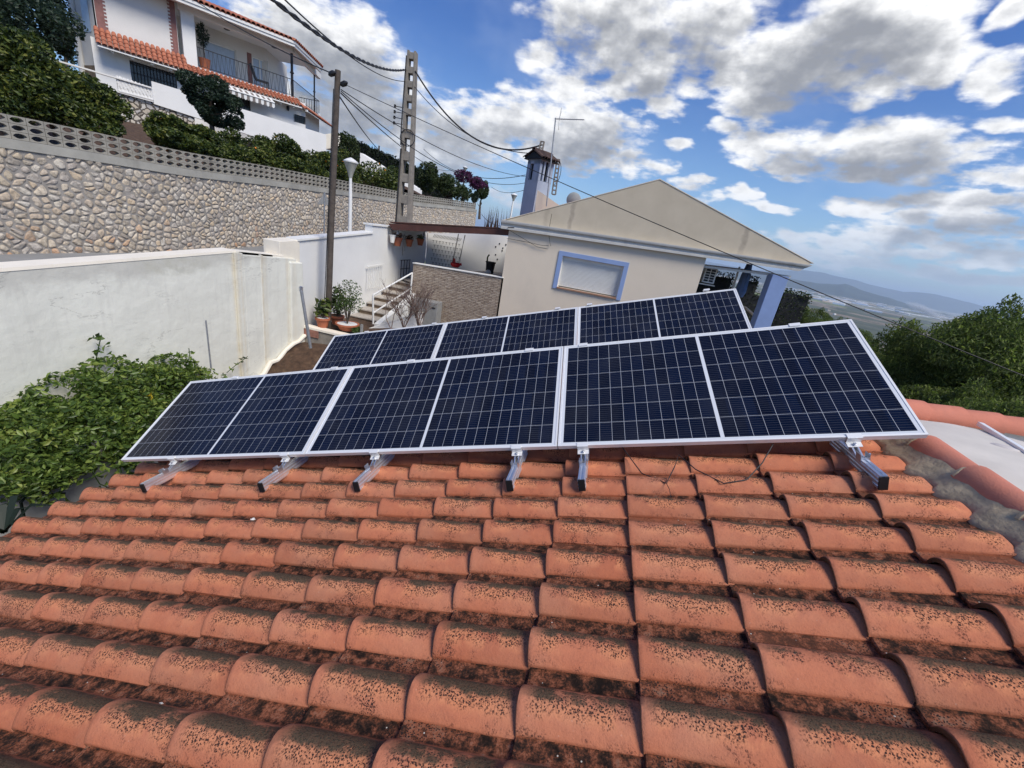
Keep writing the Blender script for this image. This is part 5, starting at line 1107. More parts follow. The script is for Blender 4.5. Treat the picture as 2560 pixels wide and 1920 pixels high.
# ================================================================== WHITE HOUSE UP THE SLOPE
uh = thing('white_house', 'large two-storey white house on the slope with a roofed balcony and red tile skirt roof', 'house', (-26, 20, 3))
C1 = Vector((-22.17, 24.05, 0)); d1 = Vector((.574, .819, 0)); o1 = Vector((.819, -.574, 0))
def U(px, py, off=0.0): A = C1 + o1 * off; return PV(px, py, A, A + d1)
FZ = 7.15; CZ = 9.6
Q2 = Vector((-21.75, 24.65, 0)); R2 = Vector((-23.2, 29.2, 0)); d2 = (R2 - Q2).normalized(); o2 = Vector((d2.y, -d2.x, 0))
S = lambda p: (Vector((p.x, p.y, 0)) - C1).dot(d1)      # distance along the first facade
at1 = lambda s, off=0, z=0: C1 + d1 * s + o1 * off + Vector((0, 0, z))
sL, sR = S(U(210, 60)), S(U(388, 120)); sCol0, sCol1 = S(U(396, 100, .1)), S(U(424, 100, .1)); s2 = S(Q2)
# ground-floor wall with window openings
h1 = (S(U(280, 135)), S(U(383, 188)), U(280, 160).z - .35, U(330, 150).z + .12); h2 = (S(U(492, 210)), S(U(541, 225)), U(520, 232).z - .3, U(520, 205).z); h3 = (S(U(634, 244)), S(U(660, 268)), U(647, 266).z, U(647, 249).z)
s0_ = sL - .3; hol = [(a - s0_, b - s0_, c, e) for a, b, c, e in (h1, h2, h3)]
mb = MB(); wall_holes(mb, at1(s0_), at1(s2), 3.5, FZ - .15, hol, .3, o1); mb.build('wall', 'house_white', uh)
mb = MB(); mb.prism([Q2 + Vector((0, 0, 3.5)), R2 + Vector((0, 0, 3.5)), R2 + Vector((0, 0, FZ - .15)), Q2 + Vector((0, 0, FZ - .15))], -o2 * .3); mb.build('wall', 'house_white', uh)
for (a, b, c, e) in (h1, h2, h3):
    f = MB(); f.prism([at1(a, -.16, c), at1(b, -.16, c), at1(b, -.16, e), at1(a, -.16, e)], -o1 * .03); w = f.build('window', 'dark_glass', uh)
    g = MB(); n = max(4, int((b - a) / .13))
    for k in range(n + 1): g.bar(at1(a + (b - a) * k / n, -.04, c), at1(a + (b - a) * k / n, -.04, e), .018, .018)
    for z in (c + .03, (c + e) / 2, e - .12): g.bar(at1(a, -.04, z), at1(b, -.04, z), .02, .02)
    g.build('grille', 'dark_metal', w)
# upper floor: projecting white block with brick quoins
ub = MB(); ub.prism([at1(sL, 0, FZ - .3), at1(sR, 0, FZ - .3), at1(sR, 0, 11.2), at1(sL, 0, 11.2)], -o1 * 3.5); ub.build('upper_wall', 'house_cream', uh)
simple('quoin', (0.24, 0.115, 0.10), .9, var=.25, scale=6)
for s_, w_, sg in ((sL + .02, .30, 1), (sR - .02, .22, -1)):
    mb = MB(); z = FZ
    while z < 11: mb.prism([at1(s_, .02, z), at1(s_ + sg * w_, .02, z), at1(s_ + sg * w_, .02, z + .075), at1(s_, .02, z + .075)], -o1 * .04); mb.prism([at1(s_, .02, z + .075), at1(s_ + sg * (w_ + .09), .02, z + .075), at1(s_ + sg * (w_ + .09), .02, z + .15), at1(s_, .02, z + .15)], -o1 * .04); z += .15
    mb.build('brick_quoin', 'quoin', uh)
# balcony: slab, recessed walls, ceiling, column, posts
inn = 2.3; B0 = at1(sCol0 + .1); B1 = at1(s2)
mb = MB(); mb.prism([at1(sR - .2, .05, FZ - .2), at1(s2, .05, FZ - .2), R2 + o2 * .05 + Vector((0, 0, FZ - .2)), R2 - o2 * 4 + Vector((0, 0, FZ - .2)), at1(sR, -5, FZ - .2)], (0, 0, .18)); mb.build('balcony_slab', 'house_white', uh)
inner_c = at1(s2 - .9, -inn)
wd = [(1.05, 3.1, FZ + .02, FZ + 1.95), (5.0, 6.05, FZ + .02, FZ + 2.0)]
a_in, b_in = at1(sR - .1, -inn), inner_c; Lin = (b_in - a_in).length
dd = [(S(U(440, 100, -inn)) - (sR - .1), S(U(510, 120, -inn)) - (sR - .1), FZ + .02, U(440, 84, -inn).z), (S(U(545, 130, -inn)) - (sR - .1), S(U(578, 140, -inn)) - (sR - .1), FZ + .02, U(545, 121, -inn).z)]
mb = MB(); wall_holes(mb, a_in, b_in, FZ - .1, CZ + .2, dd, .25, o1); mb.prism([inner_c + Vector((0, 0, FZ - .1)), R2 - o2 * 2.2 + Vector((0, 0, FZ - .1)), R2 - o2 * 2.2 + Vector((0, 0, CZ + .2)), inner_c + Vector((0, 0, CZ + .2))], -o2 * .25); mb.build('balcony_wall', 'house_cream', uh)
for i, (a, b, c, e) in enumerate(dd):
    P = lambda s, z, o: a_in + d1 * s - o1 * o + Vector((0, 0, z)); mb = MB(); mb.prism([P(a, c, .14), P(b, c, .14), P(b, e, .14), P(a, e, .14)], -o1 * .03); w = mb.build('balcony_door', 'pale_glass', uh)
    f = MB()
    for s_ in ([a + .03, b - .03] + ([(a + b) / 2] if i else [])): f.bar(P(s_, c, .10), P(s_, e, .10), .06, .05, o1)
    f.bar(P(a, e - .03, .10), P(b, e - .03, .10), .05, .06); f.build('frame', 'white_paint', w)
    if i: mb = MB(); mb.prism([P(a - .28, c, -.02), P(a - .04, c, -.02), P(a - .04, e + .1, -.02), P(a - .28, e + .1, -.02)], -o1 * .04); mb.build('brick_quoin', 'quoin', uh)
E1 = at1(s2 - .12, 1.0); E2 = D(697, 140, 37.3); E2.z = 0
mb = MB(); zc_ = CZ
mb.prism([at1(sL - 1.5, .95, zc_ + .12), E1 + Vector((0, 0, zc_ + .12)), E2 + Vector((0, 0, zc_ + .12)), E2 - o2 * 6 + Vector((0, 0, zc_ + .12)), at1(sL - 1.5, -6, zc_ + .12)], (0, 0, .12)); mb.build('eaves', 'house_white', uh)
mb = MB(); mb.bar(at1(sCol0 - .1, 0, CZ - .0), at1(s2, 0, CZ - .0), .26, .30); mb.bar(Q2 + Vector((0, 0, CZ)), R2 + Vector((0, 0, CZ)), .26, .30); mb.prism([at1(sL - 1.5, .90, zc_ - .02), E1 - o1 * .05 + Vector((0, 0, zc_ - .02)), E1 - o1 * .05 + Vector((0, 0, zc_ + .12)), at1(sL - 1.5, .90, zc_ + .12)], -o1 * .12); mb.prism([E1 - o2 * .05 + Vector((0, 0, zc_ - .02)), E2 - o2 * .05 + Vector((0, 0, zc_ - .02)), E2 - o2 * .05 + Vector((0, 0, zc_ + .12)), E1 - o2 * .05 + Vector((0, 0, zc_ + .12))], -o2 * .12); mb.build('fascia', 'house_white', uh)
mb = MB()   # barrel tiles of the main roof
s = sL - 1.5
while s < s2 - .15: q_ = min(1.0, (s2 - .1 - s) / 2.6 + .06); mb.add(*barrel(at1(s, 1.04, zc_ + .27), at1(s, 1.04 - 3.6 * q_, zc_ + .27 + 1.08 * q_), .115, .10, (0, 0, 1), 200, 6)); s += .235
k = 0.0; LL = (E2 - E1).length
while k < LL: p = E1.lerp(E2, k / LL); q_ = min(1.0, k / 2.6 + .06); mb.add(*barrel(p + o2 * .05 + Vector((0, 0, zc_ + .27)), p - o2 * 2.8 * q_ + Vector((0, 0, zc_ + .27 + 1.03 * q_)), .115, .10, (0, 0, 1), 200, 6)); k += .235
mb.prism([at1(sL - 1.5, .9, zc_ + .24), E1 + Vector((0, 0, zc_ + .24)), E1 - o1 * 3 + Vector((0, 0, zc_ + 1.2)), at1(sL - 1.5, -2.6, zc_ + 1.25)], (0, 0, .03)); mb.prism([E1 + Vector((0, 0, zc_ + .24)), E2 + Vector((0, 0, zc_ + .24)), E2 - o2 * 2.8 + Vector((0, 0, zc_ + 1.2)), E1 - o1 * 3 + Vector((0, 0, zc_ + 1.2))], (0, 0, .03)); mb.build('roof', 'terracotta', uh, smooth=True)
mb = MB(); c = at1((sCol0 + sCol1) / 2, -.05, (FZ + CZ) / 2); mb.box(c, (sCol1 - sCol0, .32, CZ - FZ + .1), Matrix((d1, o1, Vector((0, 0, 1)))).transposed()); mb.build('column', 'house_white', uh)
for p, r in ((Q2, .075), (R2 - d2 * .9, .05)): mb = MB(); p = Vector((p.x, p.y, 0)); mb.tube([p - o1 * .1 + Vector((0, 0, FZ)), p - o1 * .1 + Vector((0, 0, CZ))], r, 10); mb.lathe([(r, -.06), (r * 1.6, -.02), (r * 1.6, .02), (r, .06)], p - o1 * .1 + Vector((0, 0, FZ + 1.3)), 10); mb.build('balcony_post', 'dark_metal', uh, smooth=True)
# skirt roof of barrel tiles above the ground floor
mb = MB(); s = sL - .05; 
while s < s2 + .3:
    a_ = at1(s, .78, FZ - .52); b_ = at1(s, -.02, FZ - .02 + (.28 if s < sCol0 else -.06))
    for c_ in range(4): mb.add(*barrel(a_.lerp(b_, c_ / 4) + Vector((0, 0, .02)), a_.lerp(b_, (c_ + 1.2) / 4), .105, .088, (0, 0, 1), 200, 6, .02))
    s += .21
L2 = (R2 - Q2).length; k = 0
while k < L2 + .6: p = Q2 + d2 * k; mb.add(*barrel(p + o2 * .78 + Vector((0, 0, FZ - .52)), p + Vector((0, 0, FZ - .08)), .105, .09, (0, 0, 1), 200, 6)); k += .21
mb.build('skirt_tiles', 'terracotta', uh, smooth=True)
mb = MB(); mb.prism([at1(sL - .1, .76, FZ - .60), at1(s2 + .3, .76, FZ - .60), at1(s2 + .3, 0, FZ - .22), at1(sL - .1, 0, FZ - .05)], (0, 0, .04)); mb.prism([Q2 + o2 * .76 + Vector((0, 0, FZ - .6)), R2 + o2 * .76 + d2 * .6 + Vector((0, 0, FZ - .6)), R2 + d2 * .6 + Vector((0, 0, FZ - .2)), Q2 + Vector((0, 0, FZ - .2))], (0, 0, .04))
for k in range(14): mb.box(at1(sL + .4 + k * .75, .55, FZ - .62), (.10, .10, .12))
mb.build('skirt_soffit', 'house_white', uh)
# balcony railing
rg = thing('balcony_railing', 'black wrought iron balcony railing with zigzag bars on the white house', 'railing', tuple(at1(sCol1, .05, FZ)))
mb = MB(); RH = .92; a = at1(sCol1 + .05, .02, FZ); b = Vector((Q2.x, Q2.y, FZ)) + o1 * .02; L = (b - a).length; n = 24
mb.tube([a + Vector((0, 0, RH)), b + Vector((0, 0, RH))], .022, 6); mb.tube([a + Vector((0, 0, .07)), b + Vector((0, 0, .07))], .016, 6)
for k in range(n):
    p = a.lerp(b, k / n); q = a.lerp(b, (k + .5) / n); r = a.lerp(b, (k + 1) / n); mb.bar(p + Vector((0, 0, .07)), q + Vector((0, 0, RH)), .014, .014); mb.bar(q + Vector((0, 0, RH)), r + Vector((0, 0, .07)), .014, .014)
mb.build('front_rail', 'dark_metal', rg)
mb = MB(); a, b = b, Vector((R2.x, R2.y, FZ)); n = 30; mb.tube([a + Vector((0, 0, RH)), b + Vector((0, 0, RH))], .022, 6); mb.tube([a + Vector((0, 0, .07)), b + Vector((0, 0, .07))], .016, 6)
for k in range(n + 1): p = a.lerp(b, k / n); mb.bar(p + Vector((0, 0, .05)), p + Vector((0, 0, RH)), .014, .014)
c = b - o2 * 1.4; mb.tube([b + Vector((0, 0, RH)), c + Vector((0, 0, RH))], .022, 6)
for k in range(9): p = b.lerp(c, k / 8); mb.bar(p + Vector((0, 0, .05)), p + Vector((0, 0, RH)), .014, .014)
mb.build('side_rail', 'dark_metal', rg)
# chair, ceiling lamps, plant on the balcony
p = at1(s2 - 1.55, -.9, FZ); chr_ = thing('balcony_chair', 'dark reclining chair on the balcony behind the railing', 'chair', tuple(p)); mb = MB(); mb.prism([p + Vector((-.25, -.2, .45)), p + Vector((.2, .25, .45)), p + Vector((.2, .25, .40)), p + Vector((-.25, -.2, .40))], o1 * .45); mb.build('seat', 'dark_metal', chr_)
mb = MB(); q = p + Vector((-.25, -.2, .42)); mb.prism([q, q + o1 * .45, q + o1 * .45 + Vector((-.2, -.2, .75)), q + Vector((-.2, -.2, .75))], d1 * .04); mb.build('backrest', 'dark_metal', chr_)
for dx, dy in ((0, 0), (.45, .45)):
    for o in (0.02, .43): mb = MB(); r = p + Vector((-.25 + dx, -.2 + dy, 0)) + o1 * o; mb.tube([r, r + Vector((0, 0, .42))], .018, 6); mb.build('leg', 'dark_metal', chr_)
for px, py, lb in ((567, 74, 'dark square lamp on the balcony ceiling nearer the white column'), (686, 132, 'dark square lamp on the balcony ceiling beside the black post')):
    p = U(px / KP, py / KP, -1.0); mb = MB(); mb.box((p.x, p.y, CZ + .07), (.22, .22, .12)); tag(mb.build('ceiling_lamp', 'dark_metal', bevel=.02), lb, 'lamp', 'lamps on the balcony ceiling')
p = at1(sCol1 + .45, -.7, FZ); pt = thing('potted_tree', 'tall thin potted plant in an orange tub behind the balcony column', 'potted plant', tuple(p)); mb = MB(); mb.lathe([(.2, 0), (.28, .6), (.3, .6), (.26, .5)], p, 12); mb.build('pot', 'pot', pt, smooth=True); foliage('leaves', blob_points([(p.x, p.y, p.z + 1.7, .32, .32, .6)], 350, .2, .6), .14, 'leaf_dark', pt); mb = MB(); mb.tube([p + Vector((0, 0, .5)), p + Vector((0, 0, 1.8))], .03, 6); mb.build('stem', 'bark', pt)
# awning
aw = thing('striped_awning', 'white and grey-brown striped awning with a scalloped valance below the balcony', 'awning', tuple(U(520 / KP, 190 / KP, .1)))
T0, T1 = U(521 / KP, 191 / KP, .1), U(671 / KP, 238 / KP, .1); F1_, F0_ = U(681 / KP, 256 / KP, 1.35), U(557 / KP, 218 / KP, 1.35)
F0_ = T0 + o1 * 1.25 + Vector((0, 0, -.50)); F1_ = T1 + o1 * 1.25 + Vector((0, 0, -.50))
mW, mG = MB(), MB(); ns = 21
simple('awning_grey', (.17, .145, .13), .8); simple('awning_white', (.72, .71, .68), .8)
for k in range(ns):
    m_ = mW if k % 2 == 0 else mG; a, b = k / ns, (k + 1) / ns; m_.prism([T0.lerp(T1, a), T0.lerp(T1, b), F0_.lerp(F1_, b), F0_.lerp(F1_, a)], (0, 0, .01))
    c0_, c1_ = F0_.lerp(F1_, a), F0_.lerp(F1_, b); m_.prism([c0_ + Vector((0, 0, -.02)), c1_ + Vector((0, 0, -.02)), c1_ + Vector((0, 0, -.24)), c0_.lerp(c1_, .5) + Vector((0, 0, -.30)), c0_ + Vector((0, 0, -.24))], o1 * .01)
mW.build('white_stripes', 'awning_white', aw); mG.build('grey_stripes', 'awning_grey', aw); mb = MB(); mb.tube([F0_ + o1 * .02, F1_ + o1 * .02], .035, 8); mb.tube([T0, T1], .05, 8); mb.build('front_bar', 'white_paint', aw, smooth=True)
for px, py, lb in ((489, 192, 'small dark wall lantern left of the awning'), (720, 271, 'small dark wall lantern right of the awning')):
    p = U(px / KP, py / KP, .12); mb = MB(); mb.lathe([(.02, .16), (.09, .1), (.07, -.1), (.02, -.14)], p, 6); mb.bar(p + Vector((0, 0, .14)), p - o1 * .12 + Vector((0, 0, .14)), .02, .02); tag(mb.build('wall_lantern', 'dark_metal'), lb, 'lantern', 'wall lanterns of the white house')
# left wing with downpipe and tall window
mb = MB(); a, b = U(205, 50, -.2), U(160, 50, -2.0); a.z = b.z = 0; mb.prism([a + Vector((0, 0, 4.2)), b + Vector((0, 0, 4.2)), b + Vector((0, 0, 11.5)), a + Vector((0, 0, 11.5))], -o1 * 3); mb.build('side_wall', 'house_cream', uh)
q0, q1 = a.lerp(b, .22), a.lerp(b, .55); mb = MB(); mb.prism([q0 + o1 * .06 + Vector((0, 0, 7.3)), q1 + o1 * .06 + Vector((0, 0, 7.3)), q1 + o1 * .06 + Vector((0, 0, 11.3)), q0 + o1 * .06 + Vector((0, 0, 11.3))], -o1 * .1); mb.build('tall_window', 'pale_glass', uh)
mb = MB(); q = a.lerp(b, .98); mb.tube([q + o1 * .25 + Vector((0, 0, 4.2)), q + o1 * .25 + Vector((0, 0, 11.4))], .13, 10); mb.build('downpipe', 'house_white', uh, smooth=True)
q0, q1 = a.lerp(b, .30), a.lerp(b, .9); mb = MB(); mb.prism([q0 + o1 * .04 + Vector((0, 0, 4.6)), q1 + o1 * .04 + Vector((0, 0, 4.6)), q1 + o1 * .04 + Vector((0, 0, 5.9)), q0 + o1 * .04 + Vector((0, 0, 5.9))], -o1 * .1); mb.build('doorway', 'step_face', uh)
# parapet in front: white solid wall, lattice part, dark stone base
pp = thing('garden_parapet', 'long white parapet wall in front of the white house, with a pierced lattice section', 'wall', tuple(U(500, 240, 3)))
a, b, c = U(327, 175, 3), U(705, 291, 3), U(705, 318, 3); L0 = U(327, 213, 3)
mb = MB(); mb.prism([Vector((a.x, a.y, a.z - .95)), Vector((b.x, b.y, b.z - 1.4)), b, a], -o1 * .22); mb.build('wall_body', 'house_white', pp)
l0, l1 = U(252, 163, 3), U(327, 190, 3); hgt = .62; mb = MB()
zz0 = l1.z - hgt + .12
mb.bar(Vector((l0.x - 4, l0.y - 5.7, l0.z)), Vector((l1.x, l1.y, l1.z)), .2, .06); mb.bar(Vector((l0.x, l0.y, zz0)), Vector((l1.x, l1.y, zz0)), .2, .05)
dl = (l1 - l0); n = 9
for k in range(n + 1):
    p = l0.lerp(l1, k / n); mb.bar(Vector((p.x, p.y, zz0)), Vector((p.x, p.y, p.z)), .06, .05)
    if k < n:
        q = l0.lerp(l1, (k + 1) / n)
        for zb_, zt2 in ((zz0, (zz0 + p.z) / 2), ((zz0 + p.z) / 2, p.z)):
            mb.bar(Vector((p.x, p.y, zb_)), Vector((q.x, q.y, zt2)), .06, .10); mb.bar(Vector((p.x, p.y, zt2)), Vector((q.x, q.y, zb_)), .06, .05)
mb.build('lattice', 'house_white', pp)
e0, e1 = U(150, 210, 2.9), U(420, 250, 2.9); e1.z = e0.z
V = [Vector((e0.x, e0.y, .5)), Vector((e1.x, e1.y, .5)), Vector((e1.x, e1.y, a.z - .9)), Vector((e0.x, e0.y, l1.z - hgt + .1))]; V += [v - o1 * .4 for v in V]
rs = uvquad_mesh('rubble_base', V, [(0, 1, 2, 3), (7, 6, 5, 4), (3, 2, 6, 7)], [((Vector((v.x, v.y, 0)) - e0).dot(d1), v.z) for v in V], 'stone_dark', pp)
# garden slope between the stone wall and the house
def garden():
    V = []; F = []; n = len(WL); A = offs(WL, -.4); K = 12
    for i in range(n):
        for k in range(K + 1):
            t = k / K; p = Vector((A[i][0], A[i][1], zt[i] - .35)); q = Vector(p) + Vector((-13, 7.5, 2.4)); w = p.lerp(q, t); w.z += .25 * noise.noise(Vector((w.x * .7, w.y * .7, 0))) * (t > 0); V.append(w)
    for i in range(n - 1):
        for k in range(K): a = i * (K + 1) + k; F.append((a, a + 1, a + K + 2, a + K + 1))
    tag(MB().add(V, F).build('garden_slope', 'soil', smooth=True), kind='structure')
garden()

# ================================================================== TREES AND SHRUBS UP THE SLOPE
def pxr(r, d): return r * d / 860
def blob(px, py, d, rx, ry): p = D(px, py, d); return (p.x, p.y, p.z, pxr(rx, d), pxr(rx, d), pxr(ry, d))
def shrub(name, label, cat, spots, n, leaf, mat, ground=2.0, group=None, fruits=0, sub=7, k=.42, seed=0, **kw):
    B = []
    for i, s in enumerate(spots):
        b = blob(*s); B += lumps(b[:3], [v * .80 for v in b[3:]], sub, k, seed=seed * 17 + i)
    c = blob(*spots[0]); base = (c[0], c[1], min(ground, c[2] - c[5])); return tree(name, label, cat, base, c[:3], B, n, leaf, mat, group, .09, fruits, seed=seed, **kw)
shrub('dark_tree', 'dark broad-leaved tree at the upper left corner of the garden', 'tree', [(35, 35, 27, 80, 62), (80, 70, 27, 36, 34)], 7000, .17, 'leaf_dark', 3.5, seed=1)
shrub('dark_tree', 'dark loose conifer between the corner tree and the downpipe of the white house', 'tree', [(124, 50, 33, 18, 70)], 2600, .16, 'leaf_dark', 3.5, seed=2)
shrub('orange_tree', 'large leafy orange tree filling the left edge above the block fence', 'tree', [(20, 170, 16.5, 88, 66), (-40, 110, 16.5, 70, 74), (60, 215, 15.8, 60, 44)], 11000, .11, 'leaf_orange', 2.2, 'orange trees and shrubs in the sloping garden', 8, seed=3)
shrub('orange_tree', 'bushy orange tree with yellow-green shoots, second from the left above the block fence', 'tree', [(110, 190, 16, 62, 54), (112, 235, 15.5, 60, 36)], 8500, .11, 'leaf_orange', 2.2, 'orange trees and shrubs in the sloping garden', 8, seed=4)
shrub('orange_tree', 'bushy orange tree touching the white lattice parapet', 'tree', [(168, 220, 16, 52, 48), (212, 266, 15.5, 34, 24)], 6500, .11, 'leaf_orange', 2.2, 'orange trees and shrubs in the sloping garden', 6, seed=5)
spots = [((362, 284, 17.5, 38, 27), 'first hedge orange tree right of the rubble base'), ((418, 296, 18, 40, 27), 'hedge orange tree left of the round dark shrub'), ((484, 312, 19, 44, 30), 'hedge orange tree under the round dark shrub'),
         ((550, 322, 20, 44, 31), 'hedge orange tree in the middle of the row below the white parapet'), ((612, 338, 21, 42, 32), 'hedge orange tree below the awning end'), ((676, 350, 22.5, 42, 32), 'hedge orange tree just left of the wooden pole'), ((735, 362, 24, 38, 34), 'orange tree directly behind the wooden pole')]
for i, (s, lb) in enumerate(spots):
    shrub('orange_tree', lb, 'tree', [s, (s[0] + 6, s[1] + 24, s[2] - .8, s[3] * .95, s[4] * .72)], 5200, .12, 'leaf_orange', 1.8, 'orange trees and shrubs in the sloping garden', 14, seed=10 + i)
shrub('orange_tree', 'orange tree with fruit between the white street lamp and the concrete pole', 'tree', [(805, 382, 27, 60, 42), (850, 390, 28, 26, 34)], 5000, .15, 'leaf_orange', 1.8, 'orange trees and shrubs in the sloping garden', 16, seed=20)
shrub('round_shrub', 'dense dark round shrub in front of the white parapet', 'shrub', [(452, 205, 20.5, 50, 38), (470, 240, 20.5, 46, 38)], 13000, .10, 'leaf_dark', 2.5, sub=9, k=.3, seed=21)
shrub('grey_shrub', 'grey-green shrub beside the white wall behind the wooden pole', 'shrub', [(755, 320, 33, 30, 30)], 1800, .16, 'leaf_mid', 3, seed=22)
shrub('garden_bush', 'dark bush right of the concrete pole above the block fence', 'shrub', [(925, 392, 31, 32, 34)], 3000, .17, 'leaf_mid', 2, seed=23)
shrub('garden_bush', 'wide dark bush between the concrete pole bush and the bougainvillea', 'shrub', [(970, 402, 32, 38, 34), (1000, 420, 32, 20, 22)], 3600, .17, 'leaf_mid', 2, seed=24)
shrub('bougainvillea', 'purple flowering bougainvillea at the end of the stone wall', 'shrub', [(1003, 382, 34, 24, 18), (1030, 398, 34.5, 24, 14)], 2400, .16, 'leaf_purple', 2, seed=25)
shrub('round_tree', 'tall rounded olive-green tree at the end of the stone wall', 'tree', [(1043, 412, 36, 20, 26)], 3000, .14, 'leaf_mid', 2, sub=4, k=.25, seed=26)
shrub('round_shrub', 'small dark rounded shrub against the fence end post', 'shrub', [(1026, 428, 33.8, 12, 16)], 1200, .12, 'leaf_dark', 2, sub=4, k=.25, seed=27)
# tall clipped hedge on the far slope and the white wall below it
a, b = D(732, 288, 44), D(968, 392, 52); th = thing('clipped_tall_hedge', 'long tall dark clipped hedge running down the slope behind the poles', 'hedge', tuple(a - Vector((0, 0, 3))))
n = 9000; t = RNG.uniform(0, 1, n); P = np.array(a)[None] * (1 - t)[:, None] + np.array(b)[None] * t[:, None]; P[:, 2] -= RNG.uniform(0, 1, n) ** 1.2 * 3.2; P += RNG.normal(0, .09, (n, 3)); P[:, 2] += np.array([.12 * noise.noise(Vector((x * 1.7, 0, 0))) for x in P[:, 0]])
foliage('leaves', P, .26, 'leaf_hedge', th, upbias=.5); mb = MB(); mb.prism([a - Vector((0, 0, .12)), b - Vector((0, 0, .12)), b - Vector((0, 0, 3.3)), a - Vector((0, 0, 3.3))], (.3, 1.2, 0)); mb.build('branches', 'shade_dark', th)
a, b = D(778, 330, 42), D(905, 408, 45); mb = MB(); mb.prism([a, b, b - Vector((0, 0, 2.2)), a - Vector((0, 0, 2.2))], (.1, .5, 0)); tag(mb.build('slope_wall', 'house_white'), 'plain white wall descending the slope below the tall clipped hedge', 'wall')
mb = MB(); a, b = D(700, 290, 36), D(712, 330, 36); mb.prism([a, D(716, 288, 36), D(716, 320, 36), D(702, 322, 36)], (.3, .6, 0)); tag(mb.build('gate_pillar', 'plaster_cap'), 'pale gate pillar at the right end of the white parapet', 'pillar')
hs = MB(); V = [(-60, 20, 1.5), (-20, 22, 4.2), (-12.5, 36, 2.2), (-12, 60, 1.2), (-60, 90, 9)]; hs.add(V, [(0, 1, 2, 3, 4)]); tag(hs.build('upper_slope', 'soil'), kind='structure')

# ================================================================== POLES, LAMPS, CABLES
wp = thing('wooden_pole', 'dark weathered wooden utility pole rising from the planter in front of the bluish wall', 'utility pole', tuple(D(708, 657, 11)))
pb, ptp = D(708, 662, 11.7), D(730, 152, 11.7); mb = MB(); mb.tube([pb - Vector((0, 0, 1.0)), pb.lerp(ptp, .33), pb.lerp(ptp, .66), ptp], [.078, .072, .066, .060], 14); mb.build('post', 'wood_pole', wp, smooth=True)
mb = MB(); mb.tube([pb + Vector((-.05, -.07, 0)), pb.lerp(ptp, .5) + Vector((-.06, -.05, 0)), pb.lerp(ptp, .93) + Vector((-.06, -.04, 0))], .010, 5); mb.build('conduit', 'cable', wp)
for px, py, d_ in ((717.5, 159, 11.6), (743, 181, 11.6)):
    p = D(px, py, d_); mb = MB(); mb.lathe([(.02, -.09), (.055, -.05), (.06, .03), (.02, .09)], p, 8, Matrix.Rotation(PI / 2.6, 3, 'Y')); mb.build('splice_box', 'black_plastic', wp, smooth=True)
cp = thing('concrete_pole', 'tall grey concrete utility pole with a ladder of square openings and cables at its top', 'utility pole', tuple(D(874, 480, 17.5)))
cb_, ct_ = D(873, 500, 17.3), D(891.5, 112, 17.5); axis = (ct_ - cb_); hC = axis.length; axis.normalize()
xf = Vector((math.cos(.15), math.sin(.15), 0)); yf = Vector((-math.sin(.15), math.cos(.15), 0))
mb = MB(); w0_, w1_ = .52, .30
def cpt(x, y, t): k = w0_ + (w1_ - w0_) * t; kd = (.40 + (.26 - .40) * t); return cb_.lerp(ct_, t) + xf * (x * k / 2) + yf * (y * kd / 2)
for sx_ in (-1, 1):
    for f0 in (0,):
        p = [cpt(sx_, -1, -.1), cpt(sx_ * .52, -1, -.1), cpt(sx_ * .52, 1, -.1), cpt(sx_, 1, -.1)]; q = [cpt(sx_, -1, 1), cpt(sx_ * .52, -1, 1), cpt(sx_ * .52, 1, 1), cpt(sx_, 1, 1)]; mb.add(p + q, [(0, 1, 2, 3), (7, 6, 5, 4), (0, 4, 5, 1), (1, 5, 6, 2), (2, 6, 7, 3), (3, 7, 4, 0)])
t = -.08
while t < 1.0:
    t2 = min(1.0, t + .034 if t > .55 else t + .05); p = [cpt(x, y, tt) for tt in (t, t2) for x, y in ((-.53, -.9), (.53, -.9), (.53, .9), (-.53, .9))]; mb.add(p, [(0, 1, 2, 3), (7, 6, 5, 4), (0, 4, 5, 1), (1, 5, 6, 2), (2, 6, 7, 3), (3, 7, 4, 0)]); t += .072 if t > .55 else .125
mb.build('post', 'concrete', cp, bevel=.008)
for k in range(4):
    q = cpt(-1, -.6, .705 - k * .030); mb = MB(); mb.tube([q, q + Vector((-.30, -.08, 0))], .012, 6); mb.lathe([(.02, -.05), (.045, -.03), (.03, 0), (.045, .03), (.02, .05)], q + Vector((-.30, -.08, 0)), 8); mb.build('insulator', 'dark_metal', cp, smooth=True)
mb = MB(); q = cpt(.1, -1.15, .545); mb.tube([q + xf * (.26 * math.cos(a)) + Vector((0, 0, .26 * math.sin(a))) for a in np.linspace(0, 2 * PI * 1.9, 34)], .014, 5, caps=False); mb.build('cable_coil', 'cable', cp, smooth=True)
mb = MB(); mb.tube([cpt(-1.06, -1, .97), cpt(-1.1, -1.05, .8), cpt(-1.15, -1.05, .6), cpt(-1.05, -1.05, .5)], .022, 6); mb.tube([cpt(-.95, -1.1, .48), cpt(-1.0, -1.1, .2), cpt(-1.05, -1.1, -.02)], .03, 6); mb.build('conduit', 'cable', cp, smooth=True)
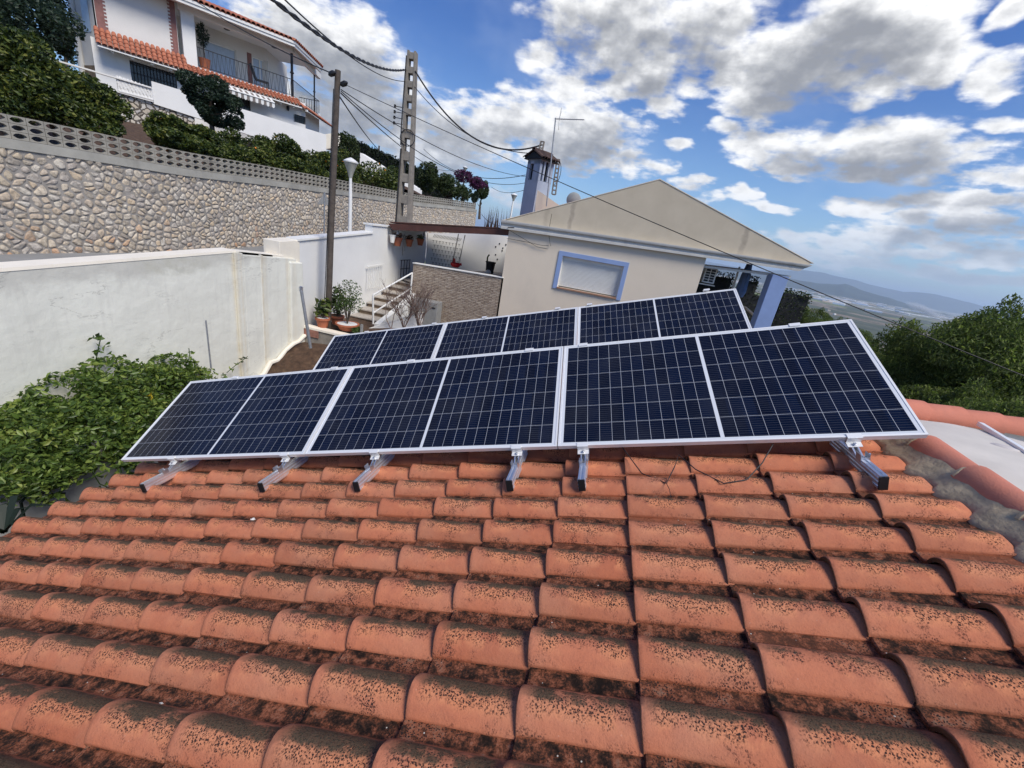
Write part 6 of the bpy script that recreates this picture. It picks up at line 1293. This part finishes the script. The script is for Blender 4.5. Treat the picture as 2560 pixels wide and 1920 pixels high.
def street_lamp(name, label, hx, hy, bx, by, d, r, hh, group):
    t_, b_ = D(hx, hy, d), D(bx, by, d); t = thing(name, label, 'street lamp', tuple(b_), group); mb = MB(); mb.tube([b_ - Vector((0, 0, 1.0)), b_.lerp(t_, .5), t_ - Vector((0, 0, hh))], [r * .30, r * .26, r * .2], 10); mb.build('post', 'white_paint', t, smooth=True)
    mb = MB(); mb.lathe([(r * .25, -hh * 1.15), (r * .42, -hh * .8), (r * .92, -hh * .18), (r, -hh * .12)], t_, 20); mb.build('lamp_glass', 'lamp_glass', t, smooth=True)
    mb = MB(); mb.lathe([(r * 1.03, -hh * .14), (r * 1.05, -hh * .06), (r * .55, hh * .10), (r * .1, hh * .2), (.005, hh * .2)], t_, 20); mb.build('lamp_cap', 'white_paint', t, smooth=True); return t
street_lamp('street_lamp', 'tall white street lamp with an inverted cone head in front of the stone wall', 758, 347, 756, 516, 15.5, .215, .42, 'cone-headed street lamps')
street_lamp('street_lamp', 'distant street lamp with a cone head left of the chimney, above the road', 1111, 420, 1104, 462, 42, .30, .50, 'cone-headed street lamps')
street_lamp('street_lamp', 'very distant street lamp sticking up behind the bougainvillea', 1127 * .892, 361, 976 + 26, 392, 60, .32, .5, 'cone-headed street lamps')
sg = thing('traffic_sign', 'triangular traffic sign seen from the back on a thin grey post before the stone wall', 'sign', tuple(D(700, 515, 15.2))); a, b = D(701, 415, 15.2), D(700, 516, 15.2); mb = MB(); mb.tube([b - Vector((0, 0, .8)), a], .022, 8); mb.build('post', 'galv', sg, smooth=True)
mb = MB(); d_ = Vector((math.cos(.9), math.sin(.9), 0)); mb.prism([a + Vector((0, 0, .02)), a + d_ * .19 - Vector((0, 0, .36)), a - d_ * .19 - Vector((0, 0, .36))], (-.01, .02, 0)); mb.build('panel', 'fish_grey', sg)
# little lattice poles behind the beige house
def lattice_pole(label, x0, y0, x1, y1, d, w):
    a, b = D(x0, y0, d), D(x1, y1, d); t = thing('lattice_pole', label, 'utility pole', tuple(a), 'small concrete lattice poles behind the beige house'); mb = MB(); L = (b - a).length
    for s in (-1, 1): mb.bar(a + Vector((s * w * .5, 0, 0)), b + Vector((s * w * .36, 0, 0)), w * .28, w * .6, (0, 1, 0))
    for k in range(9): q = a.lerp(b, k / 8); mb.box(q, (w * .9, w * .55, L * .035))
    mb.build('post', 'concrete', t); return b
q1 = lattice_pole('short pale lattice pole top showing just above the chimney cap', 1160, 360, 1172, 306, 17, .16)
q2 = lattice_pole('slanting pale lattice pole right of the antenna mast', 1196, 420, 1206, 345, 18, .15)
mb = MB(); mb.tube([q2 + Vector((.3 * math.sin(t) * .6, 0, -.45 + .42 * math.cos(t))) for t in np.linspace(0, PI, 10)], .012, 5); tag(mb.build('cable_loop', 'cable'), 'dark cable loop at the head of the slanting lattice pole', 'cable')
def cable(pts, r, label, group='overhead cables'):
    mb = MB(); mb.tube(pts, r, 6); return tag(mb.build('overhead_cable', 'cable', smooth=True), label, 'cable', group)
cp_l, cp_r = cpt(-1, -1, .90), cpt(1, -1, .90)
s0 = D(560, -25, 7.0); P = catenary(s0, cp_l, .28, 60); tw = [p + Vector((0, .018 * math.cos(i * 1.3), .020 * math.sin(i * 1.3))) for i, p in enumerate(P)]; tw2 = [p - Vector((0, .018 * math.cos(i * 1.3), .020 * math.sin(i * 1.3))) for i, p in enumerate(P)]
mb = MB(); mb.tube(tw, .017, 6); mb.tube(tw2, .017, 6); tag(mb.build('overhead_cable', 'cable', smooth=True), 'thick twisted cable pair coming from the upper left to the concrete pole', 'cable', 'overhead cables')
cable(catenary(D(590, -25, 7.4), cpt(-1, -1, .84), .25), .011, 'thinner cable just below the twisted pair, reaching the concrete pole')
cable(catenary(cp_r, q1 + Vector((0, 0, -.1)), .95), .026, 'thick sagging cable from the concrete pole top to the pole behind the chimney')
cable(catenary(cpt(1, -1, .82), D(1142, 331, 14.5), .45), .012, 'thinner sagging cable from the concrete pole to the chimney roof')
cable(catenary(D(400, -14, 20), D(716, 158, 11.6), .12), .012, 'cable from the eaves of the white house to the wooden pole')
cable(catenary(ptp + Vector((.08, 0, -.22)), D(2560, 952, 8.5), .10, 40), .0065, 'long cable from the wooden pole across the beige gable down to the right edge')
cable(catenary(ptp + Vector((.08, 0, -.35)), D(1140, 382, 20), .35), .010, 'upper of the two long wires from the wooden pole towards the chimney')
cable(catenary(ptp + Vector((.08, 0, -.38)), D(1140, 394, 20), .7), .010, 'lower of the two long wires from the wooden pole towards the chimney')
cable(catenary(ptp + Vector((.08, 0, -.42)), D(975, 368, 40), .5), .014, 'steep wire from the wooden pole down to the far hedge')
cable(catenary(ptp + Vector((.06, 0, -.5)), D(840, 335, 40), .3), .016, 'steepest wire from the wooden pole to the little far pole')
cable(catenary(D(915, 322, 34), D(1135, 378, 24), .8), .016, 'faint far wire above the bougainvillea')
cable(catenary(D(1062, 404, 38), D(1140, 408, 24), .3), .014, 'faint far wire between the round tree and the chimney')
cable(catenary(D(1040, 462, 30), D(1110, 492, 12), .2), .012, 'wire from the stone wall end to the beige house cornice')
a, b = D(819, 315, 50), D(817, 345, 50); mb = MB(); mb.bar(b - Vector((0, 0, 1)), a, .16, .16); mb.bar(a + Vector((-.5, 0, -.5)), a + Vector((.5, 0, -.5)), .08, .08); tag(mb.build('small_pole', 'wood_pole'), 'tiny dark far pole above the tall clipped hedge', 'utility pole')
# reeds and guy wires beyond the road
rd = MB(); p = D(1072, 473, 40)
for k in range(60):
    q = p + Vector((random.uniform(-.9, 1.2), random.uniform(-1, 1), -.8)); h_ = random.uniform(1.0, 2.0); rd.add([q, q + Vector((.05, 0, 0)), q + Vector((random.uniform(-.2, .2), 0, h_))], [(0, 1, 2)])
tag(rd.build('dry_reeds', 'leaf_dry'), 'clump of dry brown reeds beyond the road, left of the beige house', 'reeds')

# ================================================================== VINE AND SMALL PLANTS
lwl = thing('grey_wall', 'low grey rendered wall half hidden below the leafy vine at the roof eave', 'wall', (-6.1, 0, -3)); mb = MB(); mb.prism([(-6.35, -4, -4.4), (-6.35, 4.5, -4.4), (-6.35, 4.5, -2.0), (-6.35, -4, -2.05)], (-.2, 0, 0)); simple('grey_render', (.36, .36, .35), .9, var=.12, scale=2, bump=.2, stain=(.2, .2, .19), stain_amt=.5); mb.build('wall_body', 'grey_render', lwl)
vn = thing('passion_vine', 'mass of glossy green climbing vine spilling between the white wall and the roof eave', 'vine', (-6.5, 1.5, -3))
def vb(px, py, x, rx, ry): p = PX(px, py, x); d = (p - Vector(CW)).length; return (p.x, p.y, p.z, rx * d / 900, rx * d / 900, ry * d / 900)
VB = [vb(0, 975, -7.05, 80, 44), vb(90, 925, -7.1, 60, 44), vb(170, 862, -7.15, 62, 42), vb(250, 815, -7.15, 58, 30), vb(330, 835, -7.1, 60, 34), vb(372, 795, -7.2, 36, 24), vb(420, 828, -7.15, 50, 24), vb(50, 1000, -6.7, 74, 36), vb(150, 940, -6.7, 80, 50), vb(240, 900, -6.8, 74, 50), vb(320, 880, -6.8, 60, 42),
      vb(110, 990, -6.3, 58, 30), vb(205, 940, -6.4, 62, 38), vb(290, 925, -6.4, 54, 40), vb(-60, 980, -6.6, 90, 50), vb(60, 1025, -6.1, 40, 20), vb(100, 1045, -6.0, 22, 22), vb(262, 975, -6.05, 22, 30), vb(300, 975, -6.0, 24, 30), vb(390, 860, -6.8, 50, 30)]
P = blob_points(VB, 27000, .66, .20, 3.2, 9); foliage('leaves', P, .080, 'leaf_vine', vn, aspect=.44, upbias=.35, fold=.16, jitter=.45)
def strand(pts, x, n, name='tendril', sp=.05):
    W_ = [PX(a, b, x) for a, b in pts]; mb = MB(); mb.tube(W_, .007, 5); mb.build(name, 'leaf_light', vn); out = []
    for i in range(n): t = i / n * (len(W_) - 1); k = int(t); out.append(np.array(W_[k].lerp(W_[min(k + 1, len(W_) - 1)], t - k)) + RNG.normal(0, sp, 3))
    foliage('leaves', np.array(out), .10, 'leaf_vine', vn, aspect=.5)
strand([(200, 830), (205, 790), (212, 755), (218, 728)], -7.3, 46, sp=.055); strand([(175, 850), (180, 822), (205, 800)], -7.3, 30); strand([(405, 800), (412, 785), (408, 752)], -7.38, 16, sp=.03); strand([(490, 805), (508, 790), (525, 778), (535, 770)], -7.3, 12, sp=.03)
strand([(0, 925), (18, 910), (30, 908)], -7.2, 12); strand([(130, 1050), (190, 1035), (270, 1000), (300, 975)], -5.9, 14, sp=.02); strand([(20, 1060), (50, 1070), (90, 1075)], -6.1, 24); strand([(75, 1080), (110, 1075), (130, 1060)], -6.0, 20)
for k, pts in enumerate((((70, 1000), (120, 1030), (180, 1020), (240, 1000)), ((150, 960), (190, 1005), (215, 1045), (250, 1060)), ((255, 985), (262, 1020), (240, 1055)), ((40, 930), (90, 890), (150, 880)), ((180, 900), (230, 870), (300, 860)), ((280, 960), (270, 1010), (285, 1040)), ((10, 1030), (30, 1065), (25, 1090)), ((210, 820), (260, 800), (330, 815)))): strand(pts, -5.95 if pts[0][1] > 940 else -6.5, 16, sp=.035)
for (px, py) in ((288, 965), (262, 975), (325, 855)):
    p = PX(px, py, -6.2); foliage('yellow_leaf', np.array([p + Vector((random.uniform(-.03, .03), 0, random.uniform(-.03, .03))) for _ in range(3)]), .09, 'yellow_leaf' if 'yellow_leaf' in MATS else (simple('yellow_leaf', (.55, .42, .03), .5) and 'yellow_leaf'), vn)
mb = MB(); ring = [PX(a, b, -6.2) for a, b in ((52, 1118), (45, 1085), (62, 1068), (88, 1082), (95, 1080), (112, 1068), (140, 1066))]; mb.tube(ring, .016, 6); mb.build('stem', 'leaf_dark', vn, smooth=True)
ag = thing('agave', 'dark green strap-leaved plant at the lower left below the vine', 'plant', tuple(PX(10, 1140, -5.6))); p = PX(8, 1150, -5.5); mb = MB()
for k in range(14):
    a = RNG.uniform(0, 2 * PI); L = RNG.uniform(.25, .5); q = p + Vector((math.cos(a) * L * .5, math.sin(a) * L * .5, L * .55)); r = p + Vector((math.cos(a) * L, math.sin(a) * L, L * .3)); s = Vector((-math.sin(a), math.cos(a), 0)) * .028; mb.add([p - s, p + s, q + s, q - s, r], [(0, 1, 2, 3), (3, 2, 4)])
mb.build('leaves', 'leaf_dark', ag)
def pot_plant(name, label, px, py, y, r, h, blobs, n, leaf, mat, gravel=True, cat='potted plant'):
    p = PY(px, py, y); t = thing(name, label, cat, tuple(p), 'potted plants in the planter'); mb = MB(); mb.lathe([(r * .66, 0), (r * .92, h * .78), (r * 1.06, h * .78), (r * 1.06, h), (r * .92, h), (r * .9, h * .9)], p, 20); mb.build('pot', 'pot', t, smooth=True)
    mb = MB(); mb.lathe([(.01, h * .9), (r * .5, h * .98), (r * .9, h * .93)], p, 14); mb.build('topsoil', 'gravel_white' if gravel else 'soil', t, smooth=True)
    B = [(p.x + a, p.y + b, p.z + c, d, d, e) for a, b, c, d, e in blobs]; foliage('leaves', blob_points(B, n, .15, .55, 3), leaf, mat, t, aspect=.4, upbias=.2)
    mb = MB(); rr = random.Random(len(label)); 
    for k in range(7): b = rr.choice(B); q = Vector(b[:3]) + Vector((rr.uniform(-1, 1) * b[3], rr.uniform(-1, 1) * b[3], rr.uniform(-.5, 1) * b[5])) * .7; mb.tube([p + Vector((0, 0, h * .9)), (p + Vector((0, 0, h))).lerp(q, .5) + Vector((0, 0, .05)), q], [.014, .009, .004], 5)
    mb.build('stem', 'bark', t, smooth=True); return t
pot_plant('potted_plant', 'terracotta pot with large drooping leaves and white pebbles, left of the pole foot', 697, 707, 7.25, .17, .26, [(.0, 0, .55, .20, .26), (-.05, 0, .4, .18, .1)], 70, .19, 'leaf_orange')
pot_plant('potted_plant', 'plant with dark leaves in a pot squeezed behind the pole foot', 728, 700, 7.8, .18, .24, [(.02, 0, .65, .22, .38)], 260, .11, 'leaf_mid', False)
pot_plant('potted_plant', 'airy fine-leaved shrub in a wide shallow bowl of white pebbles, right of the pole foot', 750, 712, 7.5, .28, .17, [(.0, 0, .95, .34, .36), (.15, 0, .7, .28, .25), (-.15, 0, .65, .25, .2)], 900, .06, 'leaf_light')
p = PY(772, 717, 7.45); t = thing('small_fern', 'small bright green tuft in the planter beside the shallow bowl', 'plant', tuple(p)); foliage('leaves', blob_points([(p.x, p.y, p.z + .05, .16, .16, .09)], 350, .1, 1), .05, 'leaf_light', t)
mb = MB(); p = PY(781, 722, 7.4); mb.box(p + Vector((0, 0, .1)), (.05, .05, .32)); tag(mb.build('small_stake', 'fish_grey'), 'short grey concrete stake at the right corner of the planter', 'stake')
def bare_shrub(name, label, px, py, y, H_, n, seed):
    p = PY(px, py, y); t = thing(name, label, 'shrub', tuple(p), 'bare twiggy shrubs before the clad wall'); rr = random.Random(seed); mb = MB()
    def br(p, d, L, r, lev):
        q = p + d * L; m = p.lerp(q, .5) + Vector((rr.uniform(-1, 1), rr.uniform(-1, 1), rr.uniform(-.3, 1))) * L * .10; mb.tube([p, m, q], [r, r * .8, r * .55], 5, caps=False)
        if lev <= 0: return
        for k in range(rr.choice((3, 3, 4))):
            e = (d + Vector((rr.uniform(-1, 1), rr.uniform(-1, 1), rr.uniform(-.4, .7))) * .62).normalized(); br(p.lerp(q, rr.uniform(.55, 1)), e, L * rr.uniform(.55, .85), r * .6, lev - 1)
    for k in range(n): a = rr.uniform(0, 2 * PI); br(p, Vector((math.cos(a) * .4, math.sin(a) * .4, 1)).normalized(), H_ * rr.uniform(.34, .5), .013, 3)
    mb.build('branches', 'twig', t)
bare_shrub('bare_shrub', 'dense bare reddish shrub in front of the clad wall and dark doorway box', 905, 712, 9.2, 1.35, 12, 3)
bare_shrub('bare_shrub', 'bare shrub just left of the dense one, above the low white wall', 872, 712, 8.7, 1.1, 6, 5)
bare_shrub('bare_sapling', 'slim bare sapling crossing the stair railing', 845, 712, 8.4, 1.7, 2, 8)

# ================================================================== HILLSIDE, PINES, PLAIN, HILLS
def hill():
    V = []; F = []; xs = [5, 7, 9, 12, 16, 22, 30, 40, 55, 75, 100, 140, 190, 250, 330, 420, 520]; ys = list(np.linspace(-60, 20, 17)) + [30, 45, 60, 80, 110, 150, 200, 280, 380, 520]
    def z(x, y):
        r = max(0, x - 5 + max(0, y - 14) * .55); return -3.4 - min(126.5, .52 * r ** .98 if r > 0 else 0) + 1.2 * noise.noise(Vector((x * .05, y * .05, 0))) * min(1, r * .1)
    for x in xs:
        for y in ys: V.append((x, y, z(x, y)))
    n = len(ys)
    for i in range(len(xs) - 1):
        for j in range(n - 1): a = i * n + j; F.append((a, a + n, a + n + 1, a + 1))
    tag(MB().add(V, F).build('hillside', 'pine_cover', smooth=True), kind='structure'); return z
hz = hill()
def under_hill():   # ground west and south of the houses and the back of the ridge
    V = [(-9, -60, -4.4), (6, -60, -4.4), (6, 18, -3.6), (2, 60, -3.2), (-12, 60, -.6), (-9, 18, -3.0)]
    tag(MB().add(V, [(0, 1, 2, 3, 4, 5)]).build('yard_ground', 'soil'), kind='structure')
under_hill()
PINE = []
def pine_proto(seed, R, Hh, n):
    B = []; rr = random.Random(seed); B.append((0, 0, Hh * .70, R * .62, R * .62, Hh * .28))
    for k in range(16):
        a = rr.uniform(0, 2 * PI); zz = rr.uniform(.28, 1.0); w = R * (1.05 - zz * .55) * rr.uniform(.55, .95); s = R * rr.uniform(.22, .38); B.append((math.cos(a) * w, math.sin(a) * w, Hh * zz * .95, s * 1.15, s * 1.15, s * .72))
    for k in range(11): a = rr.uniform(0, 2 * PI); w = R * rr.uniform(.1, .9); B.append((math.cos(a) * w, math.sin(a) * w, Hh * (1.0 - .28 * w / R) + rr.uniform(-.3, .2), R * .10, R * .10, R * rr.uniform(.22, .36)))
    t = thing('pine_tree', 'x', 'tree', (0, 0, 0), 'pine trees on the slope to the right'); mb = MB(); limbs(mb, (0, 0, -1.5), (0, 0, Hh * .9), .17, R * .8, 8, seed); mb.build('trunk', 'bark', t, smooth=True)
    foliage('crown', blob_points(B, n, .45, .22, 1.3, seed), .088, 'leaf_pine', t, aspect=.22, upbias=-.4, fold=.25, jitter=.5); return t
protos = [pine_proto(31, 2.4, 6.0, 62000), pine_proto(32, 2.0, 7.0, 56000), pine_proto(33, 2.7, 5.5, 66000), pine_proto(34, 2.2, 6.5, 56000)]
# (px, py of the crown top, distance, scale, label)
PINES = [(2190, 640, 17, 1.1, 'tall pine at the right edge, highest of the near trees'), (2115, 700, 19, 1.0, 'pine just left of the tallest one at the right edge'), (2240, 640, 15, 1.0, 'pine cut by the right edge of the view'),
         (2045, 785, 22, 1.0, 'pine in the middle of the near row on the right'), (1965, 752, 25, 1.0, 'pine right of the front panel corner, behind the cable'), (1900, 722, 28, 1.05, 'pine above the upper right corner of the front panels'), (1860, 735, 22, .95, 'pine hugging the right side of the front panels'),
         (2005, 790, 17, .9, 'lower pine in front, left of the centre of the group'), (2085, 800, 15, .9, 'lower pine in front, centre of the group'), (2165, 800, 13, .85, 'lower pine in front near the right edge'), (1935, 790, 19, .9, 'lower pine beside the right panel edge'), (2240, 790, 12, .85, 'lowest pine, cut by the right edge'),
         (1755, 652, 27, .85, 'dark pine right of the blue pillar, behind the panels'), (1800, 668, 30, .8, 'rounded pine right of the one beside the pillar'), (1838, 690, 34, .9, 'small pine between the pillar pines and the near group'), (2062, 765, 34, .9, 'farther pine whose top breaks the view of the plain'), (1998, 722, 40, .95, 'far pine behind the centre of the group'), (2140, 850, 11.5, .7, 'young pine right behind the far parapet'), (2030, 850, 13.5, .75, 'young pine behind the left of the far parapet'), (1945, 850, 15, .8, 'young pine beyond the right panel corner'),
         (2230, 860, 10.5, .7, 'young pine behind the parapet at the right edge')]
for i, (px, py, d_, sc, lb) in enumerate(PINES):
    pr_ = protos[i % 4]; t = pr_ if i < 4 else copy_tree(pr_); p = D(px, py, d_); hh = (6.0, 7.0, 5.5, 6.5)[i % 4] * sc; t.location = (p.x, p.y, p.z - hh * 1.10); t.rotation_euler = (0, 0, i * 1.7); t.scale = (sc, sc, sc); t['label'] = lb
# wood further down as one mass
def far_wood():
    P = []
    for _ in range(2600):
        x = RNG.uniform(22, 420); y = RNG.uniform(-10, 420); p = (x, y, hz(x, y) + RNG.uniform(1, 4.5)); az = math.degrees(math.atan2(p[0] - CW[0], p[1] - CW[1]))
        if az < 9 or az > 75: continue
        if noise.noise(Vector((x * .02, y * .02, 3))) < -.05 and x > 60: continue
        P.append(p)
    C = []
    for p in P:
        k = 26; r = RNG.uniform(1.6, 3.2); d = RNG.normal(size=(k, 3)); d /= np.linalg.norm(d, axis=1)[:, None]; C.append(np.array(p) + d * r * np.array([1, 1, .75]))
    me = leaf_mesh('far_wood', np.concatenate(C), 1.25, aspect=.7); me.materials.append(MATS['leaf_pine']); o = bpy.data.objects.new('far_wood', me); COL.objects.link(o); tag(o, 'distant pine wood covering the lower slope', 'wood', kind='stuff')
far_wood()
PZ0 = -130.0
def plain_mat():
    m, N, b = newmat('plain'); pos = N.new('ShaderNodeNewGeometry').outputs['Position']; x, y, z = N.sep(pos)
    r = N.vmath('LENGTH', pos)
    q = N.vmath('ADD', pos, N.vmath('MULTIPLY', N.vmath('SUBTRACT', N.noise(pos, .002, 3, .5, col=True), (.5, .5, .5)), (260, 260, 0)))
    v = N.new('ShaderNodeTexVoronoi', feature='F1', distance='CHEBYCHEV', voronoi_dimensions='2D'); N.put(v.inputs['Vector'], N.vmath('MULTIPLY', q, (1, .45, 1))); v.inputs['Scale'].default_value = .0055
    c = N.ramp(N.sep(v.outputs['Color'])[0], [(0, (.06, .075, .035)), (.22, (.17, .20, .055)), (.38, (.20, .155, .105)), (.55, (.075, .085, .045)), (.75, (.24, .19, .14)), (.88, (.09, .095, .06))], 'CONSTANT')
    tr = N.math('MAXIMUM', N.sstep(N.noise(pos, .0075, 7, .68), .50, .55), N.math('MULTIPLY', N.sstep(N.noise(pos, .03, 6, .7), .50, .56), N.sstep(r, 3600, 1500))); c = N.mix(N.math('MULTIPLY', tr, .85), c, (.035, .048, .025, 1))
    far = N.sstep(r, 4700, 6300); town = N.math('MULTIPLY', N.sstep(N.noise(N.vmath('MULTIPLY', pos, (1, .5, 1)), .0022, 4, .6), .44, .56), far)
    v2 = N.new('ShaderNodeTexVoronoi', feature='F1', distance='CHEBYCHEV', voronoi_dimensions='2D'); N.put(v2.inputs['Vector'], N.vmath('MULTIPLY', pos, (1, .35, 1))); v2.inputs['Scale'].default_value = .014
    g = N.sep(v2.outputs['Color'])[1]; tc_ = N.ramp(g, [(0, (.11, .13, .10)), (.45, (.20, .19, .16)), (.62, (.62, .60, .56)), (.8, (.40, .46, .52)), (.92, (.72, .70, .66))], 'CONSTANT')
    c = N.mix(N.math('MULTIPLY', town, .9), c, tc_)
    rd = N.math('ABSOLUTE', N.math('SUBTRACT', N.math('ADD', y, N.math('MULTIPLY', x, -.9)), 420)); c = N.mix(N.math('LESS_THAN', rd, 9), c, (.62, .58, .48, 1))
    N.put(b.inputs['Base Color'], c); b.inputs['Roughness'].default_value = .95
plain_mat()
mb = MB(); mb.lathe([(.5, PZ0), (600, PZ0), (3000, PZ0), (12000, PZ0 - 2), (70000, PZ0 - 30)], (0, 0, 0), 96); mb.f = [f for f in mb.f if len(f) == 4]; tag(mb.build('valley_plain', 'plain'), kind='structure')
simple('hill_mat', (.042, .058, .052), 1, var=.35, scale=.002)
def ridge(name, az0, az1, dist, prof, depth, seed):
    """real hill mass: crest profile in degrees over azimuth at distance dist"""
    V = []; F = []; n = 120; K = 6
    for i in range(n + 1):
        az = az0 + (az1 - az0) * i / n; e = np.interp(az, [p[0] for p in prof], [p[1] for p in prof]); top_ = dist * math.tan(math.radians(e)) + dist * .0012 * noise.noise(Vector((az * .9, seed, 0))) + dist * .0005 * noise.noise(Vector((az * 3.5, seed, 0)))
        for k in range(2 * K + 1):
            t = (k - K) / K; r = dist + t * depth; h = PZ0 - 30 + (top_ - PZ0 + 30) * max(0, 1 - abs(t)) ** 1.1; h += (top_ - PZ0) * .12 * noise.noise(Vector((az * 1.3, t * 2.5, seed))) * (abs(t) > .1)
            a = math.radians(az); V.append((math.sin(a) * r, math.cos(a) * r, h))
    m_ = 2 * K + 1
    for i in range(n):
        for k in range(m_ - 1): a = i * m_ + k; F.append((a, a + 1, a + m_ + 1, a + m_))
    tag(MB().add(V, F).build(name, 'hill_mat', smooth=True), kind='structure')
ridge('near_hills', 6, 46, 11500, [(6, -.1), (12, .1), (17.6, .16), (18.9, .27), (20.4, .2), (23.2, .18), (25, .42), (25.7, .62), (26.6, .42), (27.4, .22), (28.6, .05), (29.7, -.05), (31, -.3), (36, -.8), (46, -.9)], 1300, 1)
ridge('mountains', 14, 62, 24000, [(14, .1), (18, .6), (21.4, 1.24), (23.1, 1.39), (24.9, 1.17), (26.3, 1.15), (28.2, .85), (30.5, .75), (31.4, .95), (32.7, 1.0), (34.4, .80), (36.4, .60), (39, .45), (43, .3), (48, .1), (62, 0)], 3500, 2)
ridge('far_mountains', -6, 20, 26000, [(-6, .5), (0, .7), (6, .6), (14, .5), (22, .3), (30, -.2)], 3500, 5)
# buildings on the plain: white sheds and a nearer hamlet
rr = random.Random(12)
def shed(x, y, w, l, h, rot, col, label, group, roof='roof'):
    mb = MB(); R = Matrix.Rotation(rot, 3, 'Z'); c = Vector((x, y, PZ0)); 
    P = [Vector((sx_ * w / 2, sy_ * l / 2, z)) for z in (0, h) for sx_, sy_ in ((-1, -1), (1, -1), (1, 1), (-1, 1))] + [Vector((0, -l / 2, h * 1.35)), Vector((0, l / 2, h * 1.35))]
    mb.add([c + R @ p for p in P], [(0, 1, 5, 4), (1, 2, 6, 5), (2, 3, 7, 6), (3, 0, 4, 7), (4, 5, 8), (6, 7, 9), (5, 6, 9, 8), (7, 4, 8, 9)]); return tag(mb.build('farm_building' if group[0] == 'h' else 'warehouse', col), label, 'building', group)
simple('shed_white', (.72, .71, .68), .7); simple('shed_warm', (.62, .50, .38), .8); simple('shed_blue', (.42, .50, .60), .5)
for i in range(90):
    cc = rr.choice(('shed_white', 'shed_white', 'shed_warm', 'shed_blue')); az = math.radians(rr.uniform(15, 44)); r = rr.choice([rr.uniform(4600, 6500), rr.uniform(6000, 9000), rr.uniform(6000, 9500)]); x, y = math.sin(az) * r, math.cos(az) * r
    shed(x, y, rr.uniform(25, 60), rr.uniform(60, 170), rr.uniform(6, 12), -az + PI / 2 + rr.uniform(-.3, .3), cc, {'shed_white': 'tiny white warehouse on the distant valley plain', 'shed_warm': 'tiny beige warehouse on the distant valley plain', 'shed_blue': 'tiny pale blue greenhouse on the distant valley plain'}[cc], {'shed_white': 'white warehouses on the valley plain', 'shed_warm': 'beige warehouses on the valley plain', 'shed_blue': 'blue greenhouses on the valley plain'}[cc])
for i, (px, py) in enumerate([(1656, 655), (1667, 657), (1676, 652), (1700, 664), (1712, 667), (1722, 665), (1733, 672), (1741, 668), (1668, 625), (1672, 624), (1748, 640), (1790, 672), (1802, 680)]):
    p = PZ(px, py, PZ0); shed(p.x, p.y, 10, 13, 5.5 if i not in (8, 9) else 16, i * .7, 'shed_white' if i % 2 == 0 else 'shed_warm', 'small white building of the hamlet below the pines' if i % 2 == 0 else 'small sand-coloured building of the hamlet below the pines', 'hamlet below the pines')
# smoke from a field fire
sm = bpy.data.materials.new('smoke'); sm.use_nodes = True; MATS['smoke'] = sm; N = NT(sm.node_tree); N.n.clear(); o_ = N.new('ShaderNodeOutputMaterial'); vp = N.new('ShaderNodeVolumePrincipled'); vp.inputs['Color'].default_value = (.85, .87, .9, 1)
tcx = N.new('ShaderNodeTexCoord').outputs['Object']; f = N.math('SUBTRACT', 1.0, N.vmath('LENGTH', tcx), clamp=True); N.put(vp.inputs['Density'], N.math('MULTIPLY', N.math('MULTIPLY', f, N.sstep(N.noise(tcx, 1.6, 5, .6), .34, .60)), .06)); N.l.new(vp.outputs[0], o_.inputs['Volume'])
a, b = PZ(2040, 688, PZ0 + 5), D(1962, 655, np.hypot(*(PZ(2040, 688, PZ0 + 5) - Vector(CW)).xy)); c = a.lerp(b, .5); L = (b - a).length / 2
me = bpy.data.meshes.new('smoke'); bm = bmesh.new(); bmesh.ops.create_icosphere(bm, subdivisions=3, radius=1.0); bm.to_mesh(me); bm.free(); me.materials.append(sm); so = bpy.data.objects.new('smoke_plume', me); COL.objects.link(so); dx = (b - a).normalized(); yy = Vector((0, 0, 1)).cross(dx).normalized(); so.matrix_world = Matrix.Translation(c) @ Matrix((dx, yy, dx.cross(yy))).transposed().to_4x4() @ Matrix.Diagonal((L * 1.25, L * .35, L * .30, 1)); tag(so, 'thin white smoke plume drifting from a field fire on the plain', 'smoke', kind='stuff')
# the air
hm = bpy.data.materials.new('haze'); hm.use_nodes = True; N = NT(hm.node_tree); N.n.clear(); o_ = N.new('ShaderNodeOutputMaterial'); vp = N.new('ShaderNodeVolumePrincipled'); vp.inputs['Color'].default_value = (.66, .81, 1.0, 1); vp.inputs['Density'].default_value = 5.6e-5; vp.inputs['Anisotropy'].default_value = .2; N.l.new(vp.outputs[0], o_.inputs['Volume'])
mb = MB(); mb.box((0, 0, 225), (150000, 150000, 1150)); hb = mb.build('haze', hm); tag(hb, kind='stuff')
